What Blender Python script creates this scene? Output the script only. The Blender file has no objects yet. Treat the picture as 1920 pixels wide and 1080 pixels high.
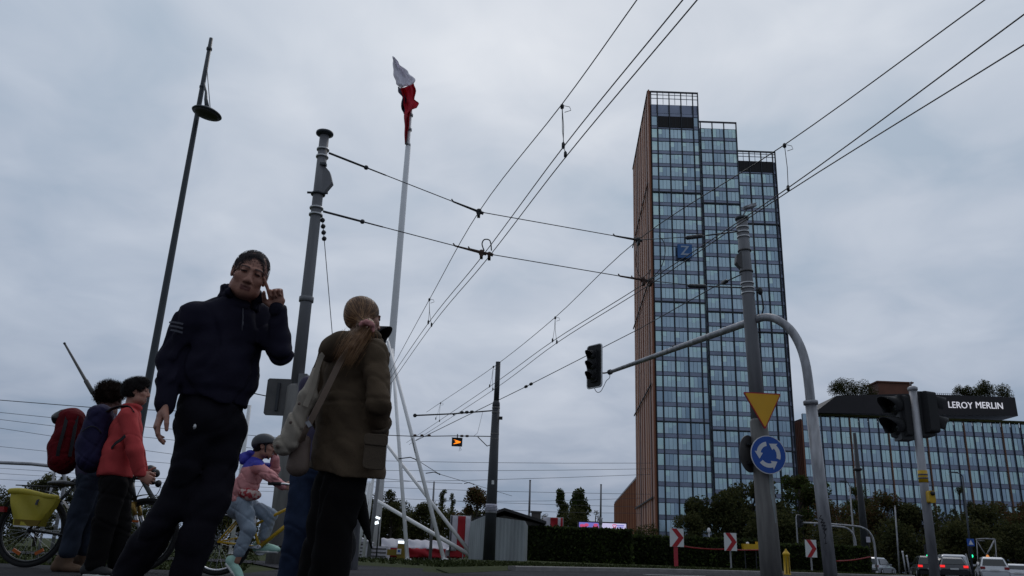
import bpy, bmesh, math, random
import numpy as np
from mathutils import Vector, Matrix
S = bpy.context.scene
COL = S.collection
RND = random.Random(7)
PI = math.pi
# ------------------------------------------------------------------ camera
F = 1534.0
CAMH = 0.30
_u = Vector((180, 4690, -F)).normalized()          # world up seen from the camera
_fw = Vector((0, 0, -1)); _fw = (_fw - _u * _fw.dot(_u)).normalized()
_rt = _fw.cross(_u)
RM = Matrix((_rt, _fw, _u))                        # camera -> world
cam_d = bpy.data.cameras.new('camera'); cam = bpy.data.objects.new('camera', cam_d); COL.objects.link(cam)
cam_d.sensor_width = 36; cam_d.sensor_fit = 'HORIZONTAL'; cam_d.lens = 36 * F / 1920
cam_d.clip_start = 0.05; cam_d.clip_end = 4000
CAM = Vector((0, 0, CAMH))
cam.matrix_world = Matrix.Translation(CAM) @ RM.to_4x4()
S.camera = cam

def ray(px, py): return RM @ Vector(((px - 960) / F, -(py - 540) / F, -1))
def at(px, py, Y):                                  # the point seen at a pixel, Y metres ahead
    r = ray(px, py); return CAM + r * (Y / r.y)
def at_z(px, py, z):                                # the point seen at a pixel, at a known height
    r = ray(px, py); return CAM + r * ((z - CAMH) / r.z)
def on_plane(px, py, A, B):                         # the point seen at a pixel on the vertical plane through A and B
    r = ray(px, py); n = Vector((-(B - A).y, (B - A).x, 0)); return CAM + r * ((A - CAM).dot(n) / r.dot(n))
def sst(a, b, x):
    t = min(1, max(0, (x - a) / (b - a))); return t * t * (3 - 2 * t)
def gz(x, y):                                       # height of the ground
    return -0.40 * sst(24, 64, y) * sst(-1, -9, x - 0.02 * y) - 0.25 * sst(40, 75, y) * sst(12, 26, x)
def foot(px, py, Y):
    p = at(px, py, Y); return Vector((p.x, p.y, gz(p.x, p.y)))

# ------------------------------------------------------------------ materials
M = {}
def mat(name, col, rough=.7, metal=0., var=0., scale=4., bump=0., bscale=None, emit=None, estr=1., spec=.5, col2=None, coat=0., detail=4., stretch=None, mid=.5, wid=.25):
    m = bpy.data.materials.new(name); m.use_nodes = True; nt = m.node_tree; N = nt.nodes; L = nt.links
    b = N['Principled BSDF']
    b.inputs['Roughness'].default_value = rough; b.inputs['Metallic'].default_value = metal
    b.inputs['Specular IOR Level'].default_value = spec; b.inputs['Coat Weight'].default_value = coat
    c = tuple(col) + (1,)
    b.inputs['Base Color'].default_value = c
    if var or col2 or bump:
        tc = N.new('ShaderNodeTexCoord'); src = tc.outputs['Object']
        if stretch:
            mp = N.new('ShaderNodeMapping'); mp.inputs['Scale'].default_value = stretch; L.new(src, mp.inputs['Vector']); src = mp.outputs[0]
    if var or col2:
        nz = N.new('ShaderNodeTexNoise'); nz.inputs['Scale'].default_value = scale; nz.inputs['Detail'].default_value = detail; L.new(src, nz.inputs['Vector'])
        rp = N.new('ShaderNodeValToRGB'); L.new(nz.outputs['Fac'], rp.inputs['Fac'])
        lo = tuple(v * (1 - var) for v in col) + (1,)
        hi = (tuple(col2) + (1,)) if col2 else tuple(min(1, v * (1 + var)) for v in col) + (1,)
        rp.color_ramp.elements[0].position = mid - wid; rp.color_ramp.elements[1].position = mid + wid
        rp.color_ramp.elements[0].color = lo if not col2 else c; rp.color_ramp.elements[1].color = hi
        L.new(rp.outputs[0], b.inputs['Base Color'])
    if bump:
        n2 = N.new('ShaderNodeTexNoise'); n2.inputs['Scale'].default_value = bscale or scale * 4; n2.inputs['Detail'].default_value = 5; L.new(src, n2.inputs['Vector'])
        bp = N.new('ShaderNodeBump'); bp.inputs['Strength'].default_value = min(1, bump); bp.inputs['Distance'].default_value = .01 * max(1, bump); L.new(n2.outputs['Fac'], bp.inputs['Height']); L.new(bp.outputs[0], b.inputs['Normal'])
    if emit:
        b.inputs['Emission Color'].default_value = tuple(emit) + (1,); b.inputs['Emission Strength'].default_value = estr
    M[name] = m; return m

mat('grass', (.024, .034, .010), .95, var=.5, scale=2.2, bump=.8, bscale=60, col2=(.048, .056, .018), spec=.1)
mat('asphalt', (.032, .031, .037), .95, spec=.12, var=.5, scale=.7, bump=.5, bscale=180)
mat('path', (.028, .028, .031), .95, spec=.12, var=.25, scale=1.5, bump=.4, bscale=160)
mat('kerb', (.22, .205, .20), .85, var=.25, scale=3, bump=.4, bscale=40)
mat('paint_white', (.7, .7, .7), .7, var=.15, scale=6)
mat('pole_grey', (.155, .155, .168), .6, var=.4, scale=1.5, bump=.15, bscale=30, stretch=(6, 6, .6), col2=(.225, .222, .235))
mat('pole_concrete', (.15, .14, .135), .8, var=.5, scale=3.5, stretch=(3, 3, .5), bump=.5, bscale=25, col2=(.25, .24, .225))
mat('pole_dark', (.028, .03, .036), .55, var=.3, scale=2)
mat('lamp_dark', (.04, .048, .058), .45, var=.2, scale=2)
mat('galv', (.33, .33, .35), .5, metal=.4, var=.45, scale=3, bump=.12, bscale=40, stretch=(3, 3, .7))
mat('strap', (.55, .55, .56), .4, metal=.6)
mat('wire', (.012, .013, .016), .5)
mat('wire_thin', (.05, .052, .06), .6)
mat('rust', (.07, .035, .025), .75, var=.4, scale=15)
mat('black', (.012, .012, .014), .5)
mat('black_matte', (.015, .015, .017), .75, var=.2, scale=5)
mat('lens_dark', (.02, .02, .02), .15)
mat('white', (.75, .74, .76), .5, var=.08, scale=1)
mat('mast_white', (.80, .79, .81), .45, var=.06, scale=.6)
mat('strut_white', (.78, .77, .78), .5, var=.12, scale=.8)
mat('sign_white', (.72, .72, .74), .5)
mat('sign_red', (.42, .012, .02), .5)
mat('post_red', (.45, .03, .05), .5, var=.15, scale=4)
mat('sign_blue', (.012, .085, .40), .45)
mat('sign_yellow', (.78, .40, .01), .45, var=.05)
mat('sign_back', (.09, .085, .085), .6, var=.25, scale=5)
mat('flag_white', (.85, .83, .89), .8, var=.08, scale=.8)
mat('flag_red', (.62, .02, .05), .8, var=.2, scale=.8)
mat('banner_white', (.68, .66, .72), .7, var=.1, scale=.6, bump=.3, bscale=1.5)
mat('banner_red', (.48, .02, .035), .7, var=.15, scale=.6, bump=.3, bscale=1.5)
mat('tin', (.30, .32, .33), .5, metal=.35, var=.35, scale=1.2, stretch=(1, 1, .35))
mat('roof_dark', (.035, .032, .034), .8, var=.3, scale=1)
mat('wall_dull', (.09, .08, .075), .85, var=.3, scale=1)
mat('hydrant', (.60, .36, .01), .5, var=.15, scale=8)
mat('tape', (.28, .010, .012), .5)
mat('lit_green', (.0, .3, .15), .4, emit=(.02, 1, .42), estr=2.2)
mat('lit_red', (.3, .01, .01), .4, emit=(1, .03, .03), estr=1.0)
mat('lit_amber', (.4, .15, .0), .4, emit=(1, .24, .01), estr=1.5)
mat('lit_white', (.8, .8, .8), .4, emit=(.85, .95, 1), estr=1.7)
mat('lit_letter', (.6, .6, .6), .4, emit=(.8, .8, .9), estr=.55)
mat('lit_orange', (.6, .2, .02), .4, emit=(1, .35, .08), estr=.5)
mat('screen_pale', (.4, .4, .45), .4, emit=(.66, .62, .90), estr=.72)
mat('screen_blue', (.1, .1, .3), .4, emit=(.20, .20, .62), estr=.7)
mat('screen_red', (.3, .02, .05), .4, emit=(.60, .08, .20), estr=.8)
# buildings
GL = []
for i, (c, r) in enumerate([((.47, .61, .69), .06), ((.53, .67, .74), .08), ((.41, .53, .62), .05), ((.62, .83, .82), .2), ((.70, .91, .87), .3), ((.56, .72, .77), .1)]):
    GL.append(mat('glass_%d' % i, c, r, metal=.85, spec=.8, var=.12, scale=.25))
mat('spandrel', (.27, .30, .39), .25, metal=.7, var=.15, scale=.3)
mat('fin_dark', (.012, .016, .024), .4)
mat('mullion', (.05, .06, .08), .5, spec=.2)
mat('fin_brown', (.20, .095, .055), .6, var=.2, scale=.4)
mat('clad_brown', (.25, .088, .042), .6, var=.25, scale=.25, stretch=(1, 1, .15), col2=(.33, .125, .062))
mat('clad_dark', (.14, .05, .03), .6, var=.25, scale=.25, stretch=(1, 1, .15))
mat('clad_light', (.42, .19, .095), .55, var=.25, scale=.25, stretch=(1, 1, .1))
mat('louvre', (.012, .009, .010), .7)
mat('metal_rail', (.42, .42, .45), .5)
mat('crown_dark', (.018, .014, .018), .6, var=.2, scale=.3)
mat('z_blue', (.03, .13, .36), .5)
mat('z_letter', (.42, .48, .58), .5)
mat('terracotta', (.16, .06, .035), .7, var=.2, scale=.5)
# foliage
def thin(m, f):                                     # thin cloth or leaves let some light through
    nt = m.node_tree; b = nt.nodes['Principled BSDF']; t = nt.nodes.new('ShaderNodeBsdfTranslucent'); x = nt.nodes.new('ShaderNodeMixShader'); x.inputs[0].default_value = f
    s = b.inputs['Base Color']
    if s.is_linked: nt.links.new(s.links[0].from_socket, t.inputs['Color'])
    else: t.inputs['Color'].default_value = s.default_value
    nt.links.new(b.outputs[0], x.inputs[1]); nt.links.new(t.outputs[0], x.inputs[2]); nt.links.new(x.outputs[0], nt.nodes['Material Output'].inputs['Surface'])
thin(M['flag_white'], .45); thin(M['flag_red'], .45); thin(M['banner_white'], .3); thin(M['banner_red'], .3)
for n, c in dict(leaf_dark=(.030, .035, .013), leaf_green=(.040, .056, .014), leaf_olive=(.055, .055, .020), leaf_rust=(.080, .045, .020), leaf_pale=(.085, .090, .045), hedge=(.022, .028, .012)).items():
    m = mat(n, tuple(v * .95 for v in c), .85, var=.5, scale=.8, col2=tuple(v * 1.7 for v in c), spec=.12); thin(m, .4)
mat('bark', (.05, .04, .032), .9, var=.35, scale=5, bump=.6, bscale=20)
# cars
def paint(n, c): return mat(n, c, .3, metal=.25, coat=.7, var=.08, scale=2)
paint('car_white', (.62, .63, .66)); paint('car_silver', (.42, .44, .48)); paint('car_black', (.015, .016, .02)); paint('car_grey', (.06, .062, .07))
mat('car_glass', (.012, .016, .02), .08, spec=.8)
mat('rubber', (.012, .012, .013), .85)
mat('rim', (.35, .35, .37), .4, metal=.7)
mat('tail_red', (.30, .01, .012), .3)
mat('plate', (.65, .65, .65), .5)
# people
mat('skin', (.34, .165, .115), .55, var=.12, scale=18, bump=.12, bscale=120)
mat('skin_tan', (.40, .19, .135), .55, var=.16, scale=14, bump=.2, bscale=90)
mat('skin_dark', (.15, .065, .05), .6, var=.1, scale=20)
mat('lip', (.20, .075, .06), .5)
mat('eye', (.05, .03, .025), .3)
mat('brow', (.09, .05, .042), .8)
mat('hair_black', (.012, .008, .008), .7, spec=.2, var=.4, scale=40, bump=1.5, bscale=90)
mat('hair_grey', (.034, .025, .026), .75, spec=.12, var=.4, scale=50, col2=(.055, .047, .05))
mat('hair_brown', (.020, .010, .007), .75, spec=.15, var=.4, scale=40, bump=1.5, bscale=80)
mat('hair_blonde', (.17, .082, .036), .45, var=.3, scale=25, col2=(.36, .19, .085))
mat('navy', (.012, .0105, .023), .8, spec=.15, var=.25, scale=5, bump=.35, bscale=220)
mat('navy_pants', (.0085, .0075, .012), .85, spec=.12, var=.25, scale=5, bump=.3, bscale=220)
mat('olive', (.098, .068, .043), .85, spec=.15, var=.22, scale=6, bump=.35, bscale=200)
mat('olive_dark', (.080, .056, .036), .85, var=.22, scale=6, bump=.35, bscale=200)
mat('blackcloth', (.007, .006, .0065), .9, spec=.1, var=.3, scale=6, bump=.3, bscale=200)
mat('canvas', (.42, .36, .29), .85, var=.18, scale=8, bump=.4, bscale=240)
mat('taupe', (.17, .12, .095), .7, var=.2, scale=8, bump=.2, bscale=120)
mat('strap_tan', (.22, .155, .115), .7, var=.15, scale=10)
mat('hair_fair', (.40, .22, .10), .5, var=.3, scale=30)
mat('hair_deep', (.10, .045, .02), .55, var=.3, scale=30)
mat('pink', (.55, .24, .23), .8, var=.15, scale=12)
mat('denim', (.020, .030, .060), .88, spec=.12, var=.35, scale=8, bump=.35, bscale=250)
mat('denim_light', (.27, .33, .40), .85, var=.25, scale=7, bump=.35, bscale=250)
mat('denim_dull', (.026, .033, .050), .88, spec=.12, var=.35, scale=8, bump=.35, bscale=250)
mat('coral', (.48, .06, .06), .8, spec=.15, var=.15, scale=6, bump=.25, bscale=150)
mat('red_bag', (.12, .004, .008), .8, spec=.15, var=.25, scale=8, bump=.3, bscale=120)
mat('navy_bag', (.022, .019, .055), .8, spec=.15, var=.25, scale=8, bump=.3, bscale=120)
mat('webbing', (.012, .012, .016), .8)
mat('cobalt', (.035, .035, .36), .7, var=.15, scale=8)
mat('salmon', (.60, .25, .25), .75, var=.15, scale=8, bump=.3, bscale=120)
mat('mint', (.38, .62, .52), .7, var=.1, scale=10)
mat('sole', (.62, .62, .60), .7)
mat('helmet', (.05, .052, .058), .6, var=.15, scale=12)
mat('purple_jkt_fold_shade', (.045, .035, .075), .8, var=.2, scale=7)
mat('boot', (.10, .055, .03), .8, var=.3, scale=14)
mat('floral', (.35, .03, .04), .7, var=.9, scale=28, col2=(.55, .42, .38), wid=.06)
mat('bike_yellow', (.58, .36, .02), .4, var=.12, scale=6)
mat('bike_black', (.014, .014, .016), .4)
mat('pannier', (.44, .36, .025), .6, var=.12, scale=5, bump=.3, bscale=18)
mat('pannier_dark', (.22, .15, .015), .7)
mat('reflector', (.55, .12, .01), .3)
mat('gold', (.35, .22, .05), .4, metal=.5)
mat('chrome', (.6, .6, .62), .25, metal=.9)
mat('stripe_grey', (.085, .085, .105), .7, spec=.2)
mat('notice', (.52, .50, .58), .7, var=.15, scale=6)
mat('ink', (.10, .10, .14), .8)
mat('graffiti', (.012, .012, .016), .6)
mat('smear', (.26, .29, .29), .7, var=.4, scale=3)

# ------------------------------------------------------------------ mesh builder
class MB:
    def __init__(s): s.v = []; s.f = []; s.m = []; s.sm = []; s.k = 0; s.smooth = False
    def add(s, vs, fs, smooth=None):
        o = len(s.v); s.v += [tuple(v) for v in vs]
        for f in fs: s.f.append(tuple(o + i for i in f)); s.m.append(s.k); s.sm.append(s.smooth if smooth is None else smooth)
        return s
    def box(s, c, size, R=None):
        c = Vector(c); a, b, d = [q / 2 for q in size]
        vs = [Vector((x, y, z)) for z in (-d, d) for y in (-b, b) for x in (-a, a)]
        if R is not None: vs = [R @ v for v in vs]
        return s.add([c + v for v in vs], [(0, 2, 3, 1), (4, 5, 7, 6), (0, 1, 5, 4), (2, 6, 7, 3), (0, 4, 6, 2), (1, 3, 7, 5)])
    def beam(s, a, b, w, h, up=(0, 0, 1)):
        a, b = Vector(a), Vector(b); d = (b - a); L = d.length; d.normalize()
        x = d.cross(Vector(up))
        if x.length < 1e-4: x = d.cross(Vector((1, 0, 0)))
        x.normalize(); z = x.cross(d)
        return s.box((a + b) / 2, (w, L, h), Matrix((x, d, z)).transposed())
    def tube(s, pts, r, n=8, cap=True, closed=False):
        pts = [Vector(p) for p in pts]; rs = r if isinstance(r, (list, tuple)) else [r] * len(pts)
        K = len(pts); vs = []; ref = None
        for i, p in enumerate(pts):
            if closed: d = pts[(i + 1) % K] - pts[i - 1]
            else: d = pts[min(i + 1, K - 1)] - pts[max(i - 1, 0)]
            d.normalize()
            if ref is None:
                ref = d.cross(Vector((0, 0, 1)))
                if ref.length < .05: ref = d.cross(Vector((1, 0, 0)))
            ref = ref - d * ref.dot(d); ref.normalize(); q = d.cross(ref)
            for j in range(n):
                a = 2 * PI * j / n; vs.append(p + (ref * math.cos(a) + q * math.sin(a)) * rs[i])
        fs = []
        for i in range(K if closed else K - 1):
            i2 = (i + 1) % K
            for j in range(n): fs.append((i * n + j, i * n + (j + 1) % n, i2 * n + (j + 1) % n, i2 * n + j))
        s.add(vs, fs, smooth=n > 4)
        if cap and not closed:
            o = len(s.v) - len(vs)
            s.f.append(tuple(o + j for j in range(n))[::-1]); s.m.append(s.k); s.sm.append(False)
            s.f.append(tuple(o + (K - 1) * n + j for j in range(n))); s.m.append(s.k); s.sm.append(False)
        return s
    def lathe(s, c, prof, n=16, axis=(0, 0, 1), xd=None):
        c = Vector(c); ax = Vector(axis).normalized(); x = Vector(xd) if xd else ax.cross(Vector((0, 1, 0)) if abs(ax.y) < .9 else Vector((1, 0, 0)))
        x = (x - ax * x.dot(ax)).normalized(); y = ax.cross(x); vs = []
        for r, h in prof:
            for j in range(n):
                a = 2 * PI * j / n; vs.append(c + ax * h + (x * math.cos(a) + y * math.sin(a)) * r)
        fs = [(i * n + j, i * n + (j + 1) % n, (i + 1) * n + (j + 1) % n, (i + 1) * n + j) for i in range(len(prof) - 1) for j in range(n)]
        s.add(vs, fs, smooth=True); o = len(s.v) - len(vs)
        if prof[0][0] > 1e-4: s.f.append(tuple(o + j for j in range(n))[::-1]); s.m.append(s.k); s.sm.append(False)
        if prof[-1][0] > 1e-4: s.f.append(tuple(o + (len(prof) - 1) * n + j for j in range(n))); s.m.append(s.k); s.sm.append(False)
        return s
    def cyl(s, a, b, r0, r1=None, n=12): return s.tube([a, b], [r0, r0 if r1 is None else r1], n)
    def ball(s, c, r, n=12, R=None):
        r = (r, r, r) if not isinstance(r, (tuple, list)) else r
        vs = []; m = n // 2
        for i in range(m + 1):
            t = PI * i / m
            for j in range(n):
                p = 2 * PI * j / n; v = Vector((r[0] * math.sin(t) * math.cos(p), r[1] * math.sin(t) * math.sin(p), r[2] * math.cos(t)))
                vs.append(Vector(c) + (R @ v if R is not None else v))
        return s.add(vs, [(i * n + j, (i + 1) * n + j, (i + 1) * n + (j + 1) % n, i * n + (j + 1) % n) for i in range(m) for j in range(n)], smooth=True)
    def prism(s, poly, dirv):                       # a flat outline (3D points) pushed along dirv
        poly = [Vector(p) for p in poly]; d = Vector(dirv); n = len(poly)
        nn = sum(((poly[i] - poly[0]).cross(poly[(i + 1) % n] - poly[0]) for i in range(n)), Vector())
        if nn.dot(d) > 0: poly = poly[::-1]
        return s.add(poly + [p + d for p in poly], [tuple(range(n)), tuple(range(2 * n - 1, n - 1, -1))] + [(i, n + i, n + (i + 1) % n, (i + 1) % n) for i in range(n)])
    def quad(s, a, b, c, d): return s.add([a, b, c, d], [(0, 1, 2, 3)])
    def grid(s, fn, nu, nv, smooth=True):
        vs = [fn(i / nu, j / nv) for j in range(nv + 1) for i in range(nu + 1)]
        return s.add(vs, [(j * (nu + 1) + i, j * (nu + 1) + i + 1, (j + 1) * (nu + 1) + i + 1, (j + 1) * (nu + 1) + i) for j in range(nv) for i in range(nu)], smooth)
    def build(s, name, mats, parent=None, loc=None):
        me = bpy.data.meshes.new(name); off = Vector(loc) if loc is not None else Vector()
        me.from_pydata([tuple(Vector(v) - off) for v in s.v], [], s.f)
        if not isinstance(mats, (list, tuple)): mats = [mats]
        for q in mats: me.materials.append(M[q] if isinstance(q, str) else q)
        if len(mats) > 1: me.polygons.foreach_set('material_index', s.m)
        me.polygons.foreach_set('use_smooth', s.sm); me.update()
        o = bpy.data.objects.new(name, me); COL.objects.link(o)
        o.location = off
        if parent is not None:
            o.parent = parent; o.location = off - wloc(parent)
        return o
def wloc(o):
    v = Vector(o.location); p = o.parent
    while p is not None: v += p.location; p = p.parent
    return v
def tag(o, label=None, cat=None, group=None, kind=None):
    if label: o['label'] = label
    if cat: o['category'] = cat
    if group: o['group'] = group
    if kind: o['kind'] = kind
    return o
def thing(name, loc, label, cat, group=None):
    o = bpy.data.objects.new(name, None); COL.objects.link(o); o.location = loc; o.empty_display_size = .2
    return tag(o, label, cat, group)
def part(mb, name, mats, parent):                   # a part: mesh in world places, hung under its thing
    return mb.build(name, mats, parent, loc=wloc(parent))
def single(mb, name, mats, label, cat, group=None, loc=None):
    return tag(mb.build(name, mats, None, loc), label, cat, group)
def copy_tree(o, parent=None):
    c = o.copy(); COL.objects.link(c); c.parent = parent
    for ch in [q for q in COL.objects if q.parent is o]: copy_tree(ch, c)
    return c
def lerp(a, b, t): return a + (b - a) * t
def frame(fwd, up=(0, 0, 1)):                       # columns: side, forward, up
    y = Vector(fwd).normalized(); z = Vector(up); x = y.cross(z).normalized(); z = x.cross(y)
    return Matrix((x, y, z)).transposed()
def text_mesh(txt, size, extr=.01, bold=.0):
    cu = bpy.data.curves.new('t', 'FONT'); cu.body = txt; cu.size = size; cu.extrude = extr; cu.offset = bold; cu.align_x = 'CENTER'; cu.align_y = 'CENTER'; cu.resolution_u = 3
    o = bpy.data.objects.new('t', cu); COL.objects.link(o)
    dg = bpy.context.evaluated_depsgraph_get(); me = bpy.data.meshes.new_from_object(o.evaluated_get(dg))
    vs = [Vector(v.co) for v in me.vertices]; fs = [tuple(p.vertices) for p in me.polygons]
    bpy.data.objects.remove(o); bpy.data.curves.remove(cu); bpy.data.meshes.remove(me)
    return vs, fs
def put_text(mb, txt, size, c, xd, yd, extr=.01, bold=0., sx=1.):
    vs, fs = text_mesh(txt, size, extr, bold); xd = Vector(xd).normalized(); yd = Vector(yd).normalized(); n = xd.cross(yd)
    mb.add([Vector(c) + xd * v.x * sx + yd * v.y + n * v.z for v in vs], fs)
# ------------------------------------------------------------------ sky and light
w = bpy.data.worlds.new('World'); S.world = w; w.use_nodes = True
nt = w.node_tree; N = nt.nodes; L = nt.links
bg = N['Background']; bg.inputs['Strength'].default_value = .1
sky = N.new('ShaderNodeTexSky'); sky.sky_type = 'NISHITA'; sky.sun_disc = False
SUN_EL, SUN_AZ = math.radians(48), math.radians(12)
sky.sun_elevation = SUN_EL; sky.sun_rotation = SUN_AZ; sky.air_density = 1.5; sky.dust_density = 3
tc = N.new('ShaderNodeTexCoord'); sp = N.new('ShaderNodeSeparateXYZ'); L.new(tc.outputs['Generated'], sp.inputs[0])
def mth(op, a, b=None, clamp=False):
    n = N.new('ShaderNodeMath'); n.operation = op; n.use_clamp = clamp
    for i, q in enumerate((a, b)):
        if q is None: continue
        if isinstance(q, (int, float)): n.inputs[i].default_value = q
        else: L.new(q, n.inputs[i])
    return n.outputs[0]
zz = mth('MAXIMUM', sp.outputs['Z'], 0.0); den = mth('ADD', zz, .22)
cb = N.new('ShaderNodeCombineXYZ'); L.new(mth('DIVIDE', sp.outputs['X'], den), cb.inputs[0]); L.new(mth('DIVIDE', sp.outputs['Y'], den), cb.inputs[1]); cb.inputs[2].default_value = 3.7
def noise(scale, det, dist, rough=.5):
    n = N.new('ShaderNodeTexNoise'); n.inputs['Scale'].default_value = scale; n.inputs['Detail'].default_value = det; n.inputs['Distortion'].default_value = dist; n.inputs['Roughness'].default_value = rough
    L.new(cb.outputs[0], n.inputs['Vector']); return n.outputs['Fac']
n1 = noise(1.5, 4, .35, .45); n2 = noise(4.6, 4, .5, .5)
mixf = mth('ADD', mth('MULTIPLY', n1, .68), mth('MULTIPLY', n2, .32))
rp = N.new('ShaderNodeValToRGB'); L.new(mixf, rp.inputs['Fac'])
e = rp.color_ramp.elements
e[0].position = .36; e[0].color = (.372, .450, .538, 1); e[1].position = .66; e[1].color = (.63, .672, .725, 1)
k = e.new(.48); k.color = (.482, .538, .612, 1)
hz = N.new('ShaderNodeValToRGB'); L.new(zz, hz.inputs['Fac'])
h = hz.color_ramp.elements; h[0].position = 0; h[0].color = (.54, .575, .655, 1); h[1].position = .55; h[1].color = (1, 1, 1, 1)
k = h.new(.25); k.color = (.82, .84, .88, 1)
def mixc(a, b, f, mode='MIX'):
    m = N.new('ShaderNodeMix'); m.data_type = 'RGBA'; m.blend_type = mode
    if isinstance(f, (int, float)): m.inputs['Factor'].default_value = f
    else: L.new(f, m.inputs['Factor'])
    for s_, q in ((6, a), (7, b)):
        if isinstance(q, tuple): m.inputs[s_].default_value = q
        else: L.new(q, m.inputs[s_])
    return m.outputs[2]
cl = mixc(rp.outputs[0], hz.outputs[0], 1.0, 'MULTIPLY')
dt = N.new('ShaderNodeVectorMath'); dt.operation = 'DOT_PRODUCT'; L.new(tc.outputs['Generated'], dt.inputs[0]); dt.inputs[1].default_value = Vector((.10, .86, .50)).normalized()
gl = N.new('ShaderNodeValToRGB'); L.new(mth('ADD', mth('MULTIPLY', dt.outputs['Value'], .5), .5), gl.inputs['Fac'])   # thinner cloud in front of the hidden sun
g_ = gl.color_ramp.elements; g_[0].position = .30; g_[0].color = (.58, .60, .63, 1); g_[1].position = 1; g_[1].color = (1.17, 1.15, 1.15, 1)
for q_, c_ in ((.72, (.80, .82, .85, 1)), (.90, (1.0, 1.02, 1.06, 1))): k = g_.new(q_); k.color = c_
cl = mixc(cl, gl.outputs[0], 1.0, 'MULTIPLY')
sc10 = N.new('ShaderNodeVectorMath'); sc10.operation = 'SCALE'; L.new(cl, sc10.inputs[0]); sc10.inputs['Scale'].default_value = 10.4
skyd = N.new('ShaderNodeVectorMath'); skyd.operation = 'SCALE'; L.new(sky.outputs[0], skyd.inputs[0]); skyd.inputs['Scale'].default_value = .35
L.new(mixc(skyd.outputs[0], sc10.outputs[0], .94), bg.inputs['Color'])
sd = bpy.data.lights.new('sun', 'SUN'); sd.energy = .5; sd.angle = math.radians(25); sd.color = (1, .96, .92)
so = bpy.data.objects.new('sun', sd); COL.objects.link(so)
sv = Vector((math.sin(SUN_AZ) * math.cos(SUN_EL), math.cos(SUN_AZ) * math.cos(SUN_EL), math.sin(SUN_EL)))
so.rotation_euler = sv.to_track_quat('Z', 'Y').to_euler(); so.location = sv * 60 + Vector((0, 0, 30))
vs_ = S.view_settings; vs_.view_transform = 'Standard'; vs_.look = 'None'; vs_.exposure = 0.0; vs_.gamma = 1; vs_.use_curve_mapping = False

# ------------------------------------------------------------------ ground, road, path
def structure(o): o['kind'] = 'structure'; return o
mb = MB()
xs = [-900, -400, -200, -120] + list(range(-80, 81, 4)) + [120, 200, 400, 900]
ys = [-60, -20] + list(range(-8, 121, 4)) + [160, 240, 400, 700, 1500]
vs = [(x, y, gz(x, y)) for y in ys for x in xs]; nx = len(xs)
mb.add(vs, [(j * nx + i, j * nx + i + 1, (j + 1) * nx + i + 1, (j + 1) * nx + i) for j in range(len(ys) - 1) for i in range(nx - 1)], True)
structure(mb.build('ground', 'grass'))
def sheet(name, poly, m, dz, skirt=0):
    bm = bmesh.new(); f = bm.faces.new([bm.verts.new((x, y, 0)) for x, y in poly])
    for ax in (0, 1):
        lo = min(p[ax] for p in poly); hi = max(p[ax] for p in poly); q = math.ceil(lo / 4) * 4
        while q < hi:
            co = [0, 0, 0]; co[ax] = q; no = [0, 0, 0]; no[ax] = 1
            bmesh.ops.bisect_plane(bm, geom=bm.verts[:] + bm.edges[:] + bm.faces[:], plane_co=co, plane_no=no); q += 4
    bmesh.ops.triangulate(bm, faces=bm.faces[:])
    for v in bm.verts: v.co.z = gz(v.co.x, v.co.y) + (dz(v.co.x, v.co.y) if callable(dz) else dz)
    bmesh.ops.recalc_face_normals(bm, faces=bm.faces[:])
    if skirt:
        r_ = bmesh.ops.extrude_edge_only(bm, edges=[e_ for e_ in bm.edges if e_.is_boundary])
        for v in r_['geom']:
            if isinstance(v, bmesh.types.BMVert): v.co.z -= skirt
    me = bpy.data.meshes.new(name); bm.to_mesh(me); bm.free(); me.materials.append(M[m])
    o = bpy.data.objects.new(name, me); COL.objects.link(o); return structure(o)
K1 = [(-.75, 12.6), (.2, 17), (3.6, 23), (9.4, 30), (16, 35.5), (21, 44), (26, 58)]
sheet('road', [(-2.6, -16), (90, -16), (90, 150), (52, 150), (36, 84), (29, 62)] + K1[::-1][1:] + [(-1.2, 13.2), (-1.4, 15.6), (-4, 17.2), (-12, 18), (-12, 15.8), (-4.2, 14.6), (-2.9, 11.5), (-2.6, 8)], 'asphalt', .02)
sheet('path', [(-18, -6), (-1.9, -6), (-1.9, 6), (-2.4, 9.3), (-5.5, 9.5), (-18, 10.2)], 'path', .016)
sheet('grass_island', K1 + [(22, 70), (-2, 70), (-1.6, 30), (-1.2, 16)], 'grass', lambda x, y: .025 + .065 * sst(16.4, 22, y), .2)
def kerb_line(pts, name='kerb'):
    mb = MB(); P3 = []
    for a, b in zip(pts[:-1], pts[1:]):
        for i in range(6): x, y = lerp(a[0], b[0], i / 6), lerp(a[1], b[1], i / 6); P3.append(Vector((x, y, gz(x, y))))
    P3.append(Vector((pts[-1][0], pts[-1][1], gz(*pts[-1]))))
    vs = []
    for i, p in enumerate(P3):
        d = (P3[min(i + 1, len(P3) - 1)] - P3[max(i - 1, 0)]); d.z = 0; d.normalize(); s = Vector((d.y, -d.x, 0))
        for u, v in ((.10, -.02), (.10, .095), (.085, .108), (-.08, .108), (-.08, -.02)): vs.append(p + s * u + Vector((0, 0, v)))
    mb.add(vs, [(i * 5 + j, i * 5 + j + 1, (i + 1) * 5 + j + 1, (i + 1) * 5 + j) for i in range(len(P3) - 1) for j in range(4)] + [(4, 3, 2, 1, 0), tuple(len(vs) - 5 + j for j in range(5))])
    structure(mb.build(name, 'kerb'))
kerb_line(K1[1:])
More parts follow.
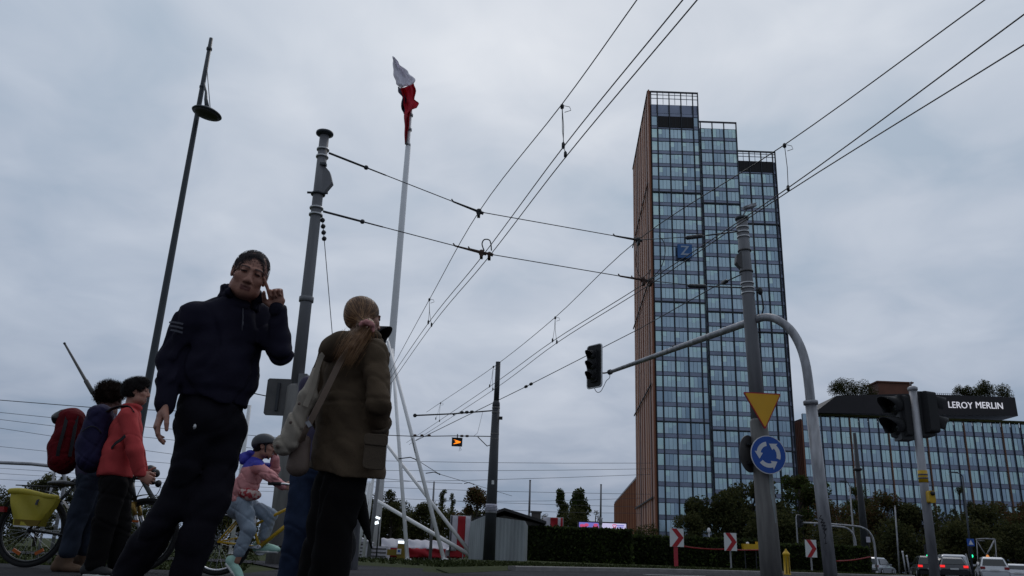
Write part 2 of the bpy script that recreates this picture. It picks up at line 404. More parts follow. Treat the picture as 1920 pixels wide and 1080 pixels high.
# lane marking on the roundabout
mb = MB()
for i in range(5):
    a = Vector((3 + i * 4.2, 18 + i * 3.4, .026)); d = Vector((.78, .62, 0)); s = Vector((.62, -.78, 0)) * .07
    mb.quad(a - s, a + s, a + s + d * 2, a - s + d * 2)
structure(mb.build('road_marking', 'paint_white'))
# grass blades near the path: one mass
mb = MB(); rg = random.Random(3)
def blades(n, fx):
    for _ in range(n):
        x, y, z0, h = fx(); a = rg.uniform(0, PI); s = Vector((math.cos(a), math.sin(a), 0)) * rg.uniform(.006, .014) * (1 + y * .05); t = Vector((rg.gauss(0, .03), rg.gauss(0, .03), h))
        b = Vector((x, y, z0)); mb.add([b - s, b + s, b + t], [(0, 1, 2)])
def f1():
    y = 9.6 + 22 * rg.random() ** 2.0; x = rg.uniform(-.68, -.28) * y
    if -4.3 < x < -.5 and y < 15.8 and x > -3.0 - (y - 10) * .25: x -= 3.6
    return x, y, gz(x, y), rg.uniform(.015, .05)
def f2():
    a = rg.random() * 5.999; i = int(a); t = a - i; x, y = lerp(K1[i][0], K1[i + 1][0], t), lerp(K1[i][1], K1[i + 1][1], t); q = rg.random() ** 1.5 * 6
    x -= q * .6 + .15; y += q * .8 + .1
    return x, y, gz(x, y) + .10, rg.uniform(.02, .07)
blades(9000, f1); blades(9000, f2)
tag(mb.build('grass', 'grass'), kind='stuff')

# ------------------------------------------------------------------ trees
def leafy(mb, rg, centres, n, size, spread):
    for _ in range(n):
        c, r = rg.choice(centres)
        v = Vector((rg.gauss(0, 1), rg.gauss(0, 1), rg.gauss(0, 1))).normalized() * r * (rg.random() ** .45) * spread
        p = c + v; s = size * rg.uniform(.55, 1.3)
        a = Vector((rg.gauss(0, 1), rg.gauss(0, 1), rg.gauss(0, .8))).normalized(); b = a.cross(Vector((rg.gauss(0, 1), rg.gauss(0, 1), rg.gauss(0, 1)))).normalized()
        mb.k = 1 if rg.random() < .4 else 0
        mb.add([p - a * s, p - b * s * .55, p + a * s, p + b * s * .55], [(0, 1, 2, 3)])
def make_tree(name, base, h, w, kind, mats, n, label, group, seed, low=.12):
    rg = random.Random(seed); t = thing(name, base, label, 'tree', group)
    tr = MB(); cr = MB(); B = Vector(base); cents = []
    lean = Vector((rg.gauss(0, .02), rg.gauss(0, .02), 0)) * h
    top = B + Vector((0, 0, h * .82)) + lean
    tr.tube([B - Vector((0, 0, .1)), B + Vector((0, 0, h * .3)) + lean * .3, B + Vector((0, 0, h * .6)) + lean * .7, top], [h * .028, h * .02, h * .012, h * .003], 7)
    K = {'round': 22, 'loose': 30, 'poplar': 30, 'bush': 34, 'bare': 14}[kind]
    for i in range(K):
        u = (i + .5) / K
        if kind == 'poplar':
            z = low + (1 - low - .04) * u; rr = w * (.5 + .7 * math.sin(PI * min(1, u * .8 + .15))); a = rg.uniform(0, 2 * PI); q = rr * rg.uniform(.05, .45); r = w * .78 * (1 - .5 * u)
        else:
            z = low + (1 - low - .08) * rg.random() ** .8; prof = math.sqrt(max(.06, 1 - ((z - low) / (1 - low) * 1.5 - .55) ** 2)) if kind != 'bush' else math.sqrt(max(.05, 1 - z * z))
            a = 2.4 * i + rg.uniform(-.4, .4); q = w * prof * rg.uniform(.35, .95); r = w * rg.uniform(.24, .38) if kind != 'bush' else w * rg.uniform(.24, .42)
            if kind in ('loose', 'bare'): r *= .72
        c = B + lean * z + Vector((math.cos(a) * q, math.sin(a) * q, z * h)); cents.append((c, r))
        s = B + lean * z * .7 + Vector((0, 0, max(.1, z - .18) * h)); md = lerp(s, c, .55) + Vector((0, 0, .03 * h))
        tr.tube([s, md, lerp(s, c, 1.1)], [h * .009, h * .005, h * .0015], 5, cap=False)
        if kind in ('loose', 'bare'):
            for _ in range(5 if kind == 'bare' else 3):
                d = Vector((rg.gauss(0, 1), rg.gauss(0, 1), rg.gauss(.5, .8))).normalized() * r * 1.4
                tr.tube([md, lerp(md, c, .6) + d * .4, c + d], [h * .004, h * .0025, h * .001], 4, cap=False)
    leafy(cr, rg, cents, int(n * 3.2), (w * .050 if kind != 'poplar' else w * .11), 1.08)
    part(tr, 'trunk', 'bark', t); part(cr, 'crown', mats, t)
    return t
TG = 'trees standing beyond the roundabout'
TREES = [  # px, top py, half width px, Y, kind, mats, leaves, label
    (738, 916, 36, 72, 'bush', 0, 3200, 'dark round-topped tree behind the white slanted struts of the flag mast'),
    (796, 942, 42, 78, 'bush', 1, 2800, 'low brownish tree behind the red and white covered fence'),
    (830, 914, 11, 84, 'poplar', 2, 1500, 'taller of the two slim poplars behind the red and white banners'),
    (847, 921, 9, 88, 'poplar', 2, 1300, 'shorter of the two slim poplars behind the red and white banners'),
    (893, 908, 46, 64, 'loose', 3, 2200, 'rust-leaved thin tree behind the dark tramway pole with the notice'),
    (1016, 953, 18, 85, 'loose', 3, 700, 'small rust-coloured tree beside the dark shed roof'),
    (1054, 917, 17, 96, 'poplar', 2, 2200, 'tall green poplar behind the lit billboard and clipped hedge'),
    (1087, 919, 24, 94, 'poplar', 2, 2600, 'broad green poplar behind the lit billboard, beside the tall poplar'),
    (1074, 950, 40, 86, 'bush', 1, 2600, 'low brown bushy tree at the foot of the two broad poplars'),
    (1117, 948, 22, 90, 'bare', 4, 260, 'nearly bare pale tree left of the glass tower base'),
    (1210, 985, 34, 120, 'bush', 1, 1200, 'low brownish bush at the brown corner of the glass tower'),
    (1340, 922, 62, 112, 'round', 0, 4200, 'large dark tree before the glass tower, left of the roundabout sign'),
    (1412, 902, 62, 116, 'round', 1, 4200, 'large dark tree directly behind the blue roundabout sign'),
    (1290, 965, 40, 100, 'bush', 1, 2200, 'low rounded bush in front of the glass tower entrance'),
    (1496, 888, 54, 120, 'round', 2, 3600, 'broad tree between the roundabout sign pole and the curved signal mast'),
    (1555, 935, 46, 104, 'bush', 4, 2400, 'rusty low tree behind the curved signal mast'),
    (1600, 902, 34, 118, 'round', 2, 2600, 'green tree with a rounded top below the far street lamp'),
    (1648, 922, 48, 114, 'round', 4, 3000, 'rusty tree before the office block beside the dark far pole'),
    (1722, 945, 58, 112, 'round', 1, 3400, 'dark tree before the office block behind the signal post'),
    (1793, 903, 24, 118, 'loose', 0, 1300, 'dark tuft-shaped treetop standing against the office windows'),
    (1830, 946, 56, 110, 'round', 1, 3400, 'dark tree before the office block behind the blue crossing sign'),
    (1902, 938, 52, 114, 'round', 4, 3200, 'dark brownish tree behind the silver hatchback at the frame edge'),
    (1450, 960, 60, 98, 'bush', 0, 2600, 'low dark bush behind the pole with the give-way sign'),
    (1690, 985, 62, 92, 'bush', 0, 2600, 'low dark bush behind the queue of cars, left of the black estate'),
    (1800, 985, 62, 92, 'bush', 1, 2600, 'low dark bush behind the white van'),
    (1895, 985, 55, 94, 'bush', 0, 2400, 'low dark bush behind the metal frame'),
    (1570, 985, 62, 92, 'bush', 1, 2600, 'low dark bush behind the chevron sign beside the curved mast'),
    (92, 884, 44, 44, 'loose', 5, 2600, 'pale feathery tree behind the yellow bicycle pannier'),
    (150, 900, 34, 47, 'loose', 5, 1700, 'pale ragged tree hidden behind the hikers'),
    (18, 916, 44, 60, 'bush', 0, 2200, 'dark low tree at the end of the tubular railing'),
    (-30, 905, 44, 64, 'round', 0, 1800, 'dark tree beyond the yellow pannier at the frame edge'),
    (215, 930, 60, 58, 'bush', 0, 2200, 'dark bushy tree behind the black bicycle'),
    (300, 940, 50, 66, 'bush', 1, 1800, 'dull olive tree seen behind the bicycle handlebar'),
    (440, 950, 60, 70, 'bush', 0, 2000, 'dark bushy tree behind the cyclist'),
    (690, 932, 44, 74, 'bush', 0, 2600, 'dark tree behind the foot of the white flag mast'),
    (765, 958, 44, 82, 'bush', 0, 2600, 'low dark bush behind the red and white fence, under the round-topped tree'),
    (835, 955, 40, 83, 'bush', 1, 2400, 'low olive bush at the foot of the slim poplars'),
    (885, 958, 36, 74, 'bush', 1, 2200, 'low dull bush under the rust-leaved tree'),
    (720, 952, 40, 80, 'bush', 1, 2200, 'low olive bush between the mast foot and the lit kiosk'),
    (600, 950, 60, 76, 'bush', 0, 1800, 'dark bushy tree behind the woman in the olive parka'),
]
TM = [('leaf_dark', 'leaf_olive'), ('leaf_olive', 'leaf_dark'), ('leaf_green', 'leaf_olive'), ('leaf_rust', 'leaf_olive'), ('leaf_olive', 'leaf_rust'), ('leaf_pale', 'leaf_olive')]
for i, (px, py, hw, Y, kind, mi, n, lab) in enumerate(TREES):
    p = at(px, py, Y); b = Vector((p.x, p.y, gz(p.x, p.y))); h = p.z - b.z
    make_tree('poplar_tree' if kind == 'poplar' else 'tree', b, h, hw * Y / F * 1.02, kind, TM[mi], n, lab, TG, 100 + i, low={'bush': .02, 'poplar': .03}.get(kind, .06))

# hedges: clipped blocks with ragged leafy faces
def hedge(x0, x1, ptop, pb, Y, depth, label, n, seed):
    rg = random.Random(seed); a = at(x0, ptop, Y); b = at(x1, ptop + (x1 - x0) * .0384, Y); z0 = gz((a.x + b.x) / 2, Y) + .08
    h = (a.z + b.z) / 2 - z0
    t = thing('hedge', ((a.x + b.x) / 2, Y + depth / 2, z0), label, 'hedge', 'clipped hedges on the roundabout island')
    mb = MB(); x0, x1 = a.x, b.x
    mb.box(((x0 + x1) / 2, Y + depth / 2, z0 + h * .47), (x1 - x0 - .3, depth - .3, h * .94))
    st = MB()
    for i in range(int((x1 - x0) / 1.1)):
        q = Vector((x0 + .6 + i * 1.1, Y + .35 + rg.uniform(0, .3), z0 - .05)); st.tube([q, q + Vector((rg.gauss(0, .08), -.05, h * .3)), q + Vector((rg.gauss(0, .15), -.15, h * .8))], [.03, .022, .012], 5)
    for _ in range(n):
        f = rg.random()
        if f < .62: p = Vector((rg.uniform(x0, x1), Y + rg.gauss(.10, .06), z0 + h * rg.random()))
        elif f < .85: p = Vector((rg.uniform(x0, x1), Y + depth * rg.random(), z0 + h + rg.gauss(-.06, .05)))
        else: p = Vector((x0 if rg.random() < .5 else x1, Y + depth * rg.random(), z0 + h * rg.random())); p.x += rg.gauss(0, .06)
        s = rg.uniform(.05, .13); u = Vector((rg.gauss(0, 1), rg.gauss(0, 1), rg.gauss(0, 1))).normalized(); v = u.cross(Vector((rg.gauss(0, 1), rg.gauss(0, 1), rg.gauss(0, 1)))).normalized()
        mb.k = 1 if rg.random() < .35 else 0
        mb.add([p - u * s, p - v * s * .6, p + u * s, p + v * s * .6], [(0, 1, 2, 3)])
    part(mb, 'foliage', ('hedge', 'leaf_green'), t); part(st, 'stem', 'bark', t)
hedge(973, 1184, 985, 1057, 44, 3, 'tall clipped hedge beside the corrugated metal shed', 9000, 1)
hedge(1187, 1440, 1003, 1057, 47, 3, 'lower clipped hedge behind the chevron signs', 7000, 2)
hedge(1445, 1630, 1018, 1062, 50, 3, 'low clipped hedge between the signal masts', 5000, 3)
# ------------------------------------------------------------------ glass tower
Yt = 190.0
tx0 = at(1227, 580, Yt).x; H1 = at(1262, 173, Yt).z
tx1 = at(1308, 173, Yt).x; tx2 = at(1380, 229, Yt + 3.4).x; tx3 = at(1453, 284, Yt + 6.8).x
H2 = at(1345, 229, Yt + 3.4).z; H3 = at(1418, 284, Yt + 6.8).z
Bk = at_z(1191, 317, H1); BY = Bk.y
tower = thing('glass_tower', ((tx0 + tx3) / 2, Yt, 0), 'tall stepped glass office tower with a brown ribbed side wall', 'tower')
FL, WH, BAY = 3.65, 2.62, 3.12
SEC = [(tx0, tx1, Yt, H1, 3.7, 1.75), (tx1, tx2, Yt + 3.4, H2, 1.9, 1.2), (tx2, tx3, Yt + 6.8, H3, 2.9, .9)]
core = MB()
for x0, x1, y, H, sc_, off in SEC:
    xb = lambda x: x + (Bk.x - tx0) * .0
    core.prism([(x0, y + .3, -1), (x1, y + .3, -1), (x1, BY, -1), (Bk.x if x0 == tx0 else x0, BY, -1)], (0, 0, H - sc_ + 1))
part(core, 'wall', 'spandrel', tower)
def win_mesh(wd, hh, rg, mats=6):
    mb = MB(); n = max(1, round(wd / 1.05)); base = rg.choice([0, 0, 1, 1, 2, 2, 5, 5, 3])
    for i in range(n):
        a, b = wd * i / n + .03, wd * (i + 1) / n - .03; mb.k = base if rg.random() < .6 else rg.choice([0, 1, 2, 3, 3, 4, 5])
        t = rg.gauss(0, .012); u = rg.gauss(0, .02); split = rg.random()
        if split < .3:                               # a blind part-way down
            z = hh * rg.uniform(.35, .75); k0 = mb.k
            mb.add([(a, t, 0), (b, -t, 0), (b, -t + u, z), (a, t + u, z)], [(0, 1, 2, 3)]); mb.k = rg.choice([3, 4, 5, 3])
            mb.add([(a, t, z), (b, -t, z), (b, -t + u, hh), (a, t + u, hh)], [(0, 1, 2, 3)]); mb.k = k0
        else: mb.add([(a, t, 0), (b, -t, 0), (b, -t + u, hh), (a, t + u, hh)], [(0, 1, 2, 3)])
        if i: mb.k = 7; mb.box((wd * i / n, -.02, hh / 2), (.045, .06, hh))
    mb.k = 7; mb.box((wd / 2, -.02, .02), (wd, .06, .05)); mb.box((wd / 2, -.02, hh - .02), (wd, .06, .05))
    return mb
WM = GL + [M['fin_dark'], M['mullion']]
def facade(root, cells, rg, keep=100):
    """cells: (x, y, z, width, height, score); the best-seen become window parts, the others one mass."""
    cells = sorted(cells, key=lambda c: -c[5]); shared = {}; rest = MB()
    for i, (x, y, z, wd, hh, s) in enumerate(cells):
        key = (round(wd, 1), round(hh, 1), rg.randrange(9))
        if key not in shared: shared[key] = [win_mesh(wd, hh, random.Random(hash(key) % 9999)), None]
        if i < keep:
            if shared[key][1] is None: o = shared[key][0].build('window', WM, None); shared[key][1] = o
            else: o = shared[key][1].copy(); COL.objects.link(o)
            o.parent = root; o.location = Vector((x, y, z)) - wloc(root)
        else:
            src = shared[key][0]; off = len(rest.v); rest.v += [(v[0] + x, v[1] + y, v[2] + z) for v in src.v]
            rest.f += [tuple(off + q for q in f) for f in src.f]; rest.m += src.m; rest.sm += src.sm
    o = part(rest, 'window', WM, root); o['kind'] = 'stuff'
rg = random.Random(11); cells = []; fins = MB(); bands = MB(); rails = MB(); louv = [MB(), MB()]
for si, (x0, x1, y, H, sc_, off) in enumerate(SEC):
    top = H - sc_; edges = [x0]; q = x0 + off
    while q < x1 - .4: edges.append(q); q += BAY
    edges.append(x1)
    for e_ in edges[1:-1]: fins.box((e_, y - .08, H / 2), (.24, .44, H))
    fins.box((x1 - .1, y - .05, H / 2), (.22, .6, H)); fins.box((x0 + .06, y - .02, H / 2), (.2, .5, H))
    fins.box(((x0 + x1) / 2, y - .08, H - .12), (x1 - x0, .5, .3))
    if sc_ > 2:
        for z in (H - sc_ * .25, H - sc_ * .55): rails.box(((x0 + x1) / 2, y + .05, z), (x1 - x0, .14, .16))
        for a, b in zip(edges[:-1], edges[1:]):
            if b - a > 2.5: rails.box(((a + b) / 2, y + .05, H - sc_ / 2), (.13, .14, sc_))
    z = top - FL; fl = 0; lv = (si != 1)
    while z > -FL:
        for a, b in zip(edges[:-1], edges[1:]):
            if fl == (1 if si == 0 else 0) and lv and (b - a > 2.5):
                lo_ = louv[1 if si else 0]; lo_.box(((a + b) / 2, y + .06, z + FL * .55), (b - a - .32, .3, FL * .86))
                for q in range(3): lo_.k = 1; lo_.box((lerp(a, b, (q + .5) / 3), y - .1, z + FL * .55), (.08, .1, FL * .86)); lo_.k = 0
                continue
            if fl < (1 if si == 0 else 0): continue
            wd = b - a - .34
            if wd > .5: cells.append((a + .17, y + .12, z + .98, wd, WH, (200 - z) if z > 14 else 20))
        bands.box(((x0 + x1) / 2, y + .16, z + .5), (x1 - x0 - .4, .2, .86)); bands.box(((x0 + x1) / 2, y + .02, z + .93), (x1 - x0 - .4, .06, .05)); bands.box(((x0 + x1) / 2, y + .02, z + .08), (x1 - x0 - .4, .06, .05))
        if (fl + si) % 8 == 6: fins.box(((x0 + x1) / 2, y - .1, z + .05), (x1 - x0, .42, .28))
        z -= FL; fl += 1
part(fins, 'fin', 'fin_dark', tower); part(bands, 'spandrel', 'spandrel', tower); part(rails, 'roof_screen', 'metal_rail', tower); [part(q, 'louvre', ('louvre', 'fin_dark'), tower) for q in louv]
facade(tower, cells, rg)
# brown ribbed side wall running back
sw = MB(); A = Vector((tx0 - .1, Yt, 0)); B = Vector((Bk.x - .1, BY, 0)); dv = (B - A); Ls = dv.length; dv.normalize(); nv = Vector((-dv.y, dv.x, 0))
if nv.x > 0: nv = -nv
sw.beam(A + Vector((0, 0, H1 / 2)) + nv * .2, B + Vector((0, 0, H1 / 2)) + nv * .2, .4, H1)
part(sw, 'side_wall', 'clad_brown', tower)
rb = MB(); n = 17
for i in range(n + 1):
    p = A + dv * (Ls * i / n) + nv * .5; rb.k = (0, 1, 3, 0, 1)[i % 5]; rb.beam(p, p + Vector((0, 0, H1 - .1 - (.0 if i else 0))), .12 if i % 2 else .34, (2.2, 1.3, 1.7)[i % 3], up=dv)
rb.k = 2; rb.beam(A + nv * .35 + Vector((0, 0, H1)), B + nv * .35 + Vector((0, 0, H1)), .95, .45)
for z in (14, 40, 66, 92):
    rb.k = 2; rb.beam(A + nv * 1.0 + Vector((0, 0, z)), B + nv * 1.0 + Vector((0, 0, z)), .25, .35)
part(rb, 'cladding', ('clad_brown', 'clad_light', 'louvre', 'clad_dark'), tower)
# blue sign with a letter
c = at(1284, 471, Yt - 1.0); zs = MB(); zs.box(c, (3.6, .3, 3.6)); o = part(zs, 'sign_panel', 'z_blue', tower); o['label'] = 'blue square panel with a pale letter Z'
zt = MB(); put_text(zt, 'Z', 3.4, c + Vector((0, -.2, 0)), (1, 0, 0), (0, 0, 1), .03, .04); part(zt, 'letter', 'z_letter', o)
# low brown wing behind the tower
w0 = at(1197, 888, BY + 1); zW = w0.z; w1 = at_z(1154, 944, zW)
lw = thing('brown_wing', (w1.x, w1.y, 0), 'low brown ribbed wing running back from the glass tower', 'building')
mb = MB(); a = Vector((w0.x + 1, w0.y, 0)); b = Vector((w1.x, w1.y, 0)); mb.prism([(a.x, a.y, -1), (b.x, b.y, -1), (b.x + 30, b.y + 8, -1), (a.x + 24, a.y, -1)], (0, 0, zW + 1)); part(mb, 'wall', 'clad_brown', lw)
mb = MB(); d = b - a
for i in range(26):
    p = a + d * (i / 25) + Vector((-.25, 0, 0)); mb.k = i % 2; mb.beam(p, p + Vector((0, 0, zW - .1)), .8, .4, up=d)
part(mb, 'cladding', ('clad_brown', 'clad_light'), lw)
mb = MB(); mb.beam(a + Vector((0, 0, zW + .3)), b + Vector((0, 0, zW + .3)), .9, .6); part(mb, 'parapet', 'fin_dark', lw)

# ------------------------------------------------------------------ office block with the dark crown
Yo = 206.0
ol = at(1502, 781, Yo); o0 = at(1536, 776, Yo); xr = at(2030, 800, Yo).x; zt_ = o0.z; zL = ol.z - 1
office = thing('office_block', ((o0.x + xr) / 2, Yo, 0), 'wide glass office block with a dark crown band and brown fins', 'building')
mb = MB(); mb.prism([(ol.x, Yo + .3, -1), (xr, Yo + .3, -1), (xr, Yo + 26, -1), (ol.x * 1.14, Yo + 26, -1)], (0, 0, zt_ - .5)); part(mb, 'wall', 'spandrel', office)
mb = MB(); xl = at(1478, 790, Yo + 8).x; mb.prism([(xl, Yo + 7, -1), (ol.x - .02, Yo + .1, -1), (ol.x + 8, Yo + 25, -1), (xl * 1.095, Yo + 25, -1)], (0, 0, zL + 1.5))
for i in range(8):
    p = lerp(Vector((xl, Yo + 7, 0)), Vector((ol.x, Yo + .1, 0)), i / 7); mb.k = 1; mb.box((p.x, p.y - .2, zL / 2), (.3, .5, zL)); mb.k = 0
part(mb, 'end_wall', ('clad_dark', 'clad_brown'), office)
cells = []; fins = MB(); bands = MB(); rg = random.Random(5); OF, OB = 4.2, 2.4
z = zt_ - OF; fl = 0
while z > 8:
    x = ol.x + .2; i = 0
    while x < xr - OB:
        cells.append((x + .14, Yo + .1, z + 1.1, OB - .3, OF - 1.16, (400 - abs(x - at(1700, 900, Yo).x) * 1.0 + z * 2.2))); x += OB; i += 1
    bands.box(((ol.x + xr) / 2, Yo + .14, z + .54), (xr - ol.x - .2, .24, .98)); bands.box(((ol.x + xr) / 2, Yo + .0, z + 1.06), (xr - ol.x - .2, .12, .08))
    z -= OF; fl += 1
x = ol.x + .2; i = 0
while x < xr:
    fins.k = 1 if i % 4 == 1 else 0; fins.box((x, Yo - .12, zt_ / 2 - .1), (.13 if i % 4 != 1 else .24, .4, zt_ - .2)); x += OB; i += 1
part(fins, 'fin', ('fin_dark', 'fin_brown'), office); part(bands, 'spandrel', 'spandrel', office)
facade(office, cells, rg)
cr = MB(); yc = Yo - 1.6
pts = [at(x, y, yc) for x, y in ((1536, 774), (1536, 767), (1568, 742), (1706, 738), (1903, 745), (1909, 780))]
cr.prism(pts, (0, 12, 0)); crown = part(cr, 'crown_band', 'crown_dark', office)
for tx_, px_ in (('LEROY', 1800.5), ('MERLIN', 1855)): tx = MB(); put_text(tx, tx_, 2.32, at(px_, 760.5 + (px_ - 1830) * .012, yc - .1), (1, 0, 0), (0, 0, 1), .06, 0, .90); part(tx, 'lettering', 'lit_letter', crown)
mb = MB(); p, q = at(1536, 776.5, Yo - .7), at(2030, 786, Yo - .7); mb.beam(Vector((p.x, p.y, p.z - .1)), Vector((q.x, p.y, p.z - .1)), .7, .5); part(mb, 'planting', 'leaf_olive', office)
mb = MB(); a = at(1645, 741, yc + 6); b = at(1706, 723, yc + 6); mb.box(((a.x + b.x) / 2, yc + 8, (a.z + b.z) / 2), (b.x - a.x, 6, abs(b.z - a.z) + 1)); mb.box(((a.x + b.x) / 2, yc + 8, b.z + .5), (b.x - a.x + .8, 6.8, .35)); part(mb, 'roof_house', 'terracotta', office)
mb = MB(); a = at(1750, 739, yc + 2); b = at(1800, 741, yc + 2)
for i in range(14): q = lerp(a, b, i / 13); mb.box((q.x, q.y, q.z - .3), (.1, .1, 1.2))
mb.beam(a + Vector((0, 0, .3)), b + Vector((0, 0, .3)), .08, .08); part(mb, 'roof_rail', 'metal_rail', office)
def roof_bush(px0, px1, ptop, pb, lab, n, seed):
    rg = random.Random(seed); a = at(px0, pb, yc + 3); b = at(px1, ptop, yc + 3); w_ = (b.x - a.x); h = b.z - a.z
    t = thing('roof_shrub', ((a.x + b.x) / 2, yc + 4, a.z), lab, 'shrub', 'shrubs on the office roof'); mb = MB(); st = MB(); cents = []
    for i in range(24):
        u = rg.uniform(.06, .94); c_ = Vector((a.x + w_ * u, yc + 4 + rg.uniform(-1, 1), a.z + h * rg.uniform(.1, .85) * math.sqrt(max(.1, 1 - (2 * u - 1) ** 2)))); cents.append((c_, w_ * .13))
        st.tube([Vector((a.x + w_ * (.3 + .4 * u), yc + 4, a.z - .3)), c_, c_ + Vector((rg.gauss(0, .3), 0, h * .25))], [.09, .05, .02], 5)
    leafy(mb, rg, cents, n * 5, .17, 1.2); part(mb, 'foliage', ('leaf_olive', 'leaf_dark'), t); part(st, 'stem', 'bark', t)
roof_bush(1562, 1645, 711, 742, 'wide rounded shrub on the roof beside the terracotta roof house', 1500, 1)
roof_bush(1790, 1830, 722, 744, 'small ragged shrub on the roof above the white letters', 500, 2)
roof_bush(1828, 1897, 716, 746, 'larger windswept shrub on the roof near the crown band end', 1200, 3)
# ------------------------------------------------------------------ poles
def pole_pts(top, low, Y, Ylow=None):
    T = at(top[0], top[1], Y); Lw = at(low[0], low[1], Ylow or Y); d = (T - Lw) / (T.z - Lw.z)
    g = gz(Lw.x, Lw.y); return Lw + d * (g - Lw.z), T
def along(B, T, z): return lerp(B, T, (z - B.z) / (T.z - B.z))
def bands_on(mb, B, T, z, r, n=2, gap=.1, th=.012):
    d = (T - B).normalized()
    for i in range(n):
        p = along(B, T, z + (i - (n - 1) / 2) * gap); mb.lathe(p, [(r + th, -.018), (r + th + .004, 0), (r + th, .018)], 18, d)
# catenary pole beside the people
LB, LT = pole_pts((609, 250), (548, 800), 14.7)
dL = (LT - LB).normalized()
t = thing('catenary_pole', LB, 'grey tapered tramway pole with a flanged cap behind the man in navy', 'pole')
mb = MB(); zs = along(LB, LT, 3.05)
mb.tube([zs, along(LB, LT, 5), along(LB, LT, 7), LT - dL * .05], [.115, .107, .098, .092], 20)
mb.lathe(along(LB, LT, 4.72) , [(.122, -.05), (.135, -.045), (.135, .045), (.122, .05)], 20, dL)
part(mb, 'shaft', 'pole_grey', t)
mb = MB(); mb.tube([LB - dL * .2, along(LB, LT, 1.5), zs, along(LB, LT, 3.1)], [.20, .19, .175, .13], 20); part(mb, 'base_sleeve', 'pole_concrete', t)
mb = MB(); mb.lathe(LT - dL * .06, [(.105, 0), (.17, .03), (.175, .05), (.17, .075), (.10, .085), (0, .09)], 24, dL); part(mb, 'cap', 'lamp_dark', t)
zu = at(615, 288, 14.7).z; zl = at(597, 397, 14.7).z; zb = at(605, 335, 14.7).z
for z_, r_, g_ in ((zu, .11, .16), (zl, .12, .14)): mb = MB(); bands_on(mb, LB, LT, z_, r_, 2, g_); part(mb, 'clamp_band', 'strap', t)
mb = MB(); p = along(LB, LT, zb + .12); q = along(LB, LT, zb - .33); sx = Vector((1, 0, 0))   # tensioning bracket: a triangular box with a band
mb.prism([p + sx * .06 + Vector((0, -.07, .16)), p + sx * .20 + Vector((0, -.07, .0)), p + sx * .27 + Vector((0, -.07, -.22)), p + sx * .12 + Vector((0, -.07, -.45)), p + sx * .05 + Vector((0, -.07, -.45))], (0, .14, 0))
part(mb, 'bracket', 'pole_grey', t)
mb = MB(); bands_on(mb, LB, LT, zb - .34, .118, 1, .1, .02); mb.cyl(q + Vector((-.2, -.05, 0)), q + Vector((.2, -.05, 0)), .022); mb.box(p + Vector((.06, -.08, .15)), (.12, .1, .05)); part(mb, 'bracket_band', 'lamp_dark', t)
mb = MB(); p = along(LB, LT, 3.0); mb.prism([p + Vector((.05, -.16, .28)), p + Vector((.2, -.16, .28)), p + Vector((.30, -.16, -.15)), p + Vector((.05, -.16, -.15))], (0, .2, 0)); part(mb, 'junction_box', 'pole_grey', t)
# panel fixed beside it, seen from its back
c = at(521, 744, 14.6); t2 = thing('sign_panel', c, 'dark rounded panel seen from behind, fixed beside the grey tramway pole', 'sign')
mb = MB(); mb.prism([c + Vector((x, 0, z)) for x, z in ((-.19, -.33), (-.22, -.3), (-.22, .3), (-.19, .33), (.19, .33), (.22, .3), (.22, -.3), (.19, -.33))], (0, .05, 0)); part(mb, 'panel', 'sign_back', t2)
mb = MB(); mb.box(c + Vector((.02, .08, .18)), (.5, .05, .05)); mb.box(c + Vector((.02, .08, -.18)), (.5, .05, .05)); mb.box(c + Vector((.0, -.02, 0)), (.05, .04, .5)); part(mb, 'bracket', 'pole_dark', t2)

# catenary pole by the roundabout signs
RB, RT = pole_pts((1391, 412), (1440, 1000), 18)
dR = (RT - RB).normalized()
t = thing('catenary_pole', RB, 'grey tramway pole carrying the give-way and roundabout signs', 'pole')
zs = along(RB, RT, 3.3)
mb = MB(); mb.tube([zs, along(RB, RT, 5), along(RB, RT, 7), RT], [.16, .15, .135, .125], 20); part(mb, 'shaft', 'pole_grey', t)
mb = MB(); mb.tube([RB - dR * .2, along(RB, RT, 1.5), zs, along(RB, RT, 3.36)], [.225, .21, .19, .165], 20); part(mb, 'base_sleeve', 'pole_concrete', t)
mb = MB(); p = along(RB, RT, 2.0); mb.grid(lambda u, v: along(RB, RT, 1.15 + 1.1 * v) + Vector((.06 + .08 * u, -.205 + .02 * u + .015 * (1 - v), 0)), 4, 8); part(mb, 'smear', 'smear', t)
mb = MB(); mb.lathe(RT - dR * .02, [(.125, 0), (.16, .02), (.165, .07), (.12, .085), (0, .09)], 22, dR); part(mb, 'cap', 'lamp_dark', t)
zRu = at(1390, 436, 18).z; zRl = at(1398, 541, 18).z; zRb = at(1396, 487, 18).z
for z_, r_ in ((zRu, .135), (zRl, .142)): mb = MB(); bands_on(mb, RB, RT, z_, r_, 3, .12); part(mb, 'clamp_band', 'strap', t)
mb = MB(); p = along(RB, RT, zRb); mb.prism([p + Vector((-.05, -.09, .22)), p + Vector((-.22, -.09, .08)), p + Vector((-.24, -.09, -.1)), p + Vector((-.08, -.09, -.28))], (0, .18, 0)); bands_on(mb, RB, RT, zRb - .3, .14, 1, .1, .02); bands_on(mb, RB, RT, zRb + .22, .138, 1, .1, .018); part(mb, 'bracket', 'sign_back', t)
mb = MB(); P0 = along(RB, RT, zRu - .1) + Vector((.24, -.02, 0)); mb.tube([P0 + Vector((.0, 0, .9)), P0, along(RB, RT, zRl + .1) + Vector((.22, -.03, 0)), along(RB, RT, 5.9) + Vector((.2, -.03, 0)), along(RB, RT, 5.2) + Vector((.19, -.03, 0))], .016, 6)
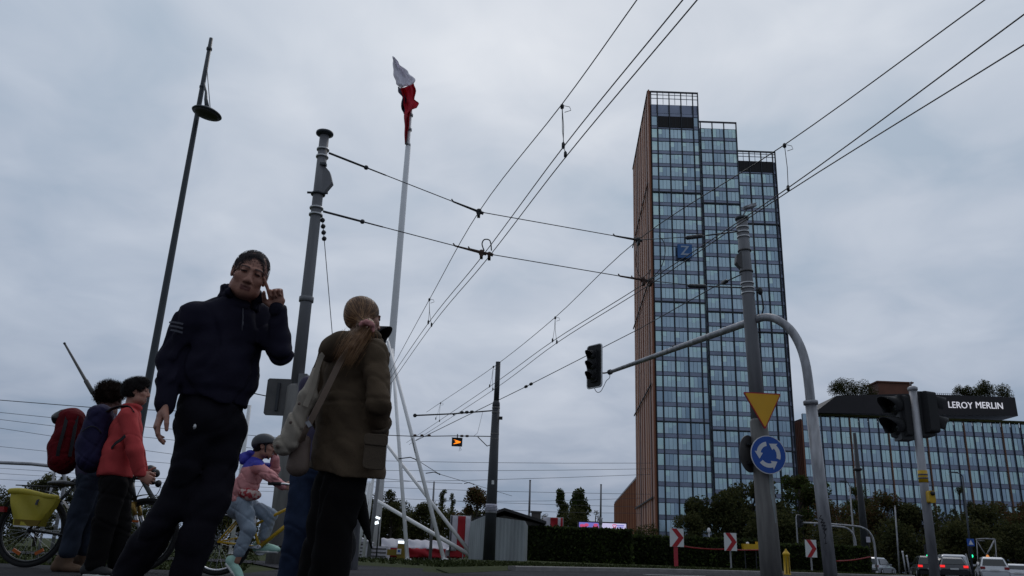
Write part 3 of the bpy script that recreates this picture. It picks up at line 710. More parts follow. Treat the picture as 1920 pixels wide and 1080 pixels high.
mb.tube([along(RB, RT, 6.35) + Vector((.16, -.1, 0)), along(RB, RT, 6.25) + Vector((.27, -.12, 0)), along(RB, RT, 5.9) + Vector((.3, -.1, 0)), along(RB, RT, 5.6) + Vector((.2, -.1, 0))], .02, 6); mb.ball(along(RB, RT, 6.3) + Vector((.25, -.12, 0)), (.06, .06, .10)); part(mb, 'cable', 'black', t)
# lamp-like sensor head on the cap
c = at(1406, 388, 17.9); t3 = thing('camera', RT + dR * .09, 'small tilted camera head on top of the sign-bearing tramway pole', 'camera')
mb = MB(); mb.tube([RT + dR * .06, RT + dR * .14 + Vector((.05, 0, 0)), c + Vector((-.06, .0, -.04))], .018, 6); part(mb, 'arm', 'galv', t3)
mb = MB(); R = frame(Vector((.95, .1, .38)).normalized()); mb.ball(c, (.075, .20, .05), 12, R); mb.box(c + R @ Vector((0, .0, .035)), (.13, .34, .02), R); part(mb, 'housing', 'galv', t3)

# street lamp
SB, ST = pole_pts((396, 72), (283, 690), 21)
dS = (ST - SB).normalized()
t = thing('street_lamp', SB, 'tall slim dark street lamp with one saucer lamp hung below its tip', 'lamp')
zj = along(SB, ST, at(383, 155, 21).z)
mb = MB(); mb.tube([SB, along(SB, ST, 3), zj, ST], [.125, .105, .068, .055], 14); 
for zz_ in (at(378, 163, 21).z, at(394, 92, 21).z): mb.lathe(along(SB, ST, zz_), [(.07, -.05), (.082, -.03), (.082, .03), (.07, .05)], 14, dS)
part(mb, 'pole', 'lamp_dark', t)
lc = at(388, 212, 20.6); top = along(SB, ST, at(389, 120, 21).z); kx = at(386, 186, 20.7)
mb = MB(); mb.tube([along(SB, ST, at(380, 152, 21).z), lerp(top, kx, .8) + Vector((.0, 0, 0)), kx, lc + Vector((0, 0, .1))], [.03, .035, .05, .07], 10); mb.tube([top, lc + Vector((.06, 0, .2))], .012, 6); part(mb, 'hanger', 'lamp_dark', t)
R = Matrix.Rotation(math.radians(9), 3, 'Y')
mb = MB(); mb.lathe(lc, [(0, .13), (.12, .125), (.28, .085), (.40, .02), (.42, -.01), (.40, -.035)], 28, R @ Vector((0, 0, 1))); lh = part(mb, 'lamp_shade', 'lamp_dark', t)
mb = MB(); mb.lathe(lc, [(.395, -.03), (.30, -.075), (.16, -.10), (0, -.105)], 28, R @ Vector((0, 0, 1))); part(mb, 'lens', 'sign_back', lh)

# thin mast leaning behind the hikers
a = at(121, 644, 30); b = at(177, 742, 30); d = (b - a); e_ = a + d * ((gz(b.x, b.y) - a.z) / d.z)
mb = MB(); mb.tube([e_, lerp(e_, a, .7), a], [.085, .07, .035], 10); mb.lathe(lerp(e_, a, .78), [(.06, -.3), (.082, -.28), (.082, .28), (.06, .3)], 10, (a - e_))
t = thing('slanted_mast', e_, 'thin grey mast slanting up behind the two hikers', 'mast'); part(mb, 'shaft', 'sign_back', t); mb = MB(); mb.lathe(a, [(.035, -.05), (.045, -.02), (.045, .03), (0, .05)], 10, (a - e_)); part(mb, 'cap', 'pole_dark', t)

# ------------------------------------------------------------------ flag mast with slanted struts
YF = 58
FT = at(771, 205, YF); FB = Vector((FT.x, FT.y, 0)); p = at(704, 1010, YF); FB = Vector((p.x, YF, gz(p.x, YF)))
t = thing('flag_mast', FB, 'very tall white tapered flag mast rising behind the woman in the olive parka', 'flagpole')
zc = at(762, 275, YF).z; dF = (FT - FB).normalized()
mb = MB(); mb.tube([FB - dF * .3, along(FB, FT, 8), along(FB, FT, 18), along(FB, FT, zc), along(FB, FT, zc + .1), FT], [.29, .28, .26, .21, .13, .10], 28); part(mb, 'shaft', 'mast_white', t)
mb = MB()
for zz_ in (zc + .15, zc + 1.5, zc + 2.8): mb.lathe(along(FB, FT, zz_), [(.12, -.12), (.19, -.1), (.19, .1), (.12, .12)], 16, dF)
mb.cyl(along(FB, FT, zc + .15) + Vector((-.17, -.1, 0)), along(FB, FT, zc + 2.8) + Vector((-.17, -.1, 0)), .09); part(mb, 'halyard_gear', 'galv', t)
mb = MB(); mb.lathe(FB, [(.6, -.05), (.6, .08), (.33, .12), (.29, .3)], 24); part(mb, 'base_flange', 'mast_white', t)
# flag: a furled cloth swung round the mast head
def flag_strip(mb, rows, th, y0, seed):
    rg = random.Random(seed); K = len(rows); nu = 16
    ph = [rg.uniform(0, 6) for _ in range(6)]
    def P(u, v):
        q = v * (K - 1); i = min(int(q), K - 2); t_ = q - i; t_ = t_ * t_ * (3 - 2 * t_)
        xl = lerp(rows[i][0], rows[i + 1][0], t_); xr_ = lerp(rows[i][2], rows[i + 1][2], t_); yl = lerp(rows[i][1], rows[i + 1][1], q - i); yr = lerp(rows[i][3], rows[i + 1][3], q - i)
        dep = th * (math.sin(u * 9 + ph[0] + v * 3) * .55 + math.sin(u * 17 + ph[1] - v * 5) * .22 + .5 * math.sin(v * 7 + ph[2]))
        wob = math.sin(v * 23 + ph[3] + u * 4) * .8
        return at(lerp(xl, xr_, u) + wob * (u - .5), lerp(yl, yr, u) + math.sin(u * 7 + ph[4]) * 1.0, YF + y0 + dep)
    mb.grid(P, nu, 26)
fl = thing('flag', at(760, 170, YF), 'white over red national flag twisted in the wind at the mast head', 'flag')
mb = MB(); flag_strip(mb, [(736, 106, 740, 107), (737, 118, 748, 119), (738, 138, 766, 137), (743, 156, 779, 151), (751, 166, 776, 156)], .55, -.2, 1); o = part(mb, 'white_band', 'flag_white', fl)
md = o.modifiers.new('t', 'SOLIDIFY'); md.thickness = .02
mb = MB(); flag_strip(mb, [(751, 166, 776, 156), (754, 177, 780, 170), (757, 188, 777, 186), (757, 197, 786, 194), (759, 207, 782, 202), (758, 216, 770, 208), (758, 226, 767, 222), (759, 240, 767, 236), (759, 256, 764, 250), (759, 270, 761, 266)], .5, -.25, 2); o = part(mb, 'red_band', 'flag_red', fl)
md = o.modifiers.new('t', 'SOLIDIFY'); md.thickness = .02
mb = MB(); flag_strip(mb, [(746, 163, 757, 168), (747, 172, 758, 178), (755, 184, 762, 188), (752, 196, 762, 200), (753, 206, 760, 208), (757, 214, 762, 216)], .4, .55, 3); o = part(mb, 'rear_fold', 'purple_jkt_fold_shade', fl); o['label'] = 'rear fold of the flag, its shade painted in as dark purple'  # dark purple here is painted shade on the white and red cloth
md = o.modifiers.new('t', 'SOLIDIFY'); md.thickness = .02

def strut(name, a, b, Ya, Yb, r0, r1, m, lab, grp, to_ground=True):
    A, B = at(a[0], a[1], Ya), at(b[0], b[1], Yb)
    if to_ground: B.z = gz(B.x, B.y) - .05
    t = thing(name, B, lab, 'strut', grp); mb = MB(); r0 *= .62; r1 *= .62; mb.tube([B, lerp(B, A, .5), A], [r0, (r0 + r1) / 2, r1], 12); part(mb, 'shaft', m, t)
    mb = MB(); d = (A - B).normalized(); mb.lathe(B, [(r0 + .12, -.05), (r0 + .12, .06), (r0, .1)], 12, d); part(mb, 'base_flange', m, t); return t
SG = 'white slanted struts around the flag mast'; SK = .6
strut('slanted_strut', (727, 640), (833, 1056), 46, 42, .17, .15, 'strut_white', 'long white strut crossing two others, its foot before the red and white fence', SG)
strut('slanted_strut', (735, 655), (764, 1055), 49, 44, .17, .15, 'strut_white', 'steep white strut whose foot stands just beside the lit kiosk', SG)
strut('slanted_strut', (716, 822), (895, 1047), 48, 45, .16, .14, 'strut_white', 'strongly tilted strut running down from the parka hem behind the corrugated shed', SG)
strut('slanted_strut', (705, 938), (902, 1040), 50, 47, .19, .17, 'strut_white', 'flattest white strut, running from the mast foot towards the corrugated shed', SG)
strut('slanted_strut', (688, 905), (657, 1050), 40, 40, .12, .12, 'strut_white', 'short white strut with its foot left of the umbrella tip', SG)
strut('slanted_strut', (694, 905), (668, 1050), 43, 43, .14, .13, 'strut_white', 'white strut just left of the grey post beside the mast foot', SG)
strut('slanted_strut', (700, 895), (680, 1050), 46, 46, .14, .13, 'strut_white', 'white strut hidden partly by the umbrella, next to the mast foot', SG)
strut('slanted_strut', (468, 760), (432, 1040), 40, 40, .17, .15, 'strut_white', 'white strut rising behind the cyclist beside the man in navy', SG)
strut('grey_post', (712, 880), (690, 1052), 37, 37, .15, .13, 'pole_grey', 'grey post standing directly before the white mast foot', None)
strut('slim_post', (814, 903), (806, 1055), 52, 52, .17, .08, 'pole_grey', 'slim grey tramway post before the red and white covered fence', None)
# far thin masts
def far_mast(px, pt, pxb, Y, r, lab):
    A = at(px, pt, Y); B = at(pxb, 1045, Y); B.z = gz(B.x, B.y); t = thing('catenary_pole', B, lab, 'pole', 'far tramway poles')
    mb = MB(); k = lerp(B, A, .52); mb.tube([B, k], [r, r * .92], 8); mb.tube([k, A], [r * .62, r * .5], 8); mb.lathe(k, [(r, -.2), (r * 1.2, -.1), (r * 1.1, .1), (r * .6, .35)], 8, (A - B)); part(mb, 'shaft', 'pole_grey', t)
    mb = MB(); mb.lathe(A, [(r * .5, -.02), (r * .7, .02), (0, .06)], 8); part(mb, 'cap', 'pole_dark', t)
far_mast(994, 901, 990, 62, .13, 'far slim tramway pole behind the shed roof')
far_mast(1127, 909, 1125, 66, .13, 'far slim tramway pole behind the lit billboard')

# ------------------------------------------------------------------ dark tramway pole with the small arrow signal
YD = 34
DB, DT = pole_pts((934, 680), (917, 1040), YD)
t = thing('tramway_pole', DB, 'dark stepped tramway pole with a white paper notice by the corrugated shed', 'pole')
k = along(DB, DT, at(928, 760, YD).z); dD = (DT - DB).normalized()
mb = MB(); mb.tube([DB, along(DB, DT, 3), k], [.245, .21, .155], 18); mb.tube([k, DT], [.115, .10], 16); mb.lathe(k, [(.155, -.05), (.16, 0), (.15, .1), (.11, .2)], 18, dD); mb.lathe(DT, [(.10, -.01), (.105, .03), (0, .05)], 16, dD); part(mb, 'shaft', 'pole_dark', t)
zA = at(918, 769, YD).z; zB = at(918, 818, YD).z
for z_, r_ in ((zA, .155), (zB, .165)): mb = MB(); bands_on(mb, DB, DT, z_, r_, 2, .2); part(mb, 'clamp_band', 'pole_concrete', t)
mb = MB(); a, b = along(DB, DT, at(920, 962, YD).z), along(DB, DT, at(920, 945, YD).z); mb.lathe(a, [(.236, 0), (.232, (b - a).length)], 24, dD); o = part(mb, 'notice', 'notice', t); o['label'] = 'white paper notice wrapped round the pole'
mb = MB()
for i in range(4): mb.lathe(lerp(a, b, .25 + .16 * i), [(.237, 0), (.237, .025)], 24, dD)
part(mb, 'print', 'ink', o)
mb = MB(); p = along(DB, DT, at(922, 905, YD).z); mb.box(p + Vector((.02, -.20, 0)), (.10, .02, .16)); part(mb, 'sticker', 'paint_white', t)
mb = MB(); p = along(DB, DT, at(930, 784, YD).z); mb.box(p + Vector((.22, -.05, 0)), (.14, .12, .12)); mb.cyl(p + Vector((.0, -.05, 0)), p + Vector((.2, -.05, 0)), .03); part(mb, 'sensor', 'black', t)
# corrugated arms/spans to the left of this pole
UA = along(DB, DT, zA); UB = at(778, 779, 37); LA = along(DB, DT, zB); LBb = at(700, 815, 40)
t = thing('bracket_arm', UB, 'upper span arm reaching left from the dark tramway pole', 'bracket arm')
mb = MB(); mb.tube([UA, lerp(UA, UB, .5) + Vector((0, 0, -.03)), UB], [.028, .03, .035], 8); mb.ball(UB, (.09, .07, .09)); mb.ball(lerp(UA, UB, .5) - Vector((0, 0, .06)), .05); part(mb, 'rod', 'pole_dark', t)
for f in (.28, .34, .4): mb = MB(); mb.lathe(lerp(UA, UB, f), [(.03, -.09), (.065, -.05), (.065, .05), (.03, .09)], 10, UB - UA); part(mb, 'insulator', 'black', t)
t = thing('span_wire', LBb, 'lower span wire left of the dark tramway pole, carrying the amber arrow signal', 'wire')
mb = MB(); mb.tube([LA, lerp(LA, LBb, .3), lerp(LA, LBb, .6) + Vector((0, 0, -.05)), LBb], .02, 6); mb.tube([lerp(LA, LBb, .12) + Vector((0, 0, -.03)), lerp(LA, LBb, .05) - Vector((0, 0, .4)), LA - Vector((0, 0, .3))], .02, 5)
mb.tube([lerp(UA, UB, .15), lerp(UA, UB, .2) + Vector((0, 0, -.9)), lerp(LA, LBb, .15)], .008, 4); part(mb, 'wire', 'wire', t)
mb = MB()
for f in (.2, .24, .5, .56, .62): mb.lathe(lerp(LA, LBb, f), [(.02, -.1), (.05, -.06), (.05, .06), (.02, .1)], 8, LBb - LA)
part(mb, 'insulator', 'rust', t)
sc = at(857, 829, 35.2)
t = thing('tram_signal', sc, 'small black hanging signal box showing an amber arrow', 'traffic signal')
mb = MB(); mb.box(sc, (.44, .22, .34)); mb.box(sc + Vector((0, -.115, .16)), (.46, .1, .02)); mb.tube([sc + Vector((0, 0, .17)), sc + Vector((0, 0, .34))], .025, 6); mb.tube([sc + Vector((.12, 0, -.17)), sc + Vector((.2, 0, -.32)), sc + Vector((.1, 0, -.38)), sc + Vector((.14, 0, -.2))], .008, 5); part(mb, 'housing', 'black', t)
mb = MB(); y = -.122
def pl(pts): mb.prism([sc + Vector((x, y, z)) for x, z in pts], (0, .012, 0))
pl(((-.15, .09), (-.12, .09), (.16, .015), (.16, -.005), (-.02, .03))); pl(((-.15, -.09), (-.02, -.02), (.16, -.01), (.14, -.04), (-.12, -.10))); pl(((-.10, .03), (.1, .01), (.1, -.01), (-.06, -.005)))
part(mb, 'arrow', 'lit_amber', t)

# ------------------------------------------------------------------ tram wires
def span3(pts): return [Vector(p) for p in pts]
WG = 'tram overhead wires'
def wire_thing(lab, cat='wire', name='overhead_wire', loc=None, group=WG): return thing(name, loc if loc is not None else (0, 0, 6), lab, cat, group)
def smooth_path(P, n=6):
    out = []
    for i in range(len(P) - 1):
        p0, p1, p2, p3 = P[max(i - 1, 0)], P[i], P[i + 1], P[min(i + 2, len(P) - 1)]
        for k_ in range(n):
            t_ = k_ / n; out.append(.5 * ((2 * p1) + (p2 - p0) * t_ + (2 * p0 - 5 * p1 + 4 * p2 - p3) * t_ ** 2 + (3 * p1 - p0 - 3 * p2 + p3) * t_ ** 3))
    return out + [P[-1]]
LU = along(LB, LT, zu) + Vector((.13, -.03, 0)); LL = along(LB, LT, zl) + Vector((.14, -.03, 0))
RU = along(RB, RT, zRu) + Vector((-.14, -.05, 0)); RL = along(RB, RT, zRl) + Vector((-.15, -.05, 0))
cu1 = on_plane(898, 397, LU, RU); cu2 = on_plane(1196, 450, LU, RU); cu3 = on_plane(1312, 443, LU, RU)
cl1 = on_plane(903, 474, LL, RL); cl2 = on_plane(1206, 525, LL, RL); cl3 = on_plane(1318, 537, LL, RL)
def fitting(mb, p, d, s=1.):                       # clamp: a slim arm and a lump where the wires meet
    d = d.normalized(); mb.tube([p - d * .62 * s + Vector((0, 0, .045)), p - d * .58 * s, p - d * .1 * s, p + d * .1 * s], [.014, .018, .026, .036], 7); mb.ball(p, (.065 * s, .065 * s, .075 * s), 8); mb.box(p + Vector((.0, -.06, -.1)), (.06, .16, .07))
def ins(mb, a, b, f0, f1, n=2, r=.05):
    for i in range(n): mb.lathe(lerp(a, b, lerp(f0, f1, (i + .5) / n)), [(.015, -.12), (r, -.07), (r, .07), (.015, .12)], 10, b - a)
for P, lab, seed in (((LU, cu1, cu2, cu3, RU), 'upper span wire between the two grey tramway poles', 0), ((LL, cl1, cl2, cl3, RL), 'lower span wire between the two grey tramway poles', 1)):
    t = wire_thing(lab, name='span_wire', loc=P[1], group='span wires between the poles')
    mb = MB(); mb.tube(list(P), .0095, 6); part(mb, 'wire', 'wire_thin', t)
    mb = MB(); d = P[1] - P[0]; q = d.length; dn = d.normalized(); mb.tube([P[0], P[0] + dn * .75], .022, 7); mb.ball(P[0] + dn * .78, (.05, .05, .05), 8); mb.tube([P[0] + dn * .8, P[0] + dn * 1.2], .014, 6)
    part(mb, 'turnbuckle', 'pole_dark', t); mb = MB(); d2 = (P[3] - P[4]).normalized(); mb.tube([P[4], P[4] + d2 * .9], .018, 7); part(mb, 'turnbuckle', 'pole_dark', t); mb = MB(); ins(mb, P[3] - d2 * .05, P[3] + d2 * .35, 0, 1, 3, .05); part(mb, 'insulator', 'pole_dark', t)
    for i_ in (1, 2):
        mb = MB(); fitting(mb, P[i_], P[i_] - P[i_ - 1])
        if seed: fitting(mb, P[i_] + (P[i_ + 1] - P[i_]).normalized() * .17, P[i_] - P[i_ - 1], .75)
        part(mb, 'clamp', 'rust' if seed else 'black', t)
# insulator string and guy wire hanging from the left pole, passing behind the woman
g0 = LL + Vector((-.02, .05, -.06)); g1 = at(626, 660, 15.5); g2 = g0 + (g1 - g0) * 2.0; g2 = g0 + (g1 - g0) * ((g0.z - 0) / (g0.z - g1.z))
t = wire_thing('thin drop wire with an insulator string hanging from the left grey tramway pole', name='drop_wire', loc=g2, group=None)
mb = MB(); mb.tube([g0, g2], .008, 5); part(mb, 'wire', 'wire_thin', t); mb = MB()
for i in range(4): mb.ball(g0 + (g1 - g0).normalized() * (.1 + .12 * i), (.05, .05, .05), 8)
part(mb, 'insulator', 'pole_dark', t)
# messenger and contact wires of both tracks
def run(lab, near, mid, far, r, hang=None):
    P = near + [mid] + far
    t = wire_thing(lab, loc=mid); mb = MB(); mb.tube(smooth_path(P), r, 6); part(mb, 'wire', 'wire', t); return t, P
zm = cu1.z; zk = cl1.z
def Zs(px, z): return [at_z(x, y, z) for x, y in px]
def beyond(P, k=1.3): return P[-1] + (P[-1] - P[-2]) * k
def before(P, k=1.0): return P[0] + (P[0] - P[1]) * k
def mk(pxn, z1, mid, pxf, z2, lab, r=.0125, endk=.0):
    n = Zs(pxn, z1); f = Zs(pxf, z2); n = [n[0] + (n[0] - n[1]) * .7] + n
    if endk: f = f + [f[-1] + (f[-1] - f[-2]) * endk]
    return run(lab, n, mid, f, r)
m1 = mk([(1194, 0), (1054, 195)], zm, cu1, [(806, 560), (722, 715)], zm, 'single upper wire of the track passing left of the glass tower', .0092, .5)
k1 = mk([(1280, 0), (1056, 276)], zk, cl1 + Vector((0, 0, -.1)), [(803, 606), (718, 730)], zk, 'left contact wire of the close pair left of the glass tower', .0092, .5)
k2 = mk([(1307, 0), (1061, 294)], zk, on_plane(913, 478, LL, RL) + Vector((0, 0, -.1)), [(809, 611), (720, 738)], zk, 'right contact wire of the close pair left of the glass tower', .0092, .5)
zm2 = cu2.z; zk2 = cl2.z
m2 = mk([(1846, 0), (1470, 272)], zm2, cu2, [(1041, 595), (928, 686), (826, 755)], zm2, 'upper messenger wire of the track crossing the glass tower', .0095, .35)
k3 = mk([(1920, 27), (1478, 352)], zk2, cl2 + Vector((0, 0, -.1)), [(1036, 640), (918, 725), (780, 818)], zk2, 'upper contact wire of the pair crossing the glass tower', .0095, .2)
k4 = mk([(1920, 84), (1480, 358)], zk2, on_plane(1216, 527, LL, RL) + Vector((0, 0, -.1)), [(1044, 643), (925, 731), (785, 822)], zk2, 'lower contact wire of the pair crossing the glass tower', .0095, .2)
def dropper(root, a, b, b2=None):
    mb = MB(); c = lerp(a, b, .5) + Vector((.015, 0, 0)); mb.tube([a, c, b], .006, 4); mb.ball(a, (.035, .035, .055), 7); mb.ball(b + Vector((0, 0, .03)), (.03, .03, .07), 7)
    if b2 is not None: mb.tube([a, lerp(a, b2, .5) - Vector((.02, 0, 0)), b2], .006, 4); mb.ball(b2 + Vector((0, 0, .03)), (.03, .03, .07), 7)
    mb.tube([a + Vector((.02, 0, .02)), a + Vector((.12, 0, .0)), a + Vector((.14, 0, -.06)), a + Vector((.04, 0, -.1))], .006, 4)
    part(mb, 'dropper', 'wire', root)
dropper(m1[0], at_z(1054, 200, zm), at_z(1056, 276, zk), at_z(1060, 293, zk))
dropper(m1[0], at_z(805, 562, zm), at_z(803, 606, zk), at_z(809, 611, zk))
dropper(m2[0], at_z(1471, 273, zm2), at_z(1478, 356, zk2))
dropper(m2[0], at_z(1041, 596, zm2), at_z(1036, 640, zk2), at_z(1044, 643, zk2))
dropper(m2[0], at_z(925, 688, zm2), at_z(918, 725, zk2), at_z(924, 731, zk2))
dropper(m2[0], at_z(826, 756, zm2), at_z(817, 786, zk2), at_z(824, 790, zk2))
# jumper loops
mb = MB(); c = on_plane(912, 458, LL, RL); mb.tube(smooth_path([cl1 + Vector((.05, 0, .05)), c + Vector((-.09, 0, .0)), c + Vector((-.05, 0, .10)), c + Vector((.05, 0, .10)), c + Vector((.09, 0, .02)), cl1 + Vector((.2, 0, .06))], 5), .013, 6)
part(mb, 'jumper_loop', 'wire', k1[0])
mb = MB(); pts = [at(x, y, 16.9) for x, y in ((1235, 442), (1245, 455), (1247, 475), (1240, 500), (1226, 518), (1212, 526))]; mb.tube(smooth_path(pts, 4), .010, 5)
pts = [at(x, y, 16.9) for x, y in ((1196, 455), (1192, 490), (1201, 520), (1215, 512), (1220, 505), (1216, 522))]; mb.tube(smooth_path(pts, 4), .008, 5); part(mb, 'jumper_loop', 'wire', k3[0])
# stay from the right pole running down-left behind the mast arm
s0 = along(RB, RT, zRb - .38) + Vector((-.12, -.06, 0)); pts = [s0, at(1335, 540, 20), at(1200, 616, 25), at(980, 728, 34), at(780, 826, 46)]
t = wire_thing('thin feeder wire descending from the sign-bearing pole to the dark tramway pole', name='feeder_wire', loc=pts[2], group=None); mb = MB(); mb.tube(pts, [.016, .014, .013, .016, .018], 5); part(mb, 'wire', 'wire_thin', t); mb = MB(); mb.lathe(lerp(pts[0], pts[1], .55), [(.02, -.2), (.055, -.12), (.055, .12), (.02, .2)], 8, pts[1] - pts[0]); ins(mb, lerp(pts[2], pts[3], .88), lerp(pts[2], pts[3], .99), 0, 1, 2, .06); part(mb, 'insulator', 'wire', t)
# wires dipping to the far stop with their steady arms
pts = [at(773, 822, 40), at(781, 862, 46), at(824, 889, 54), at(888, 908, 64), at(960, 930, 74)]
t = wire_thing('sagging far wire with small steady arms left of the dark tramway pole', loc=pts[1], group=None); mb = MB(); mb.tube(pts, .018, 5); part(mb, 'wire', 'wire_thin', t); 
for i, w_ in ((1, 30), (2, 27), (3, 22)):
    mb = MB(); q = pts[i]; mb.tube([q, q + Vector((-.35, 0, .12)), q + Vector((-w_ * .033, 0, .02))], .03, 5); mb.ball(q, .06, 6); part(mb, 'steady_arm', 'wire', t)
# distant lines strung across the view
FW = [((728, 862), (1200, 868), 70), ((728, 880), (1200, 879), 74), ((722, 895), (860, 906), 66), ((725, 912), (1195, 926), 78), ((728, 932), (1190, 950), 82), ((930, 938), (1190, 934), 85), ((725, 901), (1196, 890), 72), ((950, 954), (1190, 962), 80)]
names = ['highest far wire crossing behind the flag mast struts', 'second far wire crossing behind the flag mast struts', 'short far wire at the level of the parka hem', 'far wire passing just above the treetops left of the tower', 'far wire crossing the rust-leaved tree', 'far wire level with the poplar tops beside the tower', 'far wire rising towards the brown tower wall', 'lowest far wire, over the shed roof and billboard']
for (a, b, Y), lab in zip(FW, names):
    A, B = at(a[0], a[1], Y), at(b[0], b[1], Y); e1, e2 = A + (A - B) * .35, B + (B - A) * .05; mb = MB(); mb.tube([e1, lerp(e1, e2, .25) - Vector((0, 0, .10)), lerp(e1, e2, .5) - Vector((0, 0, .14)), lerp(e1, e2, .75) - Vector((0, 0, .1)), e2], .017, 5)
    single(mb, 'distant_wire', 'wire_thin', lab, 'wire', 'distant overhead lines', loc=e1)
LW = [((-10, 749), (205, 762), 30, 'highest thin wire at the frame edge above the red backpack'), ((-10, 772), (300, 800), 40, 'second wire at the frame edge beside the red backpack'), ((-10, 785), (300, 820), 44, 'third wire at the frame edge beside the red backpack'), ((-10, 801), (300, 846), 48, 'fourth wire, level with the middle of the red backpack'), ((-10, 836), (300, 865), 52, 'fifth wire, just over the tubular railing'), ((-10, 877), (300, 895), 56, 'wire just under the tubular railing'), ((-10, 887), (300, 903), 60, 'second wire under the tubular railing'), ((-10, 898), (300, 912), 64, 'lowest wire, just over the yellow pannier')]
for a, b, Y, lab in LW:
    A, B = at(a[0], a[1], Y), at(b[0], b[1], Y); e2 = B + (B - A) * .8; mb = MB(); mb.tube([A + (A - B) * .1, lerp(A, e2, .5) - Vector((0, 0, .08)), e2], .012 if Y > 35 else .014, 5)
    single(mb, 'distant_wire', 'wire_thin', lab, 'wire', 'distant overhead lines', loc=A)
mb = MB(); A, B = at(430, 728, 26), at(640, 766, 30); mb.tube([A, lerp(A, B, .5) - Vector((0, 0, .06)), B], .018, 5); single(mb, 'distant_wire', 'wire', 'dark wire ending behind the jacket hem of the man in navy', 'wire', 'distant overhead lines', loc=A)
# ------------------------------------------------------------------ give-way and roundabout signs
def plane_pts(c, R, pts, y=0): return [c + R @ Vector((x, y, z)) for x, z in pts]
def rpoly(pts, r, n=4):                             # rounded corners in 2D
    out = []; K = len(pts)
    for i in range(K):
        p = Vector(pts[i]); a = (Vector(pts[i - 1]) - p).normalized(); b = (Vector(pts[(i + 1) % K]) - p).normalized(); s = p + a * r; e_ = p + b * r
        for k_ in range(n + 1):
            t_ = k_ / n; out.append((s * (1 - t_) ** 2 + p * 2 * t_ * (1 - t_) + e_ * t_ ** 2)[:])
    return out
sy = 17.62
c = at(1432, 770, sy); R = Matrix.Rotation(math.radians(12), 3, 'Z') @ Matrix.Rotation(math.radians(-1.5), 3, 'Y')
t = thing('give_way_sign', c, 'yellow give-way triangle with red edge, point down, above the blue round sign', 'road sign')
tri = rpoly([(-.455, .39), (0, -.41), (.455, .39)], .05); tin = rpoly([(-.415, .366), (0, -.36), (.415, .366)], .035)
mb = MB(); mb.prism(plane_pts(c, R, tri, 0), R @ Vector((0, .012, 0))); part(mb, 'border', 'sign_red', t)
mb = MB(); mb.prism(plane_pts(c, R, tin, -.004), R @ Vector((0, .004, 0))); part(mb, 'panel', 'sign_yellow', t)
mb = MB(); mb.prism(plane_pts(c, R, tri, .014), R @ Vector((0, .012, 0))); mb.box(c + R @ Vector((0, .08, .15)), (.36, .1, .06), R); part(mb, 'backing', 'sign_back', t)
c = at(1441, 852.5, sy); R = Matrix.Rotation(math.radians(10), 3, 'Z')
t = thing('roundabout_sign', c, 'blue round sign with three white circling arrows on the grey tramway pole', 'road sign')
def circ(r, n=40): return [(r * math.cos(2 * PI * i / n), r * math.sin(2 * PI * i / n)) for i in range(n)]
mb = MB(); mb.prism(plane_pts(c, R, circ(.405), 0), R @ Vector((0, .012, 0))); part(mb, 'rim', 'sign_white', t)
mb = MB(); mb.prism(plane_pts(c, R, circ(.388), -.004), R @ Vector((0, .004, 0))); part(mb, 'panel', 'sign_blue', t)
mb = MB()
for k_ in range(3):
    a0 = math.radians(100 + 120 * k_); a1 = a0 + math.radians(68); aw = a1 + math.radians(36); ri, ro = .185, .275
    P_ = [(ro * math.cos(lerp(a0, a1, i / 8)), ro * math.sin(lerp(a0, a1, i / 8))) for i in range(9)]
    P_ += [(.325 * math.cos(a1), .325 * math.sin(a1)), (.235 * math.cos(aw), .235 * math.sin(aw)), (.135 * math.cos(a1), .135 * math.sin(a1))]
    P_ += [(ri * math.cos(lerp(a1, a0, i / 8)), ri * math.sin(lerp(a1, a0, i / 8))) for i in range(9)]
    mb.prism(plane_pts(c, R, P_, -.008), R @ Vector((0, .004, 0)))
part(mb, 'arrows', 'sign_white', t)
mb = MB(); mb.prism(plane_pts(c, R, circ(.40), .014), R @ Vector((0, .01, 0))); mb.box(c + R @ Vector((0, .08, 0)), (.4, .1, .06), R); part(mb, 'backing', 'sign_back', t)
c = at(1405, 851, 18.0) ; R = Matrix.Rotation(math.radians(44), 3, 'Z')
t = thing('round_sign', c, 'round sign turned away, its dark back beside the blue roundabout sign', 'road sign')
mb = MB(); mb.prism(plane_pts(c, R, circ(.40), -.01), R @ Vector((0, .02, 0))); part(mb, 'panel', 'sign_back', t)
mb = MB(); mb.box(c + R @ Vector((0, -.05, .2)), (.3, .05, .05), R); mb.box(c + R @ Vector((0, -.05, -.2)), (.3, .05, .05), R); part(mb, 'bracket', 'pole_dark', t)

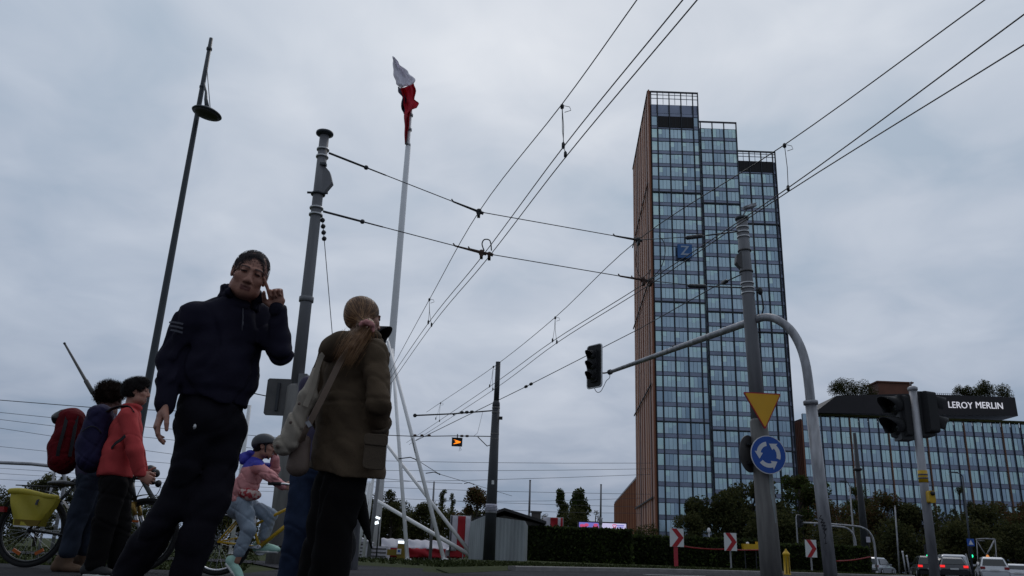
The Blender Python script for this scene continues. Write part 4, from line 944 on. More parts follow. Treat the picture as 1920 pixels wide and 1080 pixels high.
# ------------------------------------------------------------------ traffic signals
def signal_head(t, c, R, n, s=1., back=False, mats='black_matte', visor=.26, pitch=.34):
    """n lamps stacked; local -y is the lit side."""
    H = n * pitch * s; mb = MB()
    mb.prism([c + R @ Vector((x, -.02, z)) for x, z in rpoly([(-.17 * s, -H / 2), (.17 * s, -H / 2), (.17 * s, H / 2), (-.17 * s, H / 2)], .05 * s)], R @ Vector((0, .20 * s, 0)))
    part(mb, 'housing', mats, t)
    for i in range(n):
        q = c + R @ Vector((0, -.025, (i - (n - 1) / 2) * pitch * s)); ax = R @ Vector((0, -1, -.08)).normalized(); mb = MB()
        k_ = 18; ro, vs = .155 * s, []
        u, v = R @ Vector((1, 0, 0)), R @ Vector((0, 0, 1))
        for j in range(k_ + 1):                     # an open hood, longer on top
            a = math.radians(-35 + 250 * j / k_); dd = u * math.cos(a) + v * math.sin(a); L_ = visor * s * (.45 + .55 * max(0, math.sin(a)))
            vs += [q + dd * ro, q + dd * ro + ax * L_, q + dd * (ro - .012) + ax * L_, q + dd * (ro - .012)]
        fs = [(j * 4 + m_, (j + 1) * 4 + m_, (j + 1) * 4 + (m_ + 1) % 4, j * 4 + (m_ + 1) % 4) for j in range(k_) for m_ in range(4)]
        mb.add(vs, fs, True); part(mb, 'visor', mats, t)
        mb = MB(); mb.lathe(q, [(.14 * s, 0), (.13 * s, .012), (.08 * s, .03), (0, .036)], 20, R @ Vector((0, -1, 0))); part(mb, 'lens', 'lens_dark', t)
# mast arm
YM = 17.2
MBt, MTp = pole_pts((1520, 755), (1553, 1040), YM); dM = (MTp - MBt).normalized()
t = thing('mast_arm_pole', MBt, 'curved grey steel mast whose long arm carries a hanging traffic signal', 'signal mast')
mb = MB(); mb.tube([MBt - dM * .1, lerp(MBt, MTp, .5), MTp], [.132, .124, .118], 24); part(mb, 'shaft', 'galv', t)
mb = MB(); mb.lathe(MTp, [(.10, -.05), (.15, -.045), (.153, .02), (.145, .04), (.09, .05)], 24, dM); part(mb, 'flange', 'galv', t)
tipY = 23.0; tip = at(1143, 698, tipY); a1 = at(1424, 597, 17.9); bend = [MTp, at(1516, 718, 17.2), at(1510, 680, 17.22), at(1499, 646, 17.28), at(1481, 617, 17.38), at(1456, 599, 17.55), at(1436, 595, 17.75), a1]
sp_ = smooth_path(bend, 4); arm = sp_ + [lerp(a1, tip, .3), lerp(a1, tip, .65), tip]
mb = MB(); rr = [lerp(.10, .088, i / (len(sp_) - 1)) for i in range(len(sp_))] + [.078, .064, .05]; mb.tube(arm, rr, 18); part(mb, 'arm', 'galv', t)
mb = MB(); q = lerp(a1, tip, .52); mb.ball(q + Vector((0, 0, .085)), (.03, .05, .03)); mb.cyl(tip + (tip - a1).normalized() * .02, tip + (tip - a1).normalized() * -.06, .075); part(mb, 'fitting', 'pole_dark', t)
# graffiti scrawl on the shaft
mb = MB(); f = lambda px, py: at(px, py, YM - .17)
mb2 = [(1540, 966), (1537, 972), (1543, 974), (1539, 980), (1546, 979), (1541, 986), (1548, 985), (1543, 992), (1550, 991), (1545, 997), (1548, 1003), (1546, 1010)]
mb.tube(smooth_path([f(*q) for q in mb2], 4), .011, 5); mb.tube([f(1547, 1006), f(1548, 1020)], .006, 5); mb.tube([f(1546, 1020), f(1551, 1018)], .008, 5); o = part(mb, 'graffiti', 'graffiti', t); o['label'] = 'black scrawl running down the shaft'
sgc = at(1112, 686, tipY + .15)
R = Matrix.Rotation(math.radians(-52), 3, 'Z')
ts = thing('traffic_signal', sgc, 'three-lamp black traffic signal with white-edged backboard hanging at the arm tip', 'traffic signal')
signal_head(ts, sgc, R, 3, .86, visor=.30, pitch=.36)
mb = MB(); pts = rpoly([(-.30, -.63), (.30, -.63), (.30, .63), (-.30, .63)], .1); mb.prism([sgc + R @ Vector((x, .05, z)) for x, z in pts], R @ Vector((0, .02, 0))); bb = part(mb, 'backboard', 'black_matte', ts)
mb = MB(); K = len(pts)
mb.tube([sgc + R @ Vector((x, .06, z)) for x, z in pts], .022, 6, closed=True); part(mb, 'white_edge', 'sign_white', bb)
mb = MB(); mb.tube([sgc + R @ Vector((.05, .1, -.18)), sgc + R @ Vector((.12, .3, -.18)), tip], .025, 6); mb.tube([sgc + R @ Vector((0, .1, .5)), sgc + R @ Vector((0, .2, .5)), sgc + R @ Vector((0, .2, -.5)), sgc + R @ Vector((0, .1, -.5))], .02, 6); part(mb, 'bracket', 'galv', ts)
mb = MB(); mb.tube(smooth_path([at(1114, 727, tipY), at(1119, 735, tipY), at(1126, 734, tipY), at(1132, 724, tipY), at(1137, 714, tipY), at(1143, 708, tipY), tip], 5), .011, 6); part(mb, 'cable', 'galv', ts)
# signal post at the right with two heads
YS = 12
PB, PT = pole_pts((1711, 728), (1748, 1040), YS); dP = (PT - PB).normalized()
t = thing('signal_post', PB, 'grey post with two dark signal heads and a yellow push button', 'signal post')
mb = MB(); mb.tube([PB - dP * .1, PT], [.068, .054], 18); part(mb, 'shaft', 'galv', t)
mb = MB(); mb.lathe(PT, [(.058, -.04), (.07, -.03), (.07, .01), (.04, .03), (0, .035)], 16, dP); mb.tube([PT + Vector((-.02, 0, 0)), PT + Vector((-.03, 0, .09)), PT + Vector((.0, 0, .10))], .006, 5); part(mb, 'cap', 'galv', t)
h1 = at(1684, 781, 12.1); R1 = Matrix.Rotation(math.radians(-68), 3, 'Z')
h2 = at(1741, 775, 12.1); R2 = Matrix.Rotation(math.radians(112), 3, 'Z')
for c, R, lab in ((h1, R1, 'dark two-lamp signal head whose hoods point towards the glass tower'), (h2, R2, 'dark two-lamp signal head whose hoods point away under the white letters')):
    ts = thing('traffic_signal', c, lab, 'traffic signal'); signal_head(ts, c, R, 2, .92, visor=.34, pitch=.33)
    mb = MB(); ax = 1 if c is h1 else -1; e_ = Vector((along(PB, PT, c.z).x, along(PB, PT, c.z).y, c.z)); mb.cyl(c + Vector((0, 0, .2)), e_ + Vector((0, 0, .2)), .03); mb.cyl(c - Vector((0, 0, .2)), e_ - Vector((0, 0, .2)), .03); mb.box(lerp(c, e_, .35) + Vector((0, .06, -.02)), (.20, .24, .66)); part(mb, 'bracket', 'black', ts)
q = along(PB, PT, at(1741, 932, YS).z)
mb = MB(); mb.prism([q + Vector((x, -.15, z)) for x, z in rpoly([(-.02, -.09), (.07, -.09), (.07, .08), (-.02, .08)], .03)], (0, .12, 0)); o = part(mb, 'push_button', 'hydrant', t)
mb = MB(); mb.lathe(q + Vector((.03, -.15, .04)), [(.032, 0), (.03, .02), (0, .025)], 14, (0, -1, 0)); part(mb, 'button', 'black', o)
mb = MB(); d = .16; mb.lathe(q + dP * .20, [(.066, 0), (.065, .17)], 18, dP); o = part(mb, 'sticker', 'hydrant', t); o['label'] = 'yellow sticker band with dark print'
mb = MB(); mb.lathe(q + dP * .25, [(.067, 0), (.067, .02)], 18, dP); mb.lathe(q + dP * .30, [(.067, 0), (.067, .02)], 18, dP); part(mb, 'print', 'ink', o)
# signal behind the woman's shoulder
YB = 12.5; c = at(697, 655, YB); R = Matrix.Rotation(math.radians(70), 3, 'Z')
gB = foot(668, 1000, 12.6); t = thing('signal_post', gB, 'signal post hidden behind the woman in olive', 'signal post'); mb = MB(); pT = at(690, 615, 12.6); mb.tube([gB, pT], .07, 12); part(mb, 'shaft', 'galv', t); mb = MB(); mb.lathe(pT, [(.075, -.02), (.08, .02), (0, .04)], 12); part(mb, 'cap', 'galv', t)
ts = thing('traffic_signal', c, 'dark signal hoods sticking out beside the ponytailed woman\'s shoulder', 'traffic signal'); signal_head(ts, c, R, 2, 1.1, visor=.26, pitch=.37)
mb = MB(); mb.cyl(c, pT - Vector((0, 0, .35)), .03); part(mb, 'bracket', 'black', ts)

# ------------------------------------------------------------------ chevron signs, tape, hydrant
def chevron(px, py, hw, hh, Y, rz, pm, pw, lab):
    c = at(px, py, Y); R = Matrix.Rotation(rz, 3, 'Z'); g = Vector((c.x, c.y, gz(c.x, c.y) + .09)); t = thing('chevron_sign', g, lab, 'road sign', 'chevron boards on the roundabout island')
    w_, h = hw, hh; mb = MB(); mb.prism(plane_pts(c, R, [(-w_, -h), (w_, -h), (w_, h), (-w_, h)], 0), R @ Vector((0, .03, 0))); part(mb, 'board', 'sign_white', t)
    mb = MB(); q = w_; mb.prism(plane_pts(c, R, [(-.75 * q, h * .99), (.0 * q, h * .99), (.98 * q, 0), (.0 * q, -h * .99), (-.75 * q, -h * .99), (.22 * q, 0)], -.006), R @ Vector((0, .006, 0))); part(mb, 'chevron', 'sign_red', t)
    mb = MB(); mb.box(Vector((c.x - (.05 if pw > .1 else 0), c.y + .07, (g.z + c.z + .2) / 2)), (pw, .05 if pw > .1 else .06, c.z + .2 - g.z)); part(mb, 'post', pm, t)
chevron(1269, 1008, .33, .42, 41, -.12, 'post_red', .19, 'largest chevron board, on a wide red post')
chevron(1369.5, 1016, .30, .42, 42, -.32, 'galv', .07, 'chevron board on a thin grey post left of the signed tramway pole')
chevron(1520.5, 1028.5, .27, .42, 43, -.42, 'galv', .07, 'chevron board beside the foot of the curved signal mast')
def tape(pts, lab):
    mb = MB(); P_ = smooth_path(pts, 5); rg = random.Random(len(P_)); vs = []
    for i, p in enumerate(P_): a = rg.uniform(-.5, .5); vs += [p + Vector((0, math.sin(a) * .03, .032)), p - Vector((0, math.sin(a) * .03, .032))]
    mb.add(vs, [(2 * i, 2 * i + 1, 2 * i + 3, 2 * i + 2) for i in range(len(P_) - 1)], True); o = single(mb, 'barrier_tape', 'tape', lab, 'tape', 'red barrier tape', loc=P_[0]); md = o.modifiers.new('s', 'SOLIDIFY'); md.thickness = .004
tape([at(1271, 1022, 41.1), at(1300, 1027, 41.5), at(1340, 1030, 42), at(1366, 1029, 42.2)], 'red tape stretched between the two left chevron boards')
tape([at(1372, 1030, 42.2), at(1395, 1031.5, 43), at(1425, 1031, 44)], 'red tape running from the middle chevron board towards the signed pole')
tape([at(1568, 1052, 45), at(1600, 1050, 46), at(1632, 1044, 47)], 'red tape ending at the dark far tramway pole')
hx = foot(1476, 1070, 30); t = thing('fire_hydrant', hx, 'yellow hydrant-like standpipe between the sign pole and the curved mast', 'hydrant'); Hh = at(1474, 1031, 30).z - hx.z
mb = MB(); mb.lathe(hx, [(.13, 0), (.13, .04), (.105, .06), (.11, Hh * .78), (.125, Hh * .80), (.12, Hh * .86), (.07, Hh * .93)], 20); part(mb, 'body', 'hydrant', t)
mb = MB(); mb.lathe(hx + Vector((0, 0, Hh * .9)), [(.08, 0), (.06, Hh * .06), (.03, Hh * .08), (.03, Hh * .13), (0, Hh * .14)], 12); part(mb, 'cap', 'hydrant', t)
mb = MB()
for s in (-1, 1): mb.tube([hx + Vector((s * .05, -.1, .05)), hx + Vector((s * .05, -.115, Hh * .75))], .018, 5)
part(mb, 'ribs', 'pannier_dark', t)
c = at(1407, 1026, 46.5); t = thing('yellow_box', c, 'yellow road-barrier box on two stubs behind the hedge by the signed pole', 'barrier')
mb = MB(); mb.prism([c + Vector((x, -.2, z)) for x, z in ((-.40, -.15), (.40, -.15), (.40, .13), (.36, .16), (-.44, .16))], (0, .4, 0)); part(mb, 'body', 'hydrant', t)
mb = MB(); mb.box(c + Vector((.36, 0, .22)), (.12, .2, .16)); part(mb, 'stub', 'hydrant', t); mb = MB(); mb.ball(c + Vector((-.15, 0, .2)), (.09, .09, .07)); part(mb, 'lamp', 'white', t)
for s_ in (-.3, .3): mb = MB(); mb.box(c + Vector((s_, .05, -.7)), (.05, .05, 1.1)); part(mb, 'leg', 'pole_dark', t)
b = at(1330, 1014, 48); t = thing('lamp_stub', Vector((b.x, b.y, gz(b.x, b.y))), 'short pale lamp stub poking above the hedge between two chevron boards', 'lamp'); a = at(1329, 995, 48)
mb = MB(); mb.tube([Vector((b.x, b.y, gz(b.x, b.y))), a], .05, 8); part(mb, 'post', 'galv', t); mb = MB(); mb.ball(a, (.10, .10, .16), 10); part(mb, 'head', 'white', t)

# ------------------------------------------------------------------ shed, fence, kiosk, banners, billboard
a, b, m_ = at(884, 1057, 36), at(983, 1057, 37.5), at(905, 1057, 34.2)
zt1 = at(884, 977, 36).z
g0 = gz(a.x, 36) - .05
cA, cB, cC = Vector((at(881, 1000, 37.5).x, 37.5, g0)), Vector((at(908, 1000, 35.5).x, 35.5, g0)), Vector((at(984, 1000, 37).x, 37, g0)); zA_, zB_, zC_ = at(884, 979, 37.5).z, at(908, 967, 35.5).z, at(984, 977, 37).z
t = thing('metal_shed', cB, 'corrugated metal shed with bare pale sheets between the dark pole and the hedge', 'shed')
mb = MB()
def corr(p, q, zp, zq, n):
    d = (q - p); nrm = Vector((d.y, -d.x, 0)).normalized()
    if nrm.y > 0: nrm = -nrm
    vs = []
    for i in range(n * 6 + 1):
        f_ = i / (n * 6); b_ = [0, .6, 1, 1, .6, 0][i % 6] * .035; w_ = p + d * f_ + nrm * b_; vs += [w_, Vector((w_.x, w_.y, lerp(zp, zq, f_)))]
    mb.add(vs, [(2 * i, 2 * i + 2, 2 * i + 3, 2 * i + 1) for i in range(len(vs) // 2 - 1)])
corr(cA, cB, zA_, zB_, 7); corr(cB, cC, zB_, zC_, 11)
cD = Vector((cA.x + 2.6, cA.y + 2.2, g0)); mb.add([cC, cD, Vector((cD.x, cD.y, zA_)), Vector((cC.x, cC.y, zC_)), cA, Vector((cA.x, cA.y, zA_))], [(0, 1, 2, 3), (1, 4, 5, 2)])
o = part(mb, 'wall', 'tin', t); md = o.modifiers.new('s', 'SOLIDIFY'); md.thickness = .01
mb = MB(); mb.add([Vector((cA.x, cA.y, zA_ - .1)), Vector((cB.x, cB.y, zB_ - .1)), Vector((cC.x, cC.y, zC_ - .1)), Vector((cD.x, cD.y, zA_ - .1))], [(0, 1, 2, 3)]); o = part(mb, 'roof', 'tin', t); md = o.modifiers.new('s', 'SOLIDIFY'); md.thickness = .04
Yh = 44; t = thing('low_house', at(945, 1040, Yh + 3), 'low house with a dark shallow roof behind the corrugated shed', 'house')
p0, p1, p2 = at(884, 978, Yh), at(946, 957, Yh), at(1024, 982, Yh); zE = p0.z - .05
mb = MB(); mb.prism([(p0.x, Yh + .2, -.4), (p2.x, Yh + .2, -.4), (p2.x, Yh + .2, zE), (p1.x, Yh + .2, p1.z - .25), (p0.x, Yh + .2, zE)], (0, 6, 0)); part(mb, 'wall', 'wall_dull', t)
mb = MB()
for q0, q1 in ((p0, p1), (p1, p2)): mb.prism([q0 + Vector((0, -.2, -.02)), q1 + Vector((0, -.2, -.02)), q1 + Vector((0, -.2, .12)), q0 + Vector((0, -.2, .12))], (0, 6.6, 0))
rf = part(mb, 'roof', 'roof_dark', t); mb = MB(); c = at(1005, 968, Yh + 2); mb.box(c - Vector((0, 0, .4)), (.5, .5, 1.2)); mb.box(c + Vector((0, 0, .22)), (.6, .6, .08)); part(mb, 'chimney', 'wall_dull', rf)
# covered red and white fence
Yc = 56
t = thing('banner_fence', foot(790, 1045, Yc), 'long site fence covered in white cloth over red cloth behind the struts', 'fence')
rgc = random.Random(2)
def cloth(name, x0, x1, t0, t1, b0, b1, m, Y, over=0., par=None):
    mb = MB(); mb.grid(lambda u, v: at(lerp(x0, x1, u), lerp(lerp(b0, b1, u), lerp(t0, t1, u), v), Y + over * v + .10 * math.sin(u * 40 + v * 2) * (1 - v * .5) + .08 * math.sin(u * 17 + v * 5)) + Vector((0, 0, .03 * math.sin(u * 60) * v)), 60, 6)
    o = part(mb, name, m, par or t); md = o.modifiers.new('s', 'SOLIDIFY'); md.thickness = .02; return o
cloth('white_cloth', 715, 866, 1009, 1016, 1026, 1031, 'banner_white', Yc, 1.0)
cloth('red_cloth', 713, 868, 1026, 1031, 1044, 1046, 'banner_red', Yc - .05)
mb = MB()
for i in range(16):
    p = at(716 + i * 10, 1030, Yc + .3); mb.box((p.x, p.y, (p.z + gz(p.x, p.y)) / 2), (.06, .06, p.z - gz(p.x, p.y)))
p, q = at(714, 1050, Yc + .25), at(866, 1053, Yc + .25); mb.beam(p, q, .05, .06); part(mb, 'frame', 'galv', t)
t = thing('white_tent', foot(843, 1050, Yc - 2), 'small white tent roof over red side cloth at the shed end of the fence', 'tent')
mb = MB(); A_, B_, C_ = at(846, 1020, Yc - 1), at(872, 1031, Yc - 2), at(836, 1031, Yc - 2.5); D_ = at(860, 1030, Yc + 1); mb.add([A_, C_, B_, D_], [(0, 1, 2), (0, 2, 3), (0, 3, 1)]); o = part(mb, 'roof', 'banner_white', t); o.modifiers.new('s', 'SOLIDIFY').thickness = .03
mb = MB(); c_ = at(852, 1037, Yc - 2.2); mb.box(c_, (1.35, .06, .42)); mb.k = 1; mb.box(c_ + Vector((-.45, -.05, 0)), (.22, .04, .36)); part(mb, 'side_cloth', ('banner_red', 'banner_white'), t)
mb = MB()
for x in (838, 868): p = at(x, 1034, Yc - 2.3); mb.box((p.x, p.y, (p.z + gz(p.x, p.y)) / 2), (.06, .06, p.z - gz(p.x, p.y)))
part(mb, 'leg', 'galv', t)
# kiosk with lamp
ck = at(750, 1034, 50); g = gz(ck.x, 50); t = thing('kiosk', Vector((ck.x, 50, g)), 'small ochre kiosk with a white lit lamp on top before the red cloth', 'kiosk')
mb = MB(); x0, x1 = at(746, 1030, 50).x, at(760, 1030, 50).x; z1 = at(752, 1020, 50).z; mb.box(((x0 + x1) / 2, 50, (g + z1) / 2), (x1 - x0, .5, z1 - g)); xb = at(727, 1030, 50).x; zb_ = at(735, 1030, 50).z; mb.box(((xb + x0) / 2 - .01, 50.05, (g + .3 + zb_) / 2), (x0 - xb, .4, zb_ - g - .3)); part(mb, 'body', 'pannier_dark', t)
mb = MB(); c_ = at(748, 1034, 49.7); mb.box(c_, (.26, .03, .30)); part(mb, 'notice', 'paint_white', t); mb = MB(); mb.box(c_ + Vector((0, -.02, .02)), (.14, .012, .12)); part(mb, 'print', 'sign_blue', t)
mb = MB(); mb.box(at(752, 1020.5, 50) + Vector((0, 0, .12)), (.32, .32, .14)); part(mb, 'lamp', 'lit_white', t)
lp = at(707.5, 976, 48); t = thing('floodlight', Vector((lp.x, lp.y, gz(lp.x, lp.y))), 'small white lit floodlight on a pole beside the mast foot', 'lamp')
mb = MB(); mb.tube([Vector((lp.x + .1, lp.y + .1, gz(lp.x, lp.y))), lp + Vector((.1, .1, .3))], .04, 8); part(mb, 'post', 'pole_dark', t); mb = MB(); mb.box(lp + Vector((.02, 0, .15)), (.24, .1, .12), Matrix.Rotation(.3, 3, 'Y')); mb.box(lp + Vector((-.03, 0, -.12)), (.20, .1, .16), Matrix.Rotation(-.3, 3, 'Y')); part(mb, 'lamp', 'lit_white', t)
# vertical banners
def banner(x0, x1, y0, y1, Y, cols, lab):
    a, b = at(x0, y0, Y), at(x1, y1, Y); g = gz((a.x + b.x) / 2, Y); t = thing('banner_stand', Vector(((a.x + b.x) / 2, Y, g)), lab, 'banner'); n = len(cols)
    for i, (f0, f1, m) in enumerate(cols):
        mb = MB(); mb.grid(lambda u, v: Vector((lerp(a.x, b.x, lerp(f0, f1, u)), Y + .05 * math.sin(v * 6 + lerp(f0, f1, u) * 8), lerp(b.z, a.z, v))), 6, 10); o = part(mb, 'stripe', m, t); o.modifiers.new('s', 'SOLIDIFY').thickness = .02
    mb = MB()
    for x in (a.x, b.x): mb.cyl((x, Y + .12, g), (x, Y + .12, a.z + .05), .035)
    mb.cyl((a.x, Y + .12, a.z), (b.x, Y + .12, a.z), .03); part(mb, 'frame', 'galv', t)
banner(846, 879, 967, 1034, 50, [(0, .08, 'stripe_grey'), (.08, .36, 'banner_white'), (.36, .76, 'banner_red'), (.76, 1, 'banner_white')], 'tall white and red striped banner left of the corrugated shed')
banner(1019, 1055, 970, 1000, 56, [(0, .36, 'banner_white'), (.36, .74, 'banner_red'), (.74, .88, 'banner_white'), (.88, 1, 'banner_red')], 'white and red striped banner showing over the tall hedge')
# billboard
Yb = 70; t = thing('billboard', foot(1130, 1040, Yb), 'lit pale and blue billboard showing over the tall hedge', 'billboard')
a, b = at(1086, 979, Yb), at(1174, 1000, Yb); zc_ = (a.z + b.z) / 2
mb = MB(); mb.box(((a.x + b.x) / 2, Yb + .15, zc_), (b.x - a.x + .2, .25, a.z - b.z + .2)); part(mb, 'frame', 'black', t)
mb = MB(); xm = at(1126, 985, Yb).x; mb.box(((xm + b.x) / 2, Yb, zc_), (b.x - xm, .04, a.z - b.z)); part(mb, 'screen', 'screen_pale', t)
mb = MB(); mb.box(((a.x + xm) / 2 - .01, Yb, zc_), (xm - a.x, .04, a.z - b.z)); o = part(mb, 'screen', 'screen_blue', t); o['label'] = 'blue screen with red blots'
mb = MB(); rgb = random.Random(4)
for i in range(7): q = Vector((lerp(a.x + .15, xm - .15, rgb.random()), Yb - .035, lerp(zc_, a.z - .1, rgb.random()))); mb.ball(q, (rgb.uniform(.1, .22), .012, rgb.uniform(.07, .14)), 10)
part(mb, 'blots', 'screen_red', t)
mb = MB(); hc = at(1152, 986, Yb) + Vector((0, -.04, 0)); hp = [hc + Vector((.15 * (math.sin(i / 20 * 2 * PI) ** 3), 0, .13 * (math.cos(i / 20 * 2 * PI) - .35 * math.cos(2 * i / 20 * 2 * PI) - .1 * math.cos(3 * i / 20 * 2 * PI)))) for i in range(20)]
mb.tube(hp, .03, 5, closed=True); o = part(mb, 'heart', 'screen_red', t); mb = MB()
for i in range(2): mb.box(at(1163, 985.5 + i * 3, Yb) + Vector((0, -.04, 0)), (.62 - .12 * i, .02, .07))
part(mb, 'print', 'screen_blue', t)
mb = MB()
for x in (a.x + .6, b.x - .6): mb.cyl((x, Yb + .3, -.2), (x, Yb + .3, b.z), .12)
part(mb, 'leg', 'pole_dark', t)
# small white tents hidden behind the mast foot
t = thing('white_stall', foot(665, 1045, 54), 'white stall with dark slats at the foot of the short struts', 'stall'); mb = MB(); c_ = foot(664, 1045, 54); mb.box(c_ + Vector((0, 0, .55)), (2.0, 1.2, 1.1)); mb.prism([c_ + Vector((-1.1, -.7, 1.1)), c_ + Vector((1.1, -.7, 1.1)), c_ + Vector((0, -.7, 1.5))], (0, 1.4, 0)); part(mb, 'wall', 'banner_white', t)
mb = MB()
for i in range(4): mb.box(c_ + Vector((.25, -.62, .35 + .2 * i)), (.9, .04, .08))
part(mb, 'slats', 'sign_back', t)
t = thing('white_stall', foot(706, 1045, 54), 'white stall with stacked slats between the mast foot and the red cloth', 'stall'); mb = MB(); c_ = foot(706, 1045, 54.5); mb.box(c_ + Vector((0, 0, .45)), (1.5, 1.2, .9)); part(mb, 'wall', 'banner_white', t); mb = MB()
for i in range(3): mb.box(c_ + Vector((0.1, -.62, .3 + .22 * i)), (1.1, .04, .09))
part(mb, 'slats', 'sign_back', t)

# ------------------------------------------------------------------ far street furniture at the right
def far_pole(name, px, pt, pxb, Y, r0, r1, m, lab, cat='pole', extra=None):
    A = at(px, pt, Y); B = at(pxb, 1070, Y); B.z = gz(B.x, B.y); t = thing(name, B, lab, cat); mb = MB(); mb.tube([B, lerp(B, A, .5), A], [r0, (r0 + r1) / 2, r1], 10); part(mb, 'shaft', m, t)
    return t, B, A
t, B, A = far_pole('tramway_pole', 1602, 812, 1627, 56, .30, .11, 'pole_dark', 'dark tapered far tramway pole before the office block', 'pole')
mb = MB(); q = along(B, A, at(1626, 1012, 56).z); mb.box(q + Vector((.08, -.36, 0)), (.26, .03, .34)); o = part(mb, 'notice', 'notice', t); o['label'] = 'white paper notice'
mb = MB(); mb.lathe(along(B, A, at(1611, 880, 56).z), [(.22, -.1), (.30, 0), (.22, .1)], 12); part(mb, 'collar', 'pole_dark', t)
t, B, A = far_pole('street_lamp', 1593, 912, 1606, 70, .085, .05, 'galv', 'thin pale far street lamp before the green tree', 'lamp')
mb = MB(); mb.tube([A, A + Vector((-.1, 0, .3)), A + Vector((-.45, 0, .4)), A + Vector((-.7, 0, .42))], .04, 6); mb.box(A + Vector((-.55, 0, .40)), (.62, .2, .09)); part(mb, 'lamp_head', 'lamp_dark', t)
t, B, A = far_pole('street_lamp', 1805, 893, 1823, 80, .10, .06, 'lamp_dark', 'thin dark far street lamp above the blue crossing sign', 'lamp')
mb = MB(); mb.tube([A, A + Vector((-.2, 0, .25)), A + Vector((-1.0, 0, .35))], .045, 6); mb.box(A + Vector((-.85, 0, .34)), (.8, .22, .1)); part(mb, 'lamp_head', 'lamp_dark', t)
c = at(1820, 1017, 79.5); mb = MB(); mb.box(c, (.66, .05, .66)); s_ = part(mb, 'crossing_sign', 'sign_blue', t); mb = MB(); mb.prism([c + Vector((x, -.04, z)) for x, z in ((-.22, -.2), (.22, -.2), (0, .22))], (0, .012, 0)); part(mb, 'symbol', 'sign_white', s_)
t, B, A = far_pole('lamp_pole', 1678, 950, 1686, 64, .06, .05, 'galv', 'plain thin far pole left of the black estate car', 'pole')
mb = MB(); mb.lathe(A, [(.05, 0), (.07, .04), (0, .1)], 8); part(mb, 'cap', 'galv', t)
# far mast arm with signal
def far_arm(base, pts, Y, r, lab):
    P_ = [at(x, y, Y) for x, y in pts]; B = Vector((P_[0].x, Y, gz(P_[0].x, Y))); t = thing('mast_arm_pole', B, lab, 'signal mast'); mb = MB(); mb.tube([B] + smooth_path(P_, 4), r, 10); part(mb, 'arm', 'galv', t)
    mb = MB(); mb.lathe(B, [(r * 1.8, 0), (r * 1.8, .05), (r * 1.2, .08), (r, .3)], 12); part(mb, 'base', 'galv', t); return t
far_arm(None, [(1606, 1035), (1603, 1012), (1597, 998), (1586, 990), (1570, 987.5), (1535, 985)], 52, .06, 'far pale mast bending left over the chevron board')
far_arm(None, [(1642, 1048), (1640, 1025), (1636, 1008), (1628, 996), (1618, 990), (1606, 987), (1560, 983), (1502, 980)], 54, .065, 'far pale mast whose straight arm reaches a signal head')
c = at(1498, 976, 54); t = thing('traffic_signal', Vector((c.x, 54, gz(c.x, 54))), 'far traffic signal on its own thin white post left of the curved mast', 'traffic signal'); mb = MB(); mb.tube([Vector((c.x - .12, 54, gz(c.x, 54))), at(1495, 1010, 54), at(1493, 970, 54), at(1494, 966, 54), at(1500, 966, 54)], .045, 6); part(mb, 'post', 'galv', t)
signal_head(t, c + Vector((.05, 0, -.05)), Matrix.Rotation(math.radians(60), 3, 'Z'), 3, .78, visor=.3)
# green lights over the queue
for px, py, lab in ((1740, 1042.5, 'far signal showing green above the black estate car'), (1822, 1042.5, 'far signal showing green under the blue crossing sign')):
    c = at(px, py, 84); g = Vector((c.x, 84, gz(c.x, 84))); t = thing('traffic_signal', g, lab, 'traffic signal', 'green signals over the car queue'); mb = MB(); mb.box(c + Vector((0, .12, .42)), (.42, .2, 1.3)); part(mb, 'housing', 'black_matte', t); mb = MB(); mb.cyl(g + Vector((0, .15, 0)), c + Vector((0, .15, 0)), .06); part(mb, 'post', 'galv', t)
    mb = MB(); mb.ball(c + Vector((0, .0, 0)), (.15, .05, .15), 12); part(mb, 'green_lamp', 'lit_green', t)
# frame like a pantograph behind the silver hatchback
Yg = 72; t = thing('steel_frame', foot(1850, 1060, Yg), 'pale thin steel frame with V-shaped braces above the silver hatchback', 'frame')
f = lambda x, y: at(x, y, Yg); mb = MB(); g1, g2 = f(1832, 1060), f(1868, 1062); g1.z = gz(g1.x, Yg); g2.z = gz(g2.x, Yg)
mb.tube([f(1830, 1011), f(1848, 1010), f(1865, 1011)], .06, 6); mb.tube([f(1830, 1011), f(1840, 1028), f(1849, 1042)], .035, 6); mb.tube([f(1865, 1011), f(1858, 1026), f(1849, 1042)], .06, 6); mb.tube([f(1833, 1014), f(1838, 1014), f(1846, 1014)], .03, 5); mb.tube([f(1865, 1011), f(1868, 1035), f(1864, 1047)], .035, 6); mb.tube([g1, f(1831, 1012)], .03, 6); mb.tube([g2, f(1866, 1012)], .03, 6); part(mb, 'bars', 'galv', t)
c = at(1852, 1045, 70); t = thing('beacon', c - Vector((0, 0, .2)), 'small orange beacon light behind the silver hatchback roof', 'lamp'); mb = MB(); mb.lathe(c - Vector((0, 0, .15)), [(.15, 0), (.13, .2), (.06, .34), (0, .36)], 12); part(mb, 'light', 'lit_orange', t); mb = MB(); p = c - Vector((0, 0, .15)); mb.cyl((p.x, p.y, gz(p.x, p.y)), p, .05); part(mb, 'post', 'pole_dark', t)
for px, lab in ((1692, 'shorter of two thin bollards left of the black estate car'), (1700, 'taller of two thin bollards left of the black estate car')):
    c = at(px, 1034 if px < 1695 else 1042, 58); g = Vector((c.x + .1, 58, gz(c.x, 58))); t = thing('bollard', g, lab, 'bollard'); mb = MB(); mb.tube([g, c], .05, 8); part(mb, 'post', 'galv', t); mb = MB(); mb.lathe(c, [(.05, -.1), (.06, -.08), (.06, .02), (0, .05)], 10); part(mb, 'cap', 'sign_white', t)
